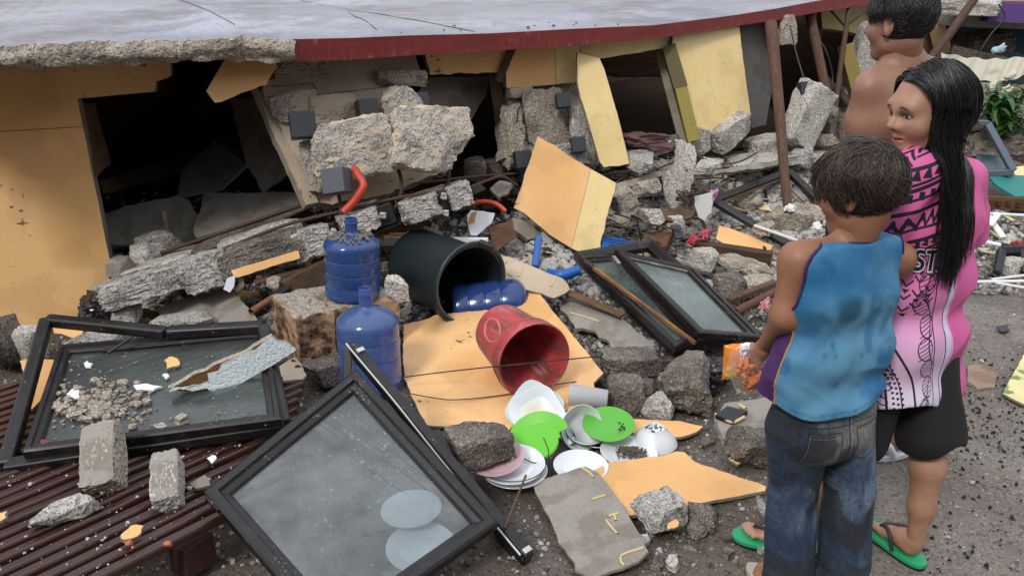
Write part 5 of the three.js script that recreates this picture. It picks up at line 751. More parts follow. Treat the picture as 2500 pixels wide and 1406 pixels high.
for (const [l, lab, r] of [[[[1930, 62, 6.3], [1945, 130, 6.2], [1968, 205, 6.0]], 'taut wire holding the dangling dark box', .006], [[[1985, 70, 6.9], [2020, 130, 6.8], [2034, 190, 6.8], [2026, 240, 6.7]], 'thin curved wire between the brown and grey poles', .006], [[[2004, 72, 6.9], [2006, 220, 6.7]], 'thin straight wire beside the curved wire', .004], [[[2028, 24, 7.0], [2062, 62, 7.0]], 'left rod of the bracing below the red roof edge', .008], [[[2118, 24, 7.0], [2066, 64, 7.0]], 'right rod of the bracing below the red roof edge', .008]]) run('wire', lab, 'wire', l, r, M.wire);
board('painted_wall', 'pale yellow wall behind the bracing rods beside the shirtless man', 'wall', [[2006, 26, .002], [2135, 4, .002], [2135, 108, .003], [2108, 106, .003], [2104, 84], [2008, 68, .003]], plane3(wd(2006, 26, 7.6), wd(2135, 4, 7.9), wd(2060, 100, 7.6)), .05, [M.yellow, M.edge], { seed: 72 });
rock('stub of cracked concrete under the roof edge beside the thick pole', wd(1915, 72, 6.5), [.16, .22, .14], 231, M.concWarm, { boxy: .7 });
rock('cracked column standing behind the shirtless man', wd(2115, 190, 7.0), [.32, .8, .25], 232, M.conc, { boxy: .6, rz: -.2 });
solo('yellow_post', 'mossy yellow post leaning on the cracked column', 'post', barGeo(wd(2064, 110, 6.9), wd(2096, 235, 6.8), .10, .08, V(0, 0, 1)), std({ color: C(.22, .16, .035), roughness: .7 }));
for (const [x, y, D, sx, sy, sz, s, lab] of [[1990, 300, 6.5, .5, .3, .3, 233, 'dark lump in the shadows behind the poles'], [2070, 320, 6.9, .5, .25, .3, 234, 'dark rubble mound behind the thinner pole'], [2000, 395, 6.1, .3, .14, .2, 235, 'dusty lump right of the thick pole'], [2010, 345, 6.3, .2, .12, .2, 236, 'pale lump between the two brown poles']]) rock(lab, wd(x, y, D), [sx, sy, sz], s, s < 235 ? M.concWet : M.concWarm);
// the many mid-size lumps of the heap
{
  const r = mul(31), protos = []; for (let i = 0; i < 9; i++) protos.push(rockGeo(.1 + .05 * (i % 3), .06 + .02 * (i % 2), .09, 300 + i, { detail: 6, rough: .1 }));
  const mats = [M.conc, M.concPale, M.concWarm, M.concWet]; const spots = [];
  const zone = (n, x0, x1, y0, y1, s0, s1, lab, grp, mset) => { for (let i = 0; i < n; i++) spots.push([lerp(x0, x1, r()), lerp(y0, y1, r()), lerp(s0, s1, r() * r()), lab, grp, mset]); };
  zone(95, 1480, 2060, 395, 640, .5, 1.5, 'broken grey lump among many in the heap behind the stacked windows', 'lumps in the heap behind the stacked windows', [0, 1, 2]);
  zone(36, 1660, 1900, 600, 820, .3, 1.0, 'small broken lump in the debris between the stacked windows and the boy', 'lumps between the stacked windows and the boy', [0, 2, 3]);
  zone(40, 1360, 1680, 820, 1000, .25, .9, 'small wet lump among the stones beside the big ochre board', 'small stones beside the big ochre board', [3, 3, 0]);
  zone(30, 1400, 1880, 1080, 1400, .12, .5, 'small wet lump strewn on the ground before the boy', 'small lumps strewn on the bare ground', [3, 3, 0]);
  zone(40, 250, 800, 560, 830, .3, 1.1, 'dusty lump in the debris under the fallen beam', 'lumps under the fallen beam', [0, 2, 1]);
  zone(30, 940, 1280, 470, 640, .3, 1.0, 'dark lump in the debris behind the drum', 'lumps behind the drum', [3, 0, 2]);
  zone(16, 0, 110, 780, 900, .4, 1.0, 'dark lump at the foot of the ochre wall', 'lumps at the foot of the ochre wall', [3, 0]);
  zone(34, 2360, 2500, 520, 690, .35, 1.2, 'grey lump in the street debris behind the girl', 'lumps in the street debris', [0, 1, 3]);
  for (const [x, y, s, lab, grp, ms] of spots) { const p = wg(x, y); const mi = ms[Math.floor(r() * ms.length)], near = nearest(x, y), m = shade(new THREE.Mesh(protos[Math.floor(r() * 9)], mats[mi])); m.name = numbered('rubble_lump'); m.position.copy(p).add(V(0, .022 * s, 0)); m.rotation.set((r() - .5) * .9, r() * 6.28, (r() - .5) * .9); m.scale.set(s * (.8 + .5 * r()), s * (.8 + .5 * r()), s); scene.add(m); tag(m, (s < .45 ? 'small' : s < .85 ? 'fist sized' : 'big') + ' ' + ['grey', 'pale', 'brownish', 'dark wet'][mi] + ' broken lump ' + near, 'rubble', 'broken lumps ' + near); }
}
// slivers of broken board strewn over the heap
{
  const r = mul(41); const zone = (n, x0, x1, y0, y1, s, lab, grp) => { for (let i = 0; i < n; i++) { const sx = lerp(x0, x1, r()), sy = lerp(y0, y1, r()), near = nearest(sx, sy), c = wg(sx, sy, .03), a = r() * 6.28, L = s * (.5 + r()), w = L * (.2 + .3 * r()), n = V((r() - .5) * .9, 1, (r() - .5) * .9 + .2).normalize(), { u, v } = basisOf(n), q = []; for (const [i2, j2] of [[-1, -.6], [.2, -1], [1, -.3], [.8, .7], [-.3, 1], [-.9, .5]]) { const X = i2 * L * (.7 + .4 * r()), Y = j2 * w * (.7 + .4 * r()); q.push(c.clone().addScaledVector(u, X * Math.cos(a) - Y * Math.sin(a)).addScaledVector(v, X * Math.sin(a) + Y * Math.cos(a))); }
    const k = r() < .16 ? i % 2 : 2 + Math.floor(r() * 3); solo('board_sliver', (L > s ? 'long' : 'short') + ' ' + ['ochre', 'yellow', 'grey', 'gritty pale', 'beige'][k] + ' sliver of wall board ' + near, 'board', boardGeo(q, { n, o: c }, .012, { jag: .004, seed: i }), [[M.ochre, M.yellow, M.board, M.concPale, M.beige][k], M.edge], 'board slivers ' + near); } };
  zone(58, 1480, 1990, 400, 640, .11, 'sliver of broken wall board in the heap behind the stacked windows', 'board slivers in the heap');
  zone(16, 1680, 1890, 610, 800, .07, 'sliver of broken wall board between the stacked windows and the boy', 'board slivers beside the boy');
  zone(14, 280, 760, 600, 800, .08, 'sliver of broken wall board under the fallen beam', 'board slivers under the beam');
  zone(12, 950, 1250, 480, 640, .08, 'dim sliver of wall board behind the drum', 'board slivers behind the drum');
  zone(12, 2390, 2500, 520, 680, .08, 'sliver of board in the street debris', 'board slivers in the street debris');
}
{ // uncountable splinters of plaster, tile and board between the lumps
  const r = mul(45), gs = [[], [], []]; for (let i = 0; i < 1900; i++) { const left = i % 4 === 0, p = left ? wg(260 + 960 * r(), 490 + 330 * r(), .01) : wg(1260 + 740 * r(), 385 + 300 * r(), .01), L = .02 + .09 * r() * r(), w = L * (.2 + .5 * r()); const g = place(new THREE.BoxGeometry(L, .004 + .008 * r(), w), p.add(V(0, .012 + .02 * r(), 0)), (r() - .5) * 1.3, r() * 6.28, (r() - .5) * 1.3); const q = g.attributes.position; for (let k = 0; k < q.count; k++) { const x = Math.round(q.getX(k) * 500), z = Math.round(q.getZ(k) * 500), y = Math.round(q.getY(k) * 500); q.setX(k, q.getX(k) + (hash3(x, y, z) - .5) * L * .35); q.setZ(k, q.getZ(k) + (hash3(z, x, y) - .5) * L * .35); } g.computeVertexNormals(); gs[r() < .62 ? 0 : r() < .6 ? 1 : 2].push(boxUV(g)); }
  [M.gritPale, M.beige, M.timber].forEach((m, k) => { const o = solo('splinters', ['pale splinters of plaster strewn through the rubble', 'beige splinters of board strewn through the rubble', 'brown splinters of wood strewn through the rubble'][k], 'splinters', mergeGeometries(gs[k]), m); o.userData.kind = 'stuff'; });
}
// gravel, crumbs and grit on the ground: nobody could count it
{
  const r = mul(51), G = [0, 1, 2].map((i) => rockGeo(1, .7, .9, 400 + i, { detail: 2, rough: .12 })), bins = [[], [], []], mtx = new THREE.Matrix4(), q = new THREE.Quaternion(), e = new THREE.Euler();
  const put = (x, z, s, kk) => { e.set(r() * 6, r() * 6, r() * 6); q.setFromEuler(e); bins[kk ?? Math.floor(r() * 3)].push(mtx.clone().compose(V(x, gh(x, z) + s * .2, z), q, V(s, s, s))); };
  for (let i = 0; i < 26000; i++) { const px = r() * 2700 - 100, py = 560 + 960 * r() * (.6 + .4 * r()), p = wh(px, py, 0), D = -p.z; const road = sstep(.75, 1.25, p.x - .12 * (D - 2.5)); const den = road > .5 ? .04 : .35 + .9 * sstep(.0, .35, fbm3(p.x * 2.2, p.z * 2.2, 77, 3)); if (r() > den) continue; put(p.x, p.z, .004 + .016 * Math.pow(r(), 4)); }
  for (let i = 0; i < 12000; i++) { const p = wg(1250 + 800 * r(), 390 + 330 * r()); put(p.x, p.z, .012 + .05 * Math.pow(r(), 2.5), i % 3 ? 1 : undefined); } for (let i = 0; i < 5000; i++) { const p = wg(1250 + 700 * r(), 600 + 260 * r()); put(p.x, p.z, .008 + .03 * Math.pow(r(), 3)); }
  for (let i = 0; i < 5000; i++) { const p = wg(200 + 1050 * r(), 470 + 380 * r()); put(p.x, p.z, .01 + .04 * Math.pow(r(), 3), i % 2 ? 1 : undefined); }
  for (let i = 0; i < 1600; i++) { const p = wg(2330 + 200 * r(), 500 + 220 * r()); put(p.x, p.z, .008 + .03 * Math.pow(r(), 3)); }
  [M.gritMid, M.gritPale, M.gritDark].forEach((m, k) => { const im = new THREE.InstancedMesh(G[k], m, bins[k].length); bins[k].forEach((x, i) => im.setMatrixAt(i, x)); im.name = numbered('gravel'); shade(im); im.userData = { label: ['wet grey gravel strewn over the bare ground', 'pale grit strewn over the ground and the heap', 'dark grit strewn over the ground and the heap'][k], category: 'gravel', kind: 'stuff' }; scene.add(im); });
  // black crumbs of asphalt on the road
  const im2 = []; for (let i = 0; i < 700; i++) { const x = lerp(2230, 2500, r()), y = i < 480 ? 900 + 330 * r() * (.4 + .6 * r()) : 860 + 546 * r(); const p = wh(x, y, 0), s = .004 + .013 * Math.pow(r(), 3); e.set(r() * 6, r() * 6, r() * 6); q.setFromEuler(e); im2.push(mtx.clone().compose(V(p.x, gh(p.x, p.z) + s * .3, p.z), q, V(s, s * .7, s))); }
  const im = new THREE.InstancedMesh(G[2], std({ color: C(.014, .013, .013), roughness: .75 }), im2.length); im2.forEach((x, i) => im.setMatrixAt(i, x)); im.name = 'asphalt_crumbs'; shade(im); im.userData = { label: 'black crumbs of asphalt scattered on the wet road', category: 'crumbs', kind: 'stuff' }; scene.add(im);
}
// crumbs lying on the roof slab
{ const r = mul(61), gs = []; for (let i = 0; i < 90; i++) { const px = r() * 1900, D = lineAt(EDGE_D, px) + .15 + 2.6 * r() * r(), p = wd(px, 60, D); p.y = 1.425 + (px > 1500 ? .03 * (px - 1500) / 400 : 0); const s = .004 + .012 * r() * r(); gs.push(place(rockGeo(s * 2, s * 1.3, s * 1.6, i, { detail: 1 }), p, 0, r() * 6, 0)); } const m = solo('roof_grit', 'dark crumbs scattered over the wet roof slab', 'grit', mergeGeometries(gs), M.concDark); m.userData.kind = 'stuff'; }

// ================================================================ the street beyond the people
{
  const t = thing('ruined_shop', 'ruined teal building behind the girl, a purple beam over its dark front', 'building', wd(2420, 300, 9));
  const T0 = std({ color: C(.018, .07, .075), roughness: .7 }), P = plane3(wd(2285, 50, 9.2), wd(2500, 60, 9.4), wd(2400, 190, 9.2));
  add(t, 'teal_wall', boardGeo([[2270, 40, 0], [2620, 40, 0], [2620, 210, 0], [2270, 190, 0]], P, .1, { seed: 81 }), T0);
  add(t, 'soffit', barGeo(wd(2270, 42, 8.7), wd(2620, 58, 8.9), .9, .12), M.board);
  add(t, 'purple_beam', barGeo(wd(2408, 28, 8.2), wd(2640, 40, 8.2), .14, .17), std({ color: C(.10, .045, .2), roughness: .6 })); add(t, 'red_ledge', barGeo(wd(2440, 8, 8.3), wd(2640, 14, 8.3), .1, .05), std({ color: C(.2, .07, .06) }));
  add(t, 'concrete_cap', place(rockGeo(.75, .16, .3, 82, { detail: 11, boxy: .5 }), wd(2335, 14, 8.2)), M.concPale); add(t, 'yellow_post', barGeo(wd(2282, 36, 8.6), wd(2306, 132, 8.6), .12, .1, V(0, 0, 1)), M.yellow);
  add(t, 'opening_bar', barGeo(wd(2262, 60, 8.9), wd(2262, 250, 8.7), .14, .1, V(0, 0, 1)), M.timber);  // added bar, standing in the place of the dark opening
  add(t, 'fallen_ceiling', barGeo(wd(2325, 118, 8.4), wd(2462, 152, 8.2), .3, .07), M.concDark);
  add(t, 'blue_panel', boardGeo([[2440, 60, .003], [2560, 66, .003], [2560, 150], [2470, 120]], plane3(wd(2440, 60, 8.9), wd(2560, 66, 8.9), wd(2470, 120, 8.8)), .03, { seed: 83 }), std({ color: C(.02, .1, .14) }));
  add(t, 'wall_clutter', place(rockGeo(.5, .26, .3, 84, { rough: .2 }), wd(2400, 105, 8.8)), M.concWet); add(t, 'wall_clutter', place(rockGeo(.6, .3, .3, 85, { rough: .2 }), wd(2340, 150, 8.9)), M.concWet);
}
pole('grey pole leaning across the ruined teal building', wd(2270, 150, 7.4), wd(2385, -12, 7.6), .035, .035, M.rebar, 'steel_pole');
run('cable', 'black cable hanging from the purple beam', 'cable', [[2440, 10, 8.0], [2455, 40, 8.0], [2420, 85, 8.0], [2385, 140, 8.0], [2370, 165, 8.0]], .008, M.wire);
{ // sagging cloth
  const NX = 40, NY = 8, pos = [], idx = []; for (let j = 0; j <= NY; j++) for (let i = 0; i <= NX; i++) { const u = i / NX, v = j / NY, x = lerp(2300, 2560, u), top = lerp(128, 130, u) + 42 * Math.sin(Math.PI * Math.min(1, u * 1.05)) * .35, h = 22 + 34 * Math.sin(Math.PI * clamp(u * .9 + .05, 0, 1)); const p = wd(x, top + h * v + 2.5 * Math.sin(u * 34 + v * 3), 7.8 - .28 * v + .035 * Math.sin(u * 40 + v * 4)); pos.push(p.x, p.y, p.z); }
  for (let j = 0; j < NY; j++) for (let i = 0; i < NX; i++) { const a = j * (NX + 1) + i; idx.push(a, a + 1, a + NX + 1, a + 1, a + NX + 2, a + NX + 1); } const g = new THREE.BufferGeometry(); g.setAttribute('position', new THREE.Float32BufferAttribute(pos, 3)); g.setIndex(idx); g.computeVertexNormals(); solo('cloth', 'cream cloth sagging across the ruined teal building', 'cloth', g, std({ color: C(.5, .46, .36), roughness: .95 }));
}
solo('earth_bank', 'pale earth bank with scraps behind the leafy plant', 'bank', place(rockGeo(2.2, .62, .8, 86, { detail: 14, rough: .12 }), wd(2500, 300, 7.6)), std({ map: T.conc, color: C(.62, .52, .42), bumpMap: T.concB, bumpScale: .02 })).userData.kind = 'structure';
for (const [x, y, s, lab] of [[2470, 185, 1, 'white scrap on the earth bank, uppermost'], [2425, 212, 2, 'cream scrap on the earth bank just above the leaves'], [2460, 222, 3, 'cream scrap on the earth bank beside the twig'], [2440, 120, 4, 'pale blue scrap above the sagging cloth']]) solo('litter', lab, 'litter', place(rockGeo(.1, .05, .05, 87 + s, { rough: .3, detail: 5 }), wd(x, y, 7.45), .3, .3, .5), s === 4 ? std({ color: C(.35, .5, .55) }) : std({ color: C(.6, .55, .45) }));
{ // leafy plant
  const r = mul(71), base = wd(2440, 330, 6.9), t = thing('leafy_plant', 'bright green leafy plant growing at the foot of the earth bank', 'plant', base), leaves = [], stems = [];
  for (let k = 0; k < 46; k++) { const tip = wd(lerp(2398, 2520, r()), lerp(205, 345, Math.pow(r(), .8)), 6.75 + .5 * r()), mid = base.clone().lerp(tip, .5).add(V(0, .08, 0)); stems.push(tubeGeo([base, mid, tip], .004, 4, 6)); for (let i = 0; i < 9; i++) { const a = r() * 6.28, L = .07 + .08 * r(), w = L * .3, sh = new THREE.Shape(); sh.moveTo(0, 0); sh.quadraticCurveTo(w, L * .35, 0, L); sh.quadraticCurveTo(-w, L * .35, 0, 0); const g = new THREE.ShapeGeometry(sh, 5); const p = g.attributes.position; for (let q = 0; q < p.count; q++) p.setZ(q, -.6 * p.getY(q) * p.getY(q) / L + .25 * Math.abs(p.getX(q))); g.computeVertexNormals(); g.applyMatrix4(new THREE.Matrix4().makeRotationFromEuler(new THREE.Euler(-.4 - 1.3 * r(), a, 0, 'YXZ')).setPosition(mid.clone().lerp(tip, .2 + .8 * r()).add(V((r() - .5) * .05, (r() - .5) * .05, (r() - .5) * .05)))); leaves.push(g); } }
  add(t, 'stem', mergeGeometries(stems), std({ color: C(.06, .09, .02) })); const lf = add(t, 'foliage', mergeGeometries(leaves), phy({ color: C(.045, .15, .02), roughness: .4, transmission: .3, thickness: 0 })); lf.userData.kind = 'stuff';
}
run('twig', 'dry twig sticking out of the plant', 'twig', [[2465, 240, 7.0], [2480, 228, 7.0], [2490, 222, 7.0]], .007, M.timberDark);
solo('dark_hollow', 'dark heap of earth and roots under the leafy plant', 'earth', place(rockGeo(.9, .4, .4, 95, { detail: 9, rough: .18 }), wd(2450, 375, 7.1)), M.concWet);
{ // broken chair frame
  const t = thing('bent_chair', 'blue grey bent steel chair frame standing behind the girl', 'chair', wd(2440, 425, 6.2)); const m = std({ color: C(.09, .11, .15), roughness: .5 });
  add(t, 'frame_bar', barGeo(wd(2412, 302, 6.3), wd(2476, 418, 6.1), .05, .05, V(0, 0, 1), .01), m); add(t, 'frame_bar', barGeo(wd(2390, 300, 6.3), wd(2414, 300, 6.3), .05, .04, UP, .01), m); add(t, 'frame_bar', barGeo(wd(2395, 424, 6.2), wd(2478, 420, 6.1), .05, .05, UP, .01), m);
  const P = plane3(wd(2392, 372, 6.5), wd(2470, 380, 6.5), wd(2400, 424, 6.2)); add(t, 'glass_sheet', boardGeo([[2385, 375, 0], [2450, 380, 0], [2472, 420, 0], [2390, 426, 0]], P, .01, { seed: 4 }), std({ color: C(.02, .05, .055), roughness: .15 }));
}
board('debris_board', 'broken teal board lying in the street debris', 'board', [[2416, 432, .004], [2460, 428], [2560, 425], [2560, 470], [2482, 480], [2440, 455]], plane3(wd(2416, 432, 6.1), wd(2560, 425, 6.2), wd(2482, 480, 5.8)), .02, std({ color: C(.015, .19, .17), roughness: .55 }), { seed: 91 });
board('debris_board', 'pale yellow board above the broken teal board', 'board', [[2450, 412, .002], [2560, 395, .002], [2560, 430], [2490, 432]], plane3(wd(2450, 412, 6.3), wd(2560, 395, 6.5), wd(2490, 432, 6.2)), .02, [M.yellow, M.edge], { seed: 92 });
solo('timber_board', 'notched brown timber board behind the girl', 'timber', barGeo(wd(2395, 492, 5.8), wd(2600, 505, 5.8), .04, .09), std({ map: T.timber, color: C(1.1, .9, .7) }));
for (let i = 0; i < 5; i++) { const p = wd(2416 + i * 24, 494 + i * 1.6, 5.77); solo('timber_notch', 'dark notch block fixed on the brown timber board', 'timber', place(boxUV(new RoundedBoxGeometry(.03, .035, .02, 1, .003)), p), M.timberDark, 'notch blocks on the timber board'); }
for (const [a, b, w, lab] of [[[2400, 520, 5.6], [2600, 530, 5.6], .03, 'white strip lying along the brown timber board'], [[2412, 525, 5.45], [2452, 580, 5.3], .05, 'white torn strip slanting from the brown timber board'], [[2440, 520, 5.4], [2418, 550, 5.3], .04, 'white strip crossing the torn strip'], [[2372, 688, 4.55], [2640, 684, 4.65], .022, 'longest white pvc strip lying across the road edge'], [[2424, 682, 4.62], [2640, 655, 4.9], .016, 'white pvc strip rising behind the longest strip'], [[2432, 690, 4.5], [2560, 712, 4.35], .014, 'white pvc strip falling in front of the longest strip'], [[2410, 590, 5.2], [2446, 598, 5.15], .04, 'short white tile scrap in the street debris']]) solo('white_strip', lab, 'strip', barGeo(wd(...a), wd(...b), w, .012), M.pvc);
{ const t = thing('broken_stool', 'broken black plastic stool lying in the street debris', 'stool', wd(2470, 660, 4.75)); const m = std({ color: C(.02, .021, .025), roughness: .5 }); for (const [a, b] of [[[2448, 610, 4.85], [2436, 668, 4.7]], [[2448, 610, 4.85], [2500, 608, 4.85]], [[2500, 608, 4.85], [2504, 668, 4.75]], [[2436, 620, 4.9], [2510, 622, 4.9]]]) add(t, 'stool_bar', barGeo(wd(...a), wd(...b), .05, .04, V(0, .3, 1), .012), m); }
rock('pebbled lump inside the broken black stool', wd(2472, 650, 4.8), [.12, .12, .1], 97, M.concPale);
solo('red_scrap', 'dark red scrap beside the black stool', 'litter', place(rockGeo(.08, .05, .06, 98, { rough: .3 }), wd(2488, 600, 4.95)), std({ color: C(.25, .02, .03) }));
board('debris_board', 'pinkish broken tile lying on the road edge behind the girl', 'board', [[2364, 892], [2400, 888], [2436, 910], [2430, 945], [2390, 950], [2364, 930]], flat3([2364, 892, .04], [2436, 910, .03], [2390, 950, .02]), .02, [std({ map: T.board, color: C(.95, .72, .6) }), M.edge], { seed: 93 });
board('debris_board', 'flat dark chip of slate on the wet road', 'board', [[2434, 796, .002], [2462, 792, .002], [2468, 806, .002], [2446, 810, .002]], flat3([2434, 796, .015], [2462, 792, .015], [2446, 810, .012]), .008, M.blackBox, { seed: 94 });
{ const map = dataTex(256, (u, v) => mix(mix(rgb(224, 214, 160), rgb(206, 192, 132), pf(u, v, 4, 951, 4)), rgb(90, 120, 70), sstep(.6, .66, pf(u, v, 5, 955, 4)) * .8), { rep: .35 }); board('printed_board', 'yellow board with faded green print lying at the edge of the road', 'board', [[2450, 960, .003], [2478, 905, .003], [2520, 840, .003], [2600, 840, 0], [2600, 1010, 0], [2500, 986, .004]], flat3([2450, 960, .03], [2520, 840, .08], [2600, 1010, .02]), .012, [std({ map, roughness: .7 }), M.edge], { seed: 95 }); }

// ================================================================ people
// surface of a distance field on a grid (surface nets): one continuous skin
function netMesh(f, lo, hi, cell) {
  const nx = Math.ceil((hi.x - lo.x) / cell) + 1, ny = Math.ceil((hi.y - lo.y) / cell) + 1, nz = Math.ceil((hi.z - lo.z) / cell) + 1, S = new Float32Array(nx * ny * nz), id = new Int32Array(nx * ny * nz).fill(-1), P = [], I = [];
  const at = (i, j, k) => (k * ny + j) * nx + i; let n = 0; for (let k = 0; k < nz; k++) for (let j = 0; j < ny; j++) for (let i = 0; i < nx; i++) S[n++] = f(lo.x + i * cell, lo.y + j * cell, lo.z + k * cell);
  const co = [[0, 0, 0], [1, 0, 0], [0, 1, 0], [1, 1, 0], [0, 0, 1], [1, 0, 1], [0, 1, 1], [1, 1, 1]], ed = [[0, 1], [2, 3], [4, 5], [6, 7], [0, 2], [1, 3], [4, 6], [5, 7], [0, 4], [1, 5], [2, 6], [3, 7]];
  for (let k = 0; k < nz - 1; k++) for (let j = 0; j < ny - 1; j++) for (let i = 0; i < nx - 1; i++) {
    let m = 0; const v = co.map((c, q) => { const s = S[at(i + c[0], j + c[1], k + c[2])]; if (s < 0) m |= 1 << q; return s; }); if (m === 0 || m === 255) continue;
    let x = 0, y = 0, z = 0, c = 0; for (const [a, b] of ed) if ((v[a] < 0) !== (v[b] < 0)) { const t = v[a] / (v[a] - v[b]); x += lerp(co[a][0], co[b][0], t); y += lerp(co[a][1], co[b][1], t); z += lerp(co[a][2], co[b][2], t); c++; }
    id[at(i, j, k)] = P.length / 3; P.push(lo.x + (i + x / c) * cell, lo.y + (j + y / c) * cell, lo.z + (k + z / c) * cell);
  }
  const quad = (a, b, c, d, flip) => { if (a < 0 || b < 0 || c < 0 || d < 0) return; flip ? I.push(a, c, b, b, c, d) : I.push(a, b, c, b, d, c); };
  for (let k = 1; k < nz - 1; k++) for (let j = 1; j < ny - 1; j++) for (let i = 1; i < nx - 1; i++) {
    const s = S[at(i, j, k)] < 0;
    if (s !== S[at(i + 1, j, k)] < 0) quad(id[at(i, j - 1, k - 1)], id[at(i, j, k - 1)], id[at(i, j - 1, k)], id[at(i, j, k)], !s);
    if (s !== S[at(i, j + 1, k)] < 0) quad(id[at(i - 1, j, k - 1)], id[at(i, j, k - 1)], id[at(i - 1, j, k)], id[at(i, j, k)], s);
    if (s !== S[at(i, j, k + 1)] < 0) quad(id[at(i - 1, j - 1, k)], id[at(i, j - 1, k)], id[at(i - 1, j, k)], id[at(i, j, k)], !s);
  }
  const g = new THREE.BufferGeometry(); g.setAttribute('position', new THREE.Float32BufferAttribute(P, 3)); g.setIndex(I);
  const N = new Float32Array(P.length), e = cell * .6; for (let i = 0; i < P.length; i += 3) { const x = P[i], y = P[i + 1], z = P[i + 2]; let a = f(x + e, y, z) - f(x - e, y, z), b = f(x, y + e, z) - f(x, y - e, z), c = f(x, y, z + e) - f(x, y, z - e); const l = Math.hypot(a, b, c) || 1; N[i] = a / l; N[i + 1] = b / l; N[i + 2] = c / l; }
  g.setAttribute('normal', new THREE.BufferAttribute(N, 3)); return g;
}
const smin = (a, b, k) => { const h = Math.max(k - Math.abs(a - b), 0) / k; return Math.min(a, b) - h * h * k * .25; };
const smax = (a, b, k) => -smin(-a, -b, k);
// tapered capsule, optionally flattened along w by factor fl (<1 is thinner)
function cap(a, b, ra, rb, w, fl = 1) {
  const bx = b.x - a.x, by = b.y - a.y, bz = b.z - a.z, ll = bx * bx + by * by + bz * bz || 1e-9, s = 1 / fl - 1;
  return (x, y, z) => { let px = x - a.x, py = y - a.y, pz = z - a.z; const t = clamp((px * bx + py * by + pz * bz) / ll, 0, 1); px -= bx * t; py -= by * t; pz -= bz * t; if (w) { const d = (px * w.x + py * w.y + pz * w.z) * s; px += w.x * d; py += w.y * d; pz += w.z * d; } return (Math.sqrt(px * px + py * py + pz * pz) - lerp(ra, rb, t)) * (w ? .5 + .5 * fl : 1); };
}
const ell = (c, X, Y, Z, rx, ry, rz) => (x, y, z) => { const px = x - c.x, py = y - c.y, pz = z - c.z, a = (px * X.x + py * X.y + pz * X.z) / rx, b = (px * Y.x + py * Y.y + pz * Y.z) / ry, d = (px * Z.x + py * Z.y + pz * Z.z) / rz, k = Math.sqrt(a * a + b * b + d * d); return (k - 1) * Math.min(rx, ry, rz); };
const join = (list, k) => (x, y, z) => { let d = list[0](x, y, z); for (let i = 1; i < list.length; i++) d = smin(d, list[i](x, y, z), k); return d; };
const boundsOf = (pts, pad) => { const b = new THREE.Box3().setFromPoints(pts); b.expandByScalar(pad); return b; };
const tint = (g, fn) => { const p = g.attributes.position, n = g.attributes.normal, c = new Float32Array(p.count * 3); for (let i = 0; i < p.count; i++) c.set(fn(p.getX(i), p.getY(i), p.getZ(i), n ? [n.getX(i), n.getY(i), n.getZ(i)] : null), i * 3); g.setAttribute('color', new THREE.BufferAttribute(c, 3)); return g; };
const frameOf = (f) => { const Z = f.clone().normalize(), X = V().crossVectors(Z, UP).normalize(), Y = V().crossVectors(X, Z).normalize(); return { X, Y, Z }; }; // X to the right of the one who faces Z
const inFrame = (c, F) => (x, y, z) => { const a = x - c.x, b = y - c.y, d = z - c.z; return [a * F.X.x + b * F.X.y + d * F.X.z, a * F.Y.x + b * F.Y.y + d * F.Y.z, a * F.Z.x + b * F.Z.y + d * F.Z.z]; };
const off = (c, F, x, y, z) => c.clone().addScaledVector(F.X, x).addScaledVector(F.Y, y).addScaledVector(F.Z, z);
// head: skull, jaw, brow, nose, lips, ears; s scales an adult head
function headField(c, F, s, neck, { nose = 1 } = {}) {
  const o = (x, y, z) => off(c, F, x * s, y * s, z * s), E = (p, rx, ry, rz) => ell(p, F.X, F.Y, F.Z, rx * s, ry * s, rz * s);
  const big = join([E(o(0, .035, -.012), .076, .088, .096), E(o(0, -.02, .03), .062, .085, .066), cap(o(-.036, -.075, .015), o(0, -.098, .062), .022 * s, .02 * s), cap(o(.036, -.075, .015), o(0, -.098, .062), .022 * s, .02 * s), E(o(-.038, -.03, .058), .026, .024, .024), E(o(.038, -.03, .058), .026, .024, .024), cap(o(0, -.06, -.03), neck[0], .05 * s, neck[1], null), cap(o(-.035, .022, .077), o(.035, .022, .077), .013 * s, .013 * s)], .03 * s);
  const noseF = join([cap(o(0, .012, .088), o(0, -.026, .106 + .006 * nose), .008 * s, .0105 * s), E(o(-.013, -.031, .094), .009, .008, .010), E(o(.013, -.031, .094), .009, .008, .010)], .012 * s);
  const lips = join([cap(o(-.018, -.058, .082), o(.018, -.058, .082), .006 * s, .006 * s), cap(o(0, -.0555, .092), o(0, -.0555, .088), .0075 * s, .0075 * s), cap(o(-.012, -.070, .083), o(.012, -.070, .083), .0075 * s, .0075 * s)], .008 * s);
  const mouth = cap(o(-.02, -.0635, .088), o(.02, -.0635, .088), .0022 * s, .0022 * s), sock = [-1, 1].map((k) => E(o(.031 * k, -.0, .096), .017, .009, .013)), eyes = [-1, 1].map((k) => E(o(.031 * k, -.001, .0745), .0145, .0105, .0125));
  const ears = [-1, 1].map((k) => { const e = E(o(.079 * k, -.008, -.008), .009, .031, .02), h = E(o(.089 * k, -.006, -.004), .008, .018, .011), l = E(o(.076 * k, -.034, -.002), .007, .011, .009); return (x, y, z) => smax(smin(e(x, y, z), l(x, y, z), .008 * s), -h(x, y, z), .006 * s); });
  return (x, y, z) => { let d = big(x, y, z); d = smin(d, noseF(x, y, z), .016 * s); d = smax(d, -sock[0](x, y, z), .014 * s); d = smax(d, -sock[1](x, y, z), .014 * s); d = smin(d, Math.min(eyes[0](x, y, z), eyes[1](x, y, z)), .003 * s); d = smin(d, lips(x, y, z), .010 * s); d = smax(d, -mouth(x, y, z), .004 * s); return smin(d, Math.min(ears[0](x, y, z), ears[1](x, y, z)), .010 * s); };
}
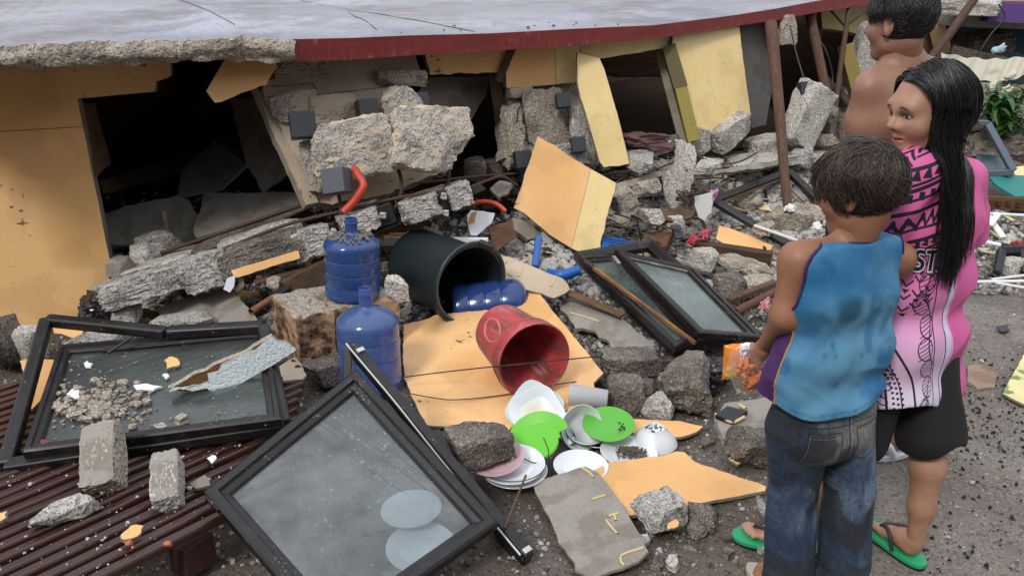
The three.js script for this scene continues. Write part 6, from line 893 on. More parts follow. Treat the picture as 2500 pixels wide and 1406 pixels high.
function headTint(c, F, s, skin, lip) { const q = inFrame(c, F); return (X, Y, Z) => { let [x, y, z] = q(X, Y, Z).map((v) => v / s); const k = 1 + .10 * fbm3(X * 40, Y * 40, Z * 40, 3); let col = skin.map((v) => v * k); const ax = Math.abs(x);
  if (z > .05) { const ew = Math.hypot((ax - .031) / .0135, (y + .001) / .0044); if (ew < 1 && z > .07) { const ir = Math.hypot((ax - .031) / .0066, y / .0066); col = ir < 1 ? [.010, .007, .006] : [.36, .32, .30]; } else if (ew < 1.5 && z > .066) col = y > 0 ? [.03, .018, .014] : mix(col, [.1, .05, .04], .6); const br = Math.hypot((ax - .031) / .019, (y - .0235 + .25 * Math.max(0, ax - .03)) / .0046); if (br < 1) col = mix(col, [.03, .02, .015], .9 * sstep(1, .6, br));
    if (ax < .021 && y < -.050 && y > -.077 && z > .07) col = mix(col, lip, .75 * sstep(.022, .014, ax) * sstep(-.078, -.072, y) * sstep(-.049, -.053, y)); if (ax < .02 && Math.abs(y + .0635) < .0022) col = [.06, .02, .02]; if (Math.hypot((ax - .009) / .005, (y + .036) / .003) < 1 && z > .08) col = [.09, .035, .025]; }
  return col; }; }
// foot and hand
function footField(heel, toe, side, s, ankle, rA) { // heel and toe on the ground line; side points to the big toe
  const d = toe.clone().sub(heel), L = d.length(); d.normalize(); const at = (l, w, h) => heel.clone().addScaledVector(d, L * l).addScaledVector(side, w * s).add(V(0, h * s, 0));
  const body = join([cap(at(.12, 0, .03), at(.18, 0, .032), .028 * s, .028 * s), cap(at(.16, 0, .034), at(.62, .004, .024), .028 * s, .022 * s), cap(at(.4, .008, .045), at(.72, .018, .018), .024 * s, .016 * s), cap(at(.45, -.01, .022), at(.7, -.026, .015), .022 * s, .014 * s), cap(at(.24, 0, .05), ankle, .03 * s, rA)], .03 * s);
  const toes = [[.028, 1.0, .0135], [.011, .99, .0095], [-.003, .96, .009], [-.017, .92, .0085], [-.03, .87, .008]].map(([w, l, r]) => join([cap(at(.7, w * .9, .016), at(l - .09, w, .019), r * s, r * .95 * s), cap(at(l - .09, w, .019), at(l - .03, w, .011), r * .95 * s, r * s)], .006 * s));
  return (x, y, z) => { let v = body(x, y, z), t = 9; for (const f of toes) t = Math.min(t, f(x, y, z)); return smin(v, t, .008 * s); };
}
function handField(wrist, dir, palmN, side, s, curl, rW) { // side points to the thumb
  const d = dir.clone().normalize(), n = palmN.clone().normalize(), o = (l, w, h) => wrist.clone().addScaledVector(d, l * s).addScaledVector(side, w * s).addScaledVector(n, h * s);
  const palm = join([cap(wrist, o(.03, 0, 0), rW, .022 * s), cap(o(.03, .018, 0), o(.08, .024, 0), .016 * s, .014 * s), cap(o(.03, 0, 0), o(.085, .004, 0), .017 * s, .014 * s), cap(o(.03, -.016, 0), o(.078, -.022, 0), .015 * s, .012 * s)], .02 * s);
  const fing = [[.026, .082, [.042, .026, .02], .0092], [.008, .088, [.046, .029, .022], .0095], [-.01, .085, [.042, .027, .021], .009], [-.026, .076, [.032, .021, .018], .0078]].map(([w, l, seg, r], i) => { let p = o(l, w, 0), a = 0; const parts = []; seg.forEach((q, k) => { a += curl[k] * (1 + .08 * i); const t = p.clone().addScaledVector(d, Math.cos(a) * q * s).addScaledVector(n, Math.sin(a) * q * s); parts.push(cap(p, t, r * s, r * .88 * s)); p = t; }); return join(parts, .006 * s); });
  const th = join([cap(o(.022, .02, .004), o(.05, .042, .014), .014 * s, .0115 * s), cap(o(.05, .042, .014), o(.074, .046, .03), .011 * s, .010 * s), cap(o(.074, .046, .03), o(.09, .04, .046), .010 * s, .008 * s)], .008 * s);
  return (x, y, z) => { let v = smin(palm(x, y, z), th(x, y, z), .014 * s), t = 9; for (const f of fing) t = Math.min(t, f(x, y, z)); return smin(v, t, .008 * s); };
}
const skinMat = () => phy({ vertexColors: true, roughness: .52, sheen: .15, bumpMap: T.concB, bumpScale: 0 });
const plainTint = (skin) => (x, y, z) => { const k = 1 + .16 * fbm3(x * 14, y * 14, z * 14, 4) + .10 * n3(x * 90, y * 90, z * 90); return [skin[0] * k, skin[1] * k, skin[2] * k]; };
// strand: a thin tapering lock
function lock(pts, r0, r1, out) { const n = pts.length, K = 3, base = out.p.length / 3; for (let i = 0; i < n; i++) { const t = V().subVectors(pts[Math.min(n - 1, i + 1)], pts[Math.max(0, i - 1)]).normalize(), { u, v } = basisOf(t), r = lerp(r0, r1, Math.pow(i / (n - 1), 1.6)); for (let k = 0; k < K; k++) { const a = k / K * 6.283; const q = pts[i].clone().addScaledVector(u, Math.cos(a) * r).addScaledVector(v, Math.sin(a) * r); out.p.push(q.x, q.y, q.z); out.c.push(...out.col); } } for (let i = 0; i < n - 1; i++) for (let k = 0; k < K; k++) { const a = base + i * K + k, b = base + i * K + (k + 1) % K; out.i.push(a, b, a + K, b, b + K, a + K); } }
const locksGeo = (out) => { const g = new THREE.BufferGeometry(); g.setAttribute('position', new THREE.Float32BufferAttribute(out.p, 3)); g.setAttribute('color', new THREE.Float32BufferAttribute(out.c, 3)); g.setIndex(out.i); g.computeVertexNormals(); return g; };
const grad = (f, p, e = .004) => V(f(p.x + e, p.y, p.z) - f(p.x - e, p.y, p.z), f(p.x, p.y + e, p.z) - f(p.x, p.y - e, p.z), f(p.x, p.y, p.z + e) - f(p.x, p.y, p.z - e)).normalize();
const strip2 = (g) => { for (const k of Object.keys(g.attributes)) if (!['position', 'normal', 'color'].includes(k)) g.deleteAttribute(k); return g.index ? g : g; };
// short hair: a cap of locks combed from the crown; cover(x, y, z) in head units says where hair grows
function shortHair(c, F, s, N, seed, { len = .07, lift = .02, cover, comb, col, colVar = .4, r0 = .0026, shell = 1.0 }) {
  const r = mul(seed), out = { p: [], c: [], i: [], col: [0, 0, 0] }, sk = ell(off(c, F, 0, .03 * s, -.012 * s), F.X, F.Y, F.Z, .081 * s * shell, .094 * s * shell, .102 * s * shell), q = inFrame(c, F); let made = 0;
  for (let t = 0; made < N && t < N * 6; t++) {
    const z = r() * 2 - 1, a = r() * 6.283, w = Math.sqrt(1 - z * z), d = V(w * Math.cos(a), z, w * Math.sin(a)), p = off(c, F, d.x * .081 * s * shell, .03 * s + d.y * .094 * s * shell, -.012 * s + d.z * .102 * s * shell), [x, y, zz] = q(p.x, p.y, p.z).map((v) => v / s); const cv = cover(x, y, zz); if (cv <= 0 || r() > cv) continue; made++;
    const n0 = grad(sk, p), cm = comb(x, y, zz, r), dir = F.X.clone().multiplyScalar(cm[0]).addScaledVector(F.Y, cm[1]).addScaledVector(F.Z, cm[2]); dir.addScaledVector(n0, -dir.dot(n0)).normalize(); const L = len * s * (.55 + .8 * r()) * (cm[3] ?? 1), pts = [], cl = 1 + colVar * (r() - .35); out.col = col(x, y, zz, r).map((v) => v * cl);
    let pp = p.clone(), dd = dir.clone().addScaledVector(n0, lift * 12).normalize(); if (r() < .2) { dd.addScaledVector(n0, .6).normalize(); } const kx = p.x * 38 + seed, wob = V(n3(kx, p.y * 38, p.z * 38), n3(kx + 9, p.y * 38, p.z * 38), n3(kx + 19, p.y * 38, p.z * 38)).multiplyScalar(1.1).add(V(r() - .5, r() - .5, r() - .5).multiplyScalar(.25));
    for (let i = 0; i < 7; i++) { pts.push(pp.clone()); dd.add(V(0, -.16, 0)).addScaledVector(wob, .28).normalize(); { const g0 = grad(sk, pp), dn = dd.dot(g0); if (dn > .05) dd.addScaledVector(g0, -(dn - .05) * .85).normalize(); } pp.addScaledVector(dd, L / 6); const dist = sk(pp.x, pp.y, pp.z), mn = (.004 + lift * .2 * Math.sin(i / 6 * 3.1)) * s; if (dist < mn) pp.addScaledVector(grad(sk, pp), mn - dist); }
    lock(pts, r0 * s * (.7 + .7 * r()), .0004, out);
  }
  return out;
}
const hairMat = phy({ vertexColors: true, roughness: .38, clearcoat: .25, clearcoatRoughness: .35 });
function person(label, pos) { return thing('person', label, 'person', pos); }
const merged = (list) => mergeGeometries(list.map((g) => { strip2(g); return g; }));

// ---------------------------------------------------------------- the boy
{
  const F = frameOf(V(-.42, 0, -.9)), C0 = V(.845, 0, -2.06), P = (x, y, z) => off(C0, F, x, y, z), t = person('boy in a blue tank top and stained jeans, back turned, holding an orange bag', V(.86, 0, -2.06)), skin = [.30, .135, .075];
  const hc = wd(2096, 462, 2.07), FH = frameOf(V(-.72, -.22, -.62)), sh = [wd(1946, 634, 2.02), wd(2194, 632, 2.13)], neckB = wd(2078, 600, 2.07), hip = [P(-.075, .62, 0), P(.075, .62, 0)];
  const el = [wd(1914, 772, 2.0), P(.17, .86, .10)], wr = [wd(1868, 842, 2.17), P(.10, .82, .17)], kn = [V(.80, .33, -2.08), V(.965, .33, -2.08)], an = [V(.805, .07, -2.04), V(.965, .07, -2.05)];
  const torso = [cap(P(-.10, 1.02, 0), P(.10, 1.02, 0), .06, .06, F.Z, .8), cap(P(-.075, .9, 0), P(.075, .9, 0), .078, .078, F.Z, .85), cap(P(-.06, .76, 0), P(.06, .76, 0), .075, .075, F.Z, .9), cap(P(-.06, .64, -.005), P(.06, .64, -.005), .078, .078, F.Z, .95)];
  const arm = (k) => [cap(sh[k].clone().lerp(neckB, .5), sh[k], .034, .039), cap(sh[k], el[k], .039, .030), cap(el[k], wr[k], .030, .021)];
  const legs = [0, 1].map((k) => [cap(hip[k], kn[k], .068, .05), cap(kn[k], an[k], .048, .032)]).flat();
  const neck = cap(neckB.clone().add(V(0, -.03, 0)), hc.clone().add(V(0, -.05, .01)), .047, .045), body = join([...torso, ...arm(0), ...arm(1), ...legs, neck], .035);
  const bb = boundsOf([...sh, ...el, ...wr, ...kn, ...an, hc], .12), feet = [[V(.815, 0.012, -1.99), V(.735, .012, -2.14)], [V(.985, .012, -2.0), V(.915, .012, -2.16)]];
  const hf = headField(hc, FH, .93, [neckB, .046]), pieces = [tint(netMesh(body, V(bb.min.x, .0, bb.min.z), bb.max, .011), plainTint(skin)), tint(netMesh(hf, hc.clone().addScalar(-.14), hc.clone().addScalar(.14), .0038), headTint(hc, FH, .93, skin, [.26, .09, .07]))];
  const hd = wd(1846, 880, 2.2).sub(wr[0]), hs = handField(wr[0], hd, V(.3, -.5, -.8), V(-.2, .2, -.9).normalize(), .8, [.8, .9, .5], .022); pieces.push(tint(netMesh(hs, wr[0].clone().addScalar(-.14), wr[0].clone().addScalar(.14), .0038), plainTint(skin)));
  const hs2 = handField(wr[1], V(-.3, -.3, -.6), V(-.2, -.4, -.6), V(0, 1, 0), .7, [.7, .8, .5], .022); pieces.push(tint(netMesh(hs2, wr[1].clone().addScalar(-.12), wr[1].clone().addScalar(.12), .005), plainTint(skin)));
  for (const k of [0, 1]) { const [h, o] = feet[k], dd = o.clone().sub(h).normalize(), sd = V().crossVectors(dd, UP).multiplyScalar(k ? -1 : 1); pieces.push(tint(netMesh(footField(h, o, sd, .8, an[k], .032), V(h.x - .2, -.005, h.z - .25), V(h.x + .15, .16, h.z + .1), .0045), plainTint(skin))); const sole = new THREE.Shape(); sole.absellipse(0, 0, .042, .105, 0, 6.28); const g = new THREE.ExtrudeGeometry(sole, { depth: .016, bevelSize: .003, bevelThickness: .003, bevelSegments: 2, curveSegments: 20 }); g.rotateX(-Math.PI / 2).rotateY(Math.atan2(-dd.x, -dd.z)); g.translate((h.x + o.x) / 2, .004, (h.z + o.z) / 2); const sd2 = add(t, 'sandal', g, std({ color: C(.42, .38, .3), roughness: .7 })); add(sd2, 'strap', tubeGeo([h.clone().lerp(o, .62).addScaledVector(sd, .04).add(V(0, .012, 0)), h.clone().lerp(o, .6).add(V(0, .056, 0)), h.clone().lerp(o, .56).addScaledVector(sd, -.04).add(V(0, .012, 0))], .011, 8), std({ color: C(.45, .41, .33) })); }
  add(t, 'body', merged(pieces), skinMat());
  // tank top: torso swollen into loose cloth, cut at neck, armholes and hem
  const shellF = join([cap(P(-.105, 1.035, -.005), P(.105, 1.035, -.005), .062, .062, F.Z, .82), cap(P(-.078, .93, -.005), P(.078, .93, -.005), .089, .089, F.Z, .88), cap(P(-.07, .78, -.006), P(.07, .78, -.006), .094, .094, F.Z, .9), cap(P(-.078, .62, -.006), P(.072, .62, -.006), .100, .100, F.Z, .95), cap(P(-.13, .70, .02), P(-.15, .66, .04), .05, .04), neck], .05);
  const ah = [0, 1].map((k) => { const a = sh[k].clone().addScaledVector(F.X, k ? .012 : -.012), b = el[k].clone().lerp(sh[k], .45).addScaledVector(F.X, k ? .03 : -.03); return cap(a.clone().add(V(0, .06, 0)), b, .062, .05); }), nh = ell(neckB.clone().add(V(0, .05, 0)).addScaledVector(F.Z, .015), F.X, UP, F.Z, .062, .062, .075);
  const hemY = (x, z) => .634 + 1.1 * (x - .86) * (x - .86) + .08 * (x - .86) + .004 * Math.sin(x * 40);
  const top = (x, y, z) => { let d = shellF(x, y, z) - .004 - .010 * sstep(1.0, .6, y) * n3(x * 9 + y * 5, y * 5, z * 9) - .006 * n3(x * 17 - y * 12, y * 9, z * 17) * sstep(1.02, .9, y) - .009 * Math.pow(1 - Math.abs(n3(x * 7 + y * 14, y * 6 + 3, z * 7)), 2); d = smax(d, -ah[0](x, y, z), .006); d = smax(d, -ah[1](x, y, z), .006); d = smax(d, -nh(x, y, z), .006); d = smax(d, hemY(x, z) - y, .006); return smax(d, y - 1.085, .01); };
  const seamA = (y) => -1.46 - .10 * sstep(.95, .6, y), q = inFrame(C0, F);
  { const band = (f, w, h) => (x, y, z) => Math.max(Math.abs(top(x, y, z)) - h, Math.abs(f(x, y, z)) - w), pm = std({ color: C(.045, .012, .10), roughness: .7 }); for (const k of [0, 1]) add(t, 'piping', netMesh(band((x, y, z) => Math.max(ah[k](x, y, z), -.02), .004, .0035), sh[k].clone().add(V(-.13, -.2, -.13)), sh[k].clone().add(V(.13, .1, .13)), .0036), pm); add(t, 'piping', netMesh((x, y, z) => y < 1.0 ? .1 : band(nh, .004, .0035)(x, y, z), neckB.clone().add(V(-.12, -.09, -.12)), neckB.clone().add(V(.12, .06, .12)), .0036), pm);
    add(t, 'gold_piping', netMesh(band((x, y, z) => { const [a, , b] = q(x, y, z); return b > 0.09 || a > 0 ? 1 : (Math.atan2(a, -b) - seamA(y)) * Math.hypot(a, b); }, .0026, .003), P(0, .58, 0).add(V(-.26, 0, -.2)), P(0, .95, 0).add(V(.02, 0, .2)), .0036), std({ color: C(.5, .27, .08), roughness: .6 })); }
  const tg = tint(netMesh(top, P(0, .54, 0).add(V(-.27, 0, -.22)), P(0, 1.12, 0).add(V(.25, 0, .2)), .0058), (x, y, z) => {
    const [lx, , lz] = q(x, y, z), n = fbm3(x * 7, y * 7, z * 7, 5), m = fbm3(x * 22 + 5, y * 22, z * 22, 4); let c = mix([.022, .145, .30], [.10, .27, .42], sstep(-.25, .3, n)); c = mix(c, [.008, .10, .25], sstep(.12, .38, m) * .6); c = mix(c, [.006, .075, .14], .85 * sstep(.05, .018, Math.hypot(x - wd(2085, 725, 1.95).x, (y - .925) * 1.0) + .015 * m)); c = mix(c, [.010, .13, .30], .5 * sstep(.2, .4, -n));
    const ang = Math.atan2(lx, -lz); const a0 = seamA(y), a1 = -2.05; if (ang < a0 && ang > a1) c = mix([.075, .018, .12], [.05, .012, .09], sstep(-.2, .3, m));
    const e = Math.min(Math.abs(ah[0](x, y, z)), Math.abs(ah[1](x, y, z))); if (Math.abs(y - hemY(x, z) - .016) < .003) c = c.map((v) => v * .7); return c; });
  add(t, 'tank_top', tg, phy({ vertexColors: true, roughness: .72, sheen: .3, sheenRoughness: .5 }));
  // jeans
  const jl = [0, 1].map((k) => [cap(hip[k].clone().add(V(k ? .004 : -.004, -.06, 0)), kn[k], .080, .062), cap(kn[k], an[k].clone().setY(.05), .061, .066)]).flat(), jf = join([cap(P(-.06, .60, -.006), P(.058, .60, -.006), .090, .090, F.Z, .96), cap(P(-.045, .545, -.02), P(.045, .545, -.02), .082, .082), ...jl], .014);
  const jean = (x, y, z) => { let d = jf(x, y, z) - .004 - .006 * n3(x * 10, y * 14 + x * 6, z * 10) - .007 * (1 - Math.abs(n3(x * 5 + 3, y * 16 + 4 * n3(x * 8, y * 3, z * 8), z * 5))) * sstep(.62, .3, y); d = smax(d, y - .69, .006); return smax(d, .028 - y + .01 * Math.sin(x * 40), .006); };
  const jg = netMesh(jean, V(.63, .0, -2.28), V(1.12, .69, -1.84), .0062), uv = new Float32Array(jg.attributes.position.count * 2); for (let i = 0; i < jg.attributes.position.count; i++) { const [lx, ly] = q(jg.attributes.position.getX(i), jg.attributes.position.getY(i), jg.attributes.position.getZ(i)); uv[i * 2] = lx / .5 + .5; uv[i * 2 + 1] = ly / .7; } jg.setAttribute('uv', new THREE.BufferAttribute(uv, 2));
  const cv = document.createElement('canvas'); cv.width = 512; cv.height = 716; const g2 = cv.getContext('2d'), im = g2.createImageData(512, 716); for (let j = 0; j < 716; j++) for (let i = 0; i < 512; i++) { const u = i / 512, v = j / 716, y = 1 - v, tw = pn2(i * .5, j * .18, 256, 129, 5), n = pf(u, v, 4, 971, 5), f = pf2(u, v, 14, 5, 975, 4); let c = mix(rgb(40, 56, 80), rgb(92, 108, 126), sstep(.42, .68, n * .55 + f * .45)); c = mix(c, rgb(116, 112, 102), .8 * sstep(.62, .80, y) * sstep(.3, .62, pf(u, v, 5, 981, 4))); c = mix(c, rgb(34, 34, 38), .75 * sstep(.56, .66, pf(u, v, 6, 985, 4))); c = mix(c, rgb(44, 42, 42), .6 * sstep(.35, .1, y) * sstep(.45, .62, pf(u, v, 5, 989, 4))); const k = .82 + .36 * tw; im.data.set([c[0] * k * 255, c[1] * k * 255, c[2] * k * 255, 255], (j * 512 + i) * 4); } g2.putImageData(im, 0, 0);
  const Y = (y) => (1 - y / .7) * 716, X = (x) => (x / .5 + .5) * 512; g2.lineWidth = 2.2; const ln = (pts, col, w = 2, dash) => { g2.strokeStyle = col; g2.lineWidth = w; g2.setLineDash(dash || []); g2.beginPath(); pts.forEach(([x, y], i) => (i ? g2.lineTo(X(x), Y(y)) : g2.moveTo(X(x), Y(y)))); g2.stroke(); };
  for (const s of [-1, 1]) { const pk = [[.028 * s, .585], [.118 * s, .59], [.122 * s, .50], [.078 * s, .475], [.03 * s, .497], [.028 * s, .585]]; ln(pk, 'rgba(18,22,30,.9)', 5); ln(pk.map(([x, y]) => [x * .97 + .002 * s, y * .995 + .002]), 'rgba(176,160,120,.75)', 1.6, [4, 2]); ln([[.028 * s, .573], [.118 * s, .578]], 'rgba(176,160,120,.7)', 1.6, [4, 2]); } ln([[0, .66], [0, .42]], 'rgba(18,22,30,.9)', 4); ln([[.008, .66], [.008, .43]], 'rgba(176,160,120,.6)', 1.6, [4, 2]); ln([[-.15, .612], [0, .60], [.15, .612]], 'rgba(18,22,30,.7)', 3);
  const jt = new THREE.CanvasTexture(cv); jt.colorSpace = THREE.SRGBColorSpace; add(t, 'jeans', jg, std({ map: jt, roughness: .85 }));
  // hair
  const cover = (x, y, z) => { const front = z > .05 && y < .055 + .0 * x, sideF = Math.abs(x) > .05 && z > .012 && y < .0, low = y < (z < -.02 ? -.098 : -.06); return front || sideF || low ? 0 : 1; };
  const hair = shortHair(hc, FH, .95, 7600, 91, { len: .088, lift: .022, cover, r0: .0013, shell: 1.02, comb: (x, y, z, r) => [x * 6 + (r() - .5) * .8, -.55 + (r() - .5) * .4, -(z - .02) * 3 * 0 + (y > .09 ? (r() - .5) * 2 + .6 : z * 5), y > .05 ? 1.1 : .8], col: (x, y, z, r) => mix([.012, .0085, .007], [.11, .065, .04], Math.pow(r(), 1.9) * (y > .03 ? 1 : .5)) });  // upper locks coloured browner: the sheen on top is put into their colour
  const capF = (x, y, z) => ell(off(hc, FH, 0, .03, -.015), FH.X, FH.Y, FH.Z, .083, .096, .101)(x, y, z), qh = inFrame(hc, FH), capS = (x, y, z) => { const [a, b, c] = qh(x, y, z); let d = capF(x, y, z); d = Math.max(d, Math.min(c - .045, 99) > 0 && b < .055 ? .004 : -1); d = smax(d, -.085 - b, .01); d = smax(d, -(ell(off(hc, FH, 0, -.05, .09), FH.X, FH.Y, FH.Z, .1, .1, .1)(x, y, z)), .012); return d; };
  const cg = tint(netMesh(capS, hc.clone().addScalar(-.15), hc.clone().addScalar(.15), .006), () => [.010, .0075, .0065]); add(t, 'hair', mergeGeometries([locksGeo(hair), strip2(cg)]), hairMat);
}

// ---------------------------------------------------------------- the girl
{
  const F = frameOf(V(-.55, 0, -.84)), C0 = V(1.172, 0, -2.28), P = (x, y, z) => off(C0, F, x, y, z), t = person('girl with long black hair in a pink patterned jersey and black shorts, head turned', V(1.2, 0, -2.28)), skin = [.40, .215, .14];
  const hc = wd(2266, 270, 2.25), FH = frameOf(V(-.955, -.10, .22)), neckB = V(1.13, 1.235, -2.275), sh = [P(-.148, 1.215, 0), P(.122, 1.175, 0)], hip = [P(-.08, .74, 0), P(.065, .74, 0)], el = [P(-.19, .98, .06), P(.172, .95, .03)], wr = [P(-.07, .93, .22), P(.06, .92, .24)];
  const ft = [[wh(2000, 1338, .02), wh(1802, 1303, .02)], [wh(2246, 1374, .02), wh(2136, 1284, .02)]], an = [ft[0][0].clone().lerp(ft[0][1], .16).setY(.085), ft[1][0].clone().lerp(ft[1][1], .14).setY(.085)], kn = [an[0].clone().lerp(hip[0], .52).setY(.42).add(V(.01, 0, .0)), an[1].clone().lerp(hip[1], .5).setY(.42).add(V(.012, 0, .02))];
  const torso = [cap(P(-.11, 1.17, 0), P(.085, 1.15, 0), .062, .055, F.Z, .8), cap(P(-.075, 1.04, 0), P(.075, 1.04, 0), .08, .08, F.Z, .85), cap(P(-.06, .9, 0), P(.06, .9, 0), .075, .075, F.Z, .85), cap(P(-.07, .77, 0), P(.055, .77, 0), .082, .082, F.Z, .95)];
  const arm = (k) => [cap(neckB, sh[k], .04, .044), cap(sh[k], el[k], .043, .034), cap(el[k], wr[k], .034, .023)];
  const mid = (a, b, k) => a.clone().lerp(b, k), legs = [0, 1].map((k) => [cap(hip[k], kn[k], .072, .047), cap(kn[k], mid(kn[k], an[k], .26).add(V(0, 0, .010)), .046, .048), cap(mid(kn[k], an[k], .26).add(V(0, 0, .010)), mid(kn[k], an[k], .66).add(V(0, 0, .006)), .048, .036), cap(mid(kn[k], an[k], .66).add(V(0, 0, .006)), an[k], .036, .027)]).flat(), neck = cap(neckB.clone().add(V(0, -.03, 0)), hc.clone().add(V(.02, -.05, 0)), .045, .043);
  const body = join([...torso, ...arm(0), ...arm(1), ...legs, neck], .03), bb = boundsOf([...sh, ...el, ...wr, ...kn, ...an, hc], .13), hf = headField(hc, FH, .97, [neckB, .042], { nose: .6 });
  const pieces = [tint(netMesh(body, V(bb.min.x, .03, bb.min.z), bb.max, .011), plainTint(skin)), tint(netMesh(hf, hc.clone().addScalar(-.14), hc.clone().addScalar(.14), .0032), headTint(hc, FH, .97, skin, [.46, .17, .15]))];
  for (const k of [0, 1]) { const hs = handField(wr[k], F.Z.clone().multiplyScalar(.4).addScaledVector(F.X, k ? -.9 : .9), V(0, -1, 0).addScaledVector(F.Z, -.3), UP, .85, [.4, .5, .4], .022); pieces.push(tint(netMesh(hs, wr[k].clone().addScalar(-.14), wr[k].clone().addScalar(.14), .005), plainTint(skin))); }
  const sole = (h, o, w, nm, par, col, strapCol, sd) => { const dd = o.clone().sub(h).normalize(), L = h.distanceTo(o) * .5 + .016, s = new THREE.Shape(); s.moveTo(0, -L); s.bezierCurveTo(w * .95, -L, w * .8, -L * .2, w * .92, L * .35); s.bezierCurveTo(w * 1.05, L * .8, w * .5, L, 0, L); s.bezierCurveTo(-w * .6, L, -w * 1.1, L * .8, -w, L * .4); s.bezierCurveTo(-w * .8, -L * .1, -w * .9, -L, 0, -L);
    const mk = (d, b, y) => { const g = new THREE.ExtrudeGeometry(s, { depth: d, bevelSize: b, bevelThickness: .002, bevelSegments: 2, curveSegments: 18 }); g.rotateX(-Math.PI / 2).rotateY(Math.atan2(-dd.x, -dd.z)); g.translate((h.x + o.x) / 2, y, (h.z + o.z) / 2); return g; };
    const root = add(par, nm, mk(.010, .002, .012), std({ color: col, roughness: .6 })); add(root, 'outsole', mk(.005, .001, .003), M.black); const toe = h.clone().lerp(o, .80).setY(.022).addScaledVector(sd, .012); for (const k of [-1, 1]) { const e = h.clone().lerp(o, .36).addScaledVector(sd, .040 * k).setY(.020), m1 = h.clone().lerp(o, .52).addScaledVector(sd, .034 * k).setY(.070), m2 = h.clone().lerp(o, .68).addScaledVector(sd, .016 * k + .004).setY(.066); add(root, 'strap', tubeGeo([e, m1, m2, toe.clone().setY(.05), toe], .0065, 8, 24), std({ color: strapCol, roughness: .55 })); } return root; };
  for (const k of [0, 1]) { const [h, o] = ft[k], dd = o.clone().sub(h).normalize(), sd = V().crossVectors(dd, UP).multiplyScalar(k ? -1 : 1), hh = h.clone().addScaledVector(dd, .02).setY(.026), oo = o.clone().addScaledVector(dd, -.012).setY(.026); pieces.push(tint(netMesh(footField(hh, oo, sd, .86, an[k], .027), V(Math.min(h.x, o.x) - .07, .015, Math.min(h.z, o.z) - .07), V(Math.max(h.x, o.x) + .07, .19, Math.max(h.z, o.z) + .07), .0045), plainTint(skin))); sole(h, o, .047, 'flip_flop', t, C(.02, .36, .14), C(.025, .026, .03), sd); }
  add(t, 'body', merged(pieces), skinMat());
  // jersey
  const shellF = join([cap(P(-.125, 1.195, 0), P(.092, 1.165, 0), .065, .058, F.Z, .85), cap(P(-.088, 1.06, 0), P(.07, 1.06, 0), .096, .092, F.Z, .9), cap(P(-.08, .9, 0), P(.06, .9, 0), .10, .097, F.Z, .92), cap(P(-.088, .72, 0), P(.062, .72, 0), .110, .104, F.Z, .95), cap(P(-.088, .55, 0), P(.085, .55, 0), .119, .114, F.Z, .95), neck], .05);
  const slv = [0, 1].map((k) => { const e = sh[k].clone().lerp(el[k], .92).addScaledVector(F.X, k ? .03 : -.03), f1 = cap(sh[k], e, k ? .050 : .062, k ? .064 : .085), dir = e.clone().sub(sh[k]).normalize(); return (x, y, z) => smax(f1(x, y, z), (x - e.x) * dir.x + (y - e.y) * dir.y + (z - e.z) * dir.z + .035, .008); }), nh = ell(neckB.clone().add(V(0, .05, 0)).addScaledVector(F.Z, .02), F.X, UP, F.Z, .07, .07, .08);
  const hem = (x, z) => .542 + .02 * Math.sin((x - 1) * 14) + .012 * Math.sin(z * 26);
  const jer = (x, y, z) => { let d = smin(shellF(x, y, z), Math.min(slv[0](x, y, z), slv[1](x, y, z)), .016) - .004 - .004 * n3(x * 8 + y * 3, y * 3.5, z * 8) * sstep(1.15, .8, y) - .010 * Math.pow(1 - Math.abs(n3(x * 9 - y * 7, y * 4, z * 9)), 2); d = smax(d, -nh(x, y, z), .006); return smax(d, hem(x, z) - y, .006); };
  const jg = netMesh(jer, V(C0.x - .33, .5, C0.z - .3), V(C0.x + .32, 1.3, C0.z + .3), .0068), q = inFrame(C0, F), n = jg.attributes.position.count, uv = new Float32Array(n * 2);
  for (let i = 0; i < n; i++) { const [lx, ly, lz] = q(jg.attributes.position.getX(i), jg.attributes.position.getY(i), jg.attributes.position.getZ(i)), a = Math.atan2(lx, -lz); uv[i * 2] = .5 + (a + .42) / 6.283; uv[i * 2 + 1] = (ly - .5) / .8; } // round the wearer: the middle of the back is u = 0.5
  { const ng = jg.toNonIndexed ? jg : jg; void ng; } jg.setAttribute('uv', new THREE.BufferAttribute(uv, 2));
  { const id = jg.index.array, out = []; for (let i = 0; i < id.length; i += 3) { const u = [uv[id[i] * 2], uv[id[i + 1] * 2], uv[id[i + 2] * 2]]; if (Math.max(...u) - Math.min(...u) < .5) out.push(id[i], id[i + 1], id[i + 2]); else out.push(id[i], id[i + 1], id[i + 2]); } jg.setIndex(out); }
  const W = 1536, H = 1024, cv = document.createElement('canvas'); cv.width = W; cv.height = H; const g = cv.getContext('2d'), X = (a) => (a / 6.283 + .5) * W, Yp = (y) => (1 - (y - .5) / .8) * H; // a: angle from mid-back (right side positive), y: height in metres
  g.fillStyle = '#d0609a'; g.fillRect(0, 0, W, H);
  { const lg = g.createLinearGradient(0, Yp(.98), 0, Yp(.58)); lg.addColorStop(0, '#d0609a'); lg.addColorStop(.45, '#df9cc8'); lg.addColorStop(1, '#d9cfe2'); g.fillStyle = lg; g.beginPath(); g.moveTo(X(-3.14), Yp(1.0)); g.lineTo(X(.35), Yp(1.02)); g.bezierCurveTo(X(.3), Yp(.85), X(.55), Yp(.75), X(.62), Yp(.5)); g.lineTo(X(-3.14), Yp(.5)); g.fill(); } // dyed fade of the print
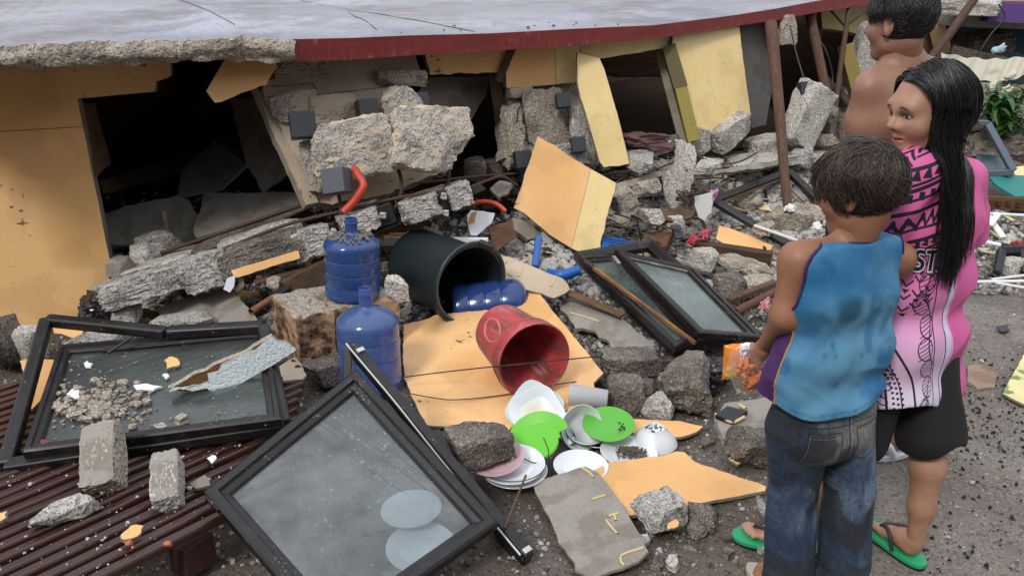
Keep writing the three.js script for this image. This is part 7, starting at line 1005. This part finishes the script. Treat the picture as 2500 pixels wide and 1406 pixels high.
  g.fillStyle = '#d8cbe6'; g.beginPath(); g.moveTo(X(-.02), Yp(1.12)); g.lineTo(X(.16), Yp(1.14)); g.bezierCurveTo(X(.18), Yp(.95), X(.34), Yp(.85), X(.5), Yp(.5)); g.lineTo(X(.18), Yp(.5)); g.bezierCurveTo(X(.14), Yp(.75), X(0), Yp(.9), X(-.02), Yp(1.12)); g.fill();
  const ink = '#1a1020'; g.strokeStyle = ink; g.fillStyle = ink; g.lineCap = 'round'; const ln = (pts, w) => { g.lineWidth = w; g.beginPath(); pts.forEach(([a, y], i) => (i ? g.lineTo(X(a), Yp(y)) : g.moveTo(X(a), Yp(y)))); g.stroke(); };
  const band = (yA, yB, slope, fn) => { for (let a = -2.4; a < -.18; a += .11) fn(a, yA + slope * (a + 1.2), yB + slope * (a + 1.2)); };
  const T3 = (a, b, c) => { g.beginPath(); g.moveTo(X(a[0]), Yp(a[1])); g.lineTo(X(b[0]), Yp(b[1])); g.lineTo(X(c[0]), Yp(c[1])); g.fill(); };
  const sl = .075; // tribal bands: toothed, triangled, keyed, zigzag, split by solid lines, running up over the left shoulder blade
  [1.235, 1.19, 1.165, 1.13, 1.10, 1.06, 1.035, 1.0, .975].forEach((y, i) => { const pts = []; for (let a = -2.5; a <= -.12; a += .1) pts.push([a, y + sl * (a + 1.2) + .012 * Math.sin(a * 2 + i)]); ln(pts, i % 2 ? 9 : 13); });
  band(1.19, 1.235, sl, (a, lo, hi) => { T3([a, lo + .006], [a + .10, lo + .006], [a + .05, hi - .004]); }); band(1.13, 1.165, sl, (a, lo, hi) => { g.fillRect(X(a), Yp(hi - .004), .055 / 6.283 * W, (.022) / .8 * H); });
  band(1.06, 1.10, sl, (a, lo, hi) => { ln([[a, lo + .004], [a + .055, hi - .004], [a + .11, lo + .004]], 8); T3([a + .03, hi - .002], [a + .08, hi - .002], [a + .055, lo + .016]); }); band(1.0, 1.035, sl, (a, lo, hi) => { g.beginPath(); g.arc(X(a + .05), Yp((lo + hi) / 2), 8, 0, 7); g.fill(); g.fillRect(X(a), Yp(lo + .012), 20, 8); });
  for (let a = -2.3; a < -.2; a += .22) { for (let k = 0; k < 3; k++) ln([[a, 1.255 + sl * (a + 1.2) + k * .016], [a + .1, 1.268 + sl * (a + 1.2) + k * .016], [a + .2, 1.25 + sl * (a + 1.2) + k * .016]], 7); }
  for (let a = -2.3; a < -.6; a += .17) for (let k = 0; k < 4; k++) { const y = .955 - k * .036 + sl * (a + 1.2); ln([[a, y], [a + .075, y - .014], [a + .15, y]], 6); if ((k + Math.round(a * 9)) % 2) T3([a + .02, y - .022], [a + .13, y - .022], [a + .075, y - .034]); }
  // leaf chain climbing the back
  const stem = (y) => -.62 + .42 * sstep(.98, .56, y) + .05 * Math.sin(y * 40); const sp = []; for (let y = .99; y > .53; y -= .01) sp.push([stem(y) + .06, y]); ln(sp, 5); for (let k = 0; k < 7; k++) { const y = .96 - k * .062, a = stem(y); g.lineWidth = 4; g.beginPath(); g.ellipse(X(a + .02), Yp(y - .028), 30, 40, -.35, 0, 7); g.stroke(); for (let j = -2; j <= 2; j++) ln([[a - .08, y - .028 + j * .012 - .006], [a + .11, y - .028 + j * .012 + .012]], 3.2); }
  ln([[-.42, .98], [-.36, .86], [-.22, .72], [.0, .62], [.06, .52]], 6); ln([[-.02, 1.0], [0, .9], [.1, .78], [.28, .64], [.34, .5]], 9);
  // lower left: arcs with scales and chevrons
  for (let k = 0; k < 5; k++) { g.lineWidth = k % 2 ? 4 : 8; g.beginPath(); g.ellipse(X(-1.75), Yp(.5), 330 - k * 46, 420 - k * 46, 0, -1.6, 0); g.stroke(); } for (let i = 0; i < 80; i++) { const th = -1.5 + i * .0185, R = 260 + 14 * ((i * 7) % 3); g.beginPath(); g.arc(X(-1.75) + R * Math.cos(th), Yp(.5) + (R + 85) * Math.sin(th), 4.5, 0, 7); g.fill(); }
  for (let k = 0; k < 9; k++) { ln([[-1.3, .53 + k * .022], [-1.22, .544 + k * .022], [-1.14, .53 + k * .022]], 8); g.lineWidth = 4; g.beginPath(); g.ellipse(X(-.98 + .09 * (k % 2)), Yp(.53 + k * .02), 17, 12, .4, 0, 7); g.stroke(); } for (let a = -2.3; a < -1.35; a += .1) ln([[a, .52], [a + .03, .66]], 6);
  // lettering across the back
  g.font = 'bold 108px sans-serif'; g.textBaseline = 'alphabetic'; g.lineJoin = 'round'; const txt = 'ST.MAR', x0 = X(-.86), y0 = Yp(.965); let cx = x0; for (const ch of txt) { const w = g.measureText(ch).width; g.save(); g.translate(cx, y0); g.scale(.86, 1); g.lineWidth = 20; g.strokeStyle = '#120c18'; g.strokeText(ch, 0, 0); g.lineWidth = 11; g.strokeStyle = '#d9c8dc'; g.strokeText(ch, 0, 0); g.fillStyle = '#120c18'; g.lineWidth = 3; g.fillText(ch, 0, 0); g.restore(); cx += w * .86 - 3; }
  g.fillStyle = 'rgba(255,190,225,.55)'; g.fillRect(X(-3.14), Yp(.565), W, 2);
  const jt = new THREE.CanvasTexture(cv); jt.colorSpace = THREE.SRGBColorSpace; jt.wrapS = THREE.RepeatWrapping; add(t, 'jersey', jg, phy({ map: jt, roughness: .7, sheen: .3, sheenRoughness: .5 }));
  // shorts
  const sf = join([cap(P(-.07, .62, 0), P(.05, .62, 0), .088, .086, F.Z, .95), ...[0, 1].map((k) => cap(hip[k], kn[k].clone().addScaledVector(F.X, k ? .0 : -.012), .072, .088))], .02), shorts = (x, y, z) => { let d = sf(x, y, z) - .004 - .008 * n3(x * 9, y * 5, z * 9) - .006 * (1 - Math.abs(n3(x * 12, y * 5, z * 12))); d = smax(d, y - .68, .006); return smax(d, .365 + .05 * sstep(1.16, 1.26, x) + .012 * Math.sin(x * 50) - y, .006); };
  add(t, 'shorts', netMesh(shorts, V(C0.x - .36, .32, C0.z - .26), V(C0.x + .26, .8, C0.z + .26), .0075), std({ color: C(.008, .008, .009), roughness: .85 }));
  // long hair: locks laid over skull and back, falling under their own weight
  const r = mul(123), out = { p: [], c: [], i: [], col: [0, 0, 0] }, skull = ell(off(hc, FH, 0, .03, -.012), FH.X, FH.Y, FH.Z, .083, .092, .102), cloth = (x, y, z) => Math.min(skull(x, y, z), faceF(x, y, z), smin(shellF(x, y, z), Math.min(slv[0](x, y, z), slv[1](x, y, z)), .03) - .006, neck(x, y, z) - .004), faceF = ell(off(hc, FH, 0, -.02, .03), FH.X, FH.Y, FH.Z, .066, .092, .070), qh = inFrame(hc, FH), tail = V(1.15, 0, -2.125);
  for (let k = 0, tries = 0; k < 6400 && tries < 40000; tries++) {
    const zz = r() * 2 - 1, a = r() * 6.283, w = Math.sqrt(1 - zz * zz), d = V(w * Math.cos(a), zz, w * Math.sin(a)); if (d.y < -.3) continue; if (d.z > .12 && d.y < .50 * sstep(.1, .6, d.z) + .1) continue; k++;
    let p = off(hc, FH, d.x * .083, .03 + d.y * .092, -.012 + d.z * .102); const s0 = d.x > .22 ? 1 : -1, pts = [], layer = .002 + .010 * Math.pow(r(), 1.4), len = (.40 + .17 * r()) * (r() < .15 ? .75 : 1), n = 20, q0 = [d.x * 5, d.y * 5, d.z * 5]; let dir = FH.X.clone().multiplyScalar(s0 * (d.z > .3 ? 1.1 : .6)).addScaledVector(FH.Z, -.35 - .5 * Math.max(0, -d.z)).add(V(0, -.25, 0)).normalize();
    const amp = .09, spread = V(n3(q0[0], q0[1], q0[2]), 0, n3(q0[0] + 7, q0[1], q0[2]));
    for (let i = 0; i < n; i++) { pts.push(p.clone()); const f = i / n; dir.lerp(V(0, -1, 0), .24 + .02 * i).addScaledVector(spread, amp * (.3 + f)).add(V(.09 * n3(q0[0] * 2, i * .35, q0[2] * 2), 0, .09 * n3(q0[2] * 2, i * .35, q0[0] * 2 + 5))).normalize(); if (p.y > hc.y - .07) { const g0 = grad(cloth, p), dn = dir.dot(g0); if (dn > 0) dir.addScaledVector(g0, -dn * .92).normalize(); } p.addScaledVector(dir, len / n);
      const [lx, ly, lz] = qh(p.x, p.y, p.z); if (lz > .0 && ly < .09 && ly > -.2) { const lim = (s0 > 0 ? .070 : .026) + .012 * r(); if (s0 * lx < lim) p.addScaledVector(FH.X, (lim - s0 * lx) * s0 * .6); if (lz > .045) p.addScaledVector(FH.Z, -.010); }
      if (i > 7) { p.x += (tail.x + .055 * n3(q0[0] * .9, q0[1] * .9, q0[2] * .9 + 3) + .03 - p.x) * .06; p.z += (tail.z - p.z) * .05; }
      for (let q2 = 0; q2 < 2; q2++) { const c = cloth(p.x, p.y, p.z); if (c < layer) p.addScaledVector(grad(cloth, p), layer - c); } }
    const cl = .55 + .9 * r(); out.col = [.0085 * cl, .0076 * cl, .0078 * cl]; if (s0 < 0 || d.z < -.3 || r() < .2) lock(pts, .0014 * (.7 + .6 * r()), .0004, out);
  }
  const capS = (x, y, z) => { const [, b] = qh(x, y, z); let d = ell(off(hc, FH, 0, .03, -.02), FH.X, FH.Y, FH.Z, .080, .090, .094)(x, y, z); d = smax(d, -ell(off(hc, FH, 0, -.02, .115), FH.X, FH.Y, FH.Z, .085, .115, .10)(x, y, z), .012); return smax(d, -.08 - b, .01); };
  add(t, 'hair', mergeGeometries([locksGeo(out), strip2(tint(netMesh(capS, hc.clone().addScalar(-.15), hc.clone().addScalar(.15), .006), () => [.007, .0065, .0066]))]), hairMat);
}

// ---------------------------------------------------------------- the man
{
  const F = frameOf(V(-.45, 0, -.89)), C0 = V(1.33, 0, -2.98), P = (x, y, z) => off(C0, F, x, y, z), t = person('shirtless man with short black hair standing behind the girl, facing away', V(1.33, 0, -2.98)), skin = [.30, .155, .105];
  const hc = wd(2196, 52, 2.96), FH = frameOf(V(-.62, -.10, -.76)), neckB = wd(2210, 150, 2.98), sh = [wd(2150, 214, 2.93), P(.2, 1.37, 0)], el = [wd(2140, 330, 2.94), P(.26, 1.08, 0)], wr = [wd(2135, 480, 2.96), P(.25, .85, .1)], hip = [P(-.09, .85, 0), P(.09, .85, 0)];
  const ft = [[V(1.18, .015, -2.86), V(1.06, .015, -3.06)], [wh(2206, 1100, .015), wh(2206, 1100, .015).add(V(-.2, 0, .02))]], an = ft.map(([h, o]) => h.clone().lerp(o, .15).setY(.09)), kn = [an[0].clone().lerp(hip[0], .5), an[1].clone().lerp(hip[1], .5)];
  const torso = [cap(P(-.15, 1.35, -.01), P(.15, 1.35, -.01), .065, .065, F.Z, .85), cap(P(-.11, 1.24, 0), P(.11, 1.24, 0), .10, .10, F.Z, .85), cap(P(-.08, 1.05, 0), P(.08, 1.05, 0), .09, .09, F.Z, .85), cap(P(-.08, .88, 0), P(.08, .88, 0), .10, .10, F.Z, .95), cap(neckB, sh[0].clone().lerp(neckB, .2), .05, .044), cap(neckB, sh[1].clone().lerp(neckB, .25), .05, .05), cap(P(-.09, 1.26, -.07), P(-.10, 1.33, -.06), .04, .03), cap(P(.09, 1.26, -.07), P(.10, 1.33, -.06), .04, .03)];
  const arm = (k) => [cap(sh[k].clone().lerp(neckB, .35).add(V(0, -.03, 0)), sh[k], .05, .048), cap(sh[k], el[k], .047, .038), cap(el[k], wr[k], .042, .028)], legs = [0, 1].map((k) => [cap(hip[k], kn[k], .09, .056), cap(kn[k], an[k], .056, .034)]).flat(), neck = cap(neckB.clone().add(V(0, -.04, 0)), hc.clone().add(V(0, -.05, 0)), .062, .054);
  const body = join([...torso, ...arm(0), ...arm(1), ...legs, neck], .045), bb = boundsOf([...sh, ...el, ...wr, ...an, hc], .14), hf = headField(hc, FH, 1, [neckB, .055]);
  const pieces = [tint(netMesh(body, V(bb.min.x, .03, bb.min.z), bb.max, .012), plainTint(skin)), tint(netMesh(hf, hc.clone().addScalar(-.15), hc.clone().addScalar(.15), .0042), headTint(hc, FH, 1, skin, [.26, .1, .08]))];
  for (const k of [0, 1]) { const hs = handField(wr[k], V(0, -1, 0).addScaledVector(F.Z, .3), F.X.clone().multiplyScalar(k ? -1 : 1), F.Z, 1, [.3, .4, .3], .026); pieces.push(tint(netMesh(hs, wr[k].clone().add(V(-.12, -.22, -.12)), wr[k].clone().add(V(.12, .06, .12)), .006), plainTint(skin))); const [h, o] = ft[k], dd = o.clone().sub(h).normalize(), sd = V().crossVectors(dd, UP).multiplyScalar(k ? -1 : 1); pieces.push(tint(netMesh(footField(h.clone().setY(.03), o.clone().setY(.03), sd, .95, an[k], .034), V(Math.min(h.x, o.x) - .08, .015, Math.min(h.z, o.z) - .08), V(Math.max(h.x, o.x) + .08, .2, Math.max(h.z, o.z) + .08), .006), plainTint(skin)));
    const s = new THREE.Shape(); s.absellipse(0, 0, .05, h.distanceTo(o) / 2 + .02, 0, 6.28); const g = new THREE.ExtrudeGeometry(s, { depth: .016, bevelSize: .004, bevelThickness: .004, bevelSegments: 2, curveSegments: 20 }); g.rotateX(-Math.PI / 2).rotateY(Math.atan2(-dd.x, -dd.z)); g.translate((h.x + o.x) / 2, .006, (h.z + o.z) / 2); const sl = add(t, 'slipper', g, M.white); for (const q of [-1, 1]) add(sl, 'strap', tubeGeo([h.clone().lerp(o, .3).addScaledVector(sd, .05 * q).setY(.02), h.clone().lerp(o, .5).addScaledVector(sd, .045 * q).setY(.075), h.clone().lerp(o, .72).addScaledVector(sd, .012 * q).setY(.07), h.clone().lerp(o, .82).setY(.03)], .014, 8, 20), M.white); }
  add(t, 'body', merged(pieces), skinMat());
  const sf = join([cap(P(-.085, .87, 0), P(.085, .87, 0), .11, .11, F.Z, .95), ...[0, 1].map((k) => cap(hip[k], kn[k], .105, .092))], .03); add(t, 'shorts', netMesh((x, y, z) => smax(smax(sf(x, y, z) - .004 - .006 * n3(x * 9, y * 6, z * 9), y - .95, .006), .5 - y, .006), V(C0.x - .36, .45, C0.z - .3), V(C0.x + .36, 1.0, C0.z + .3), .011), std({ color: C(.02, .022, .03), roughness: .85 }));
  const cover = (x, y, z) => { const front = z > .062 && y < .06, sideF = Math.abs(x) > .05 && z > .018 && y < .02, low = y < -.062, ear = Math.abs(x) > .06 && y < .025 && z > -.028 && z < .03; return front || sideF || low || ear ? 0 : 1; };
  const hair = shortHair(hc, FH, 1.0, 6400, 95, { len: .036, lift: .02, cover, r0: .0013, shell: 1.05, comb: (x, y, z, r) => [x * 5 + (r() - .5), -.5 + (r() - .5) * .6, (r() - .5) * .8 + (y > .08 ? .7 : z * 4), y > .05 ? 1.15 : .75], col: (x, y, z, r) => mix([.008, .007, .0065], [.03, .024, .02], Math.pow(r(), 3)) });
  const qh = inFrame(hc, FH), capS = (x, y, z) => { const [a, b, c] = qh(x, y, z); let d = ell(off(hc, FH, 0, .034, -.016), FH.X, FH.Y, FH.Z, .087, .098, .104)(x, y, z); d = smax(d, -.055 - b, .012); d = smax(d, -ell(off(hc, FH, 0, -.045, .10), FH.X, FH.Y, FH.Z, .12, .10, .10)(x, y, z), .012); for (const s of [-1, 1]) d = smax(d, -ell(off(hc, FH, .09 * s, -.012, .0), FH.X, FH.Y, FH.Z, .03, .036, .028)(x, y, z), .008); return d; };
  add(t, 'hair', mergeGeometries([locksGeo(hair), strip2(tint(netMesh(capS, hc.clone().addScalar(-.16), hc.clone().addScalar(.16), .006), () => [.008, .007, .0065]))]), hairMat);
}

// ---------------------------------------------------------------- what the boy carries
{
  const P = plane3(wd(1768, 848, 2.28), wd(1832, 838, 2.26), wd(1768, 922, 2.28)), t = thing('snack_bag', 'shiny orange snack packet held in the hand of the boy', 'packet', wd(1800, 920, 2.27));
  const cv = document.createElement('canvas'); cv.width = 256; cv.height = 320; const g = cv.getContext('2d'); g.fillStyle = '#e8861c'; g.fillRect(0, 0, 256, 320); g.fillStyle = '#f2c04a'; g.beginPath(); g.ellipse(80, 240, 70, 60, 0, 0, 7); g.fill(); g.fillStyle = '#f4f2ee'; g.fillRect(150, 0, 80, 320); g.save(); g.translate(220, 300); g.rotate(-Math.PI / 2); g.font = 'bold 84px sans-serif'; g.fillStyle = '#1d3c96'; g.fillText('ILI', 150, 0); g.restore();
  const NX = 20, NY = 20, pos = [], uv = [], idx = []; const lo = onPlane(1764, 926, P), ux = onPlane(1834, 920, P).sub(lo), vy = onPlane(1768, 842, P).sub(lo); for (const sgn of [1, -1]) { const b = pos.length / 3; for (let j = 0; j <= NY; j++) for (let i = 0; i <= NX; i++) { const u = i / NX, v = j / NY, e = Math.sin(u * 3.1416) * Math.sin(v * 3.1416), p = lo.clone().addScaledVector(ux, u).addScaledVector(vy, v).addScaledVector(P.n, sgn * (.022 * Math.sqrt(Math.max(0, e)) + .003 * n3(u * 9, v * 9, sgn))); pos.push(p.x, p.y, p.z); uv.push(u, v); } for (let j = 0; j < NY; j++) for (let i = 0; i < NX; i++) { const a = b + j * (NX + 1) + i; idx.push(a, a + 1, a + NX + 1, a + 1, a + NX + 2, a + NX + 1); } }
  const q = new THREE.BufferGeometry(); q.setAttribute('position', new THREE.Float32BufferAttribute(pos, 3)); q.setAttribute('uv', new THREE.Float32BufferAttribute(uv, 2)); q.setIndex(idx); q.computeVertexNormals(); const tx = new THREE.CanvasTexture(cv); tx.colorSpace = THREE.SRGBColorSpace; add(t, 'packet', q, phy({ map: tx, roughness: .3, clearcoat: .4 }));
}
{
  const c = wd(1838, 905, 2.2), t = thing('plastic_bag', 'clear plastic bag of orange snacks hanging from the hand of the boy', 'bag', c.clone().add(V(0, -.07, 0))), r = mul(131), gs = []; for (let i = 0; i < 46; i++) { const a = r() * 6.28, p = c.clone().add(V(.055 * (r() + r() - 1), -.012 + .045 * (r() + r() - 1), .03 * (r() + r() - 1))), d = V(r() - .5, (r() - .5) * .6, r() - .5).normalize().multiplyScalar(.017); gs.push(tubeGeo([p.clone().sub(d), p.clone().add(V(0, .004, 0)), p.clone().add(d)], .0075, 7, 8)); }
  add(t, 'orange_snacks', mergeGeometries(gs), std({ color: C(.62, .16, .02), roughness: .6 })); const f = (x, y, z) => { const a = (x - c.x) / .074, b = (y - c.y) / (y > c.y ? .09 : .078), d = (z - c.z) / .048; return (Math.sqrt(a * a + b * b + d * d) - 1) * .05 + .007 * n3(x * 34, y * 26, z * 34) + .004 * (1 - Math.abs(n3(x * 60, y * 30, z * 60))); };
  add(t, 'bag_film', netMesh(f, c.clone().addScalar(-.12), c.clone().addScalar(.12), .0045), phy({ color: C(.95, .93, .92), transmission: .93, roughness: .12, thickness: 0, ior: 1.35 }));
}

renderer.render(scene, camera);
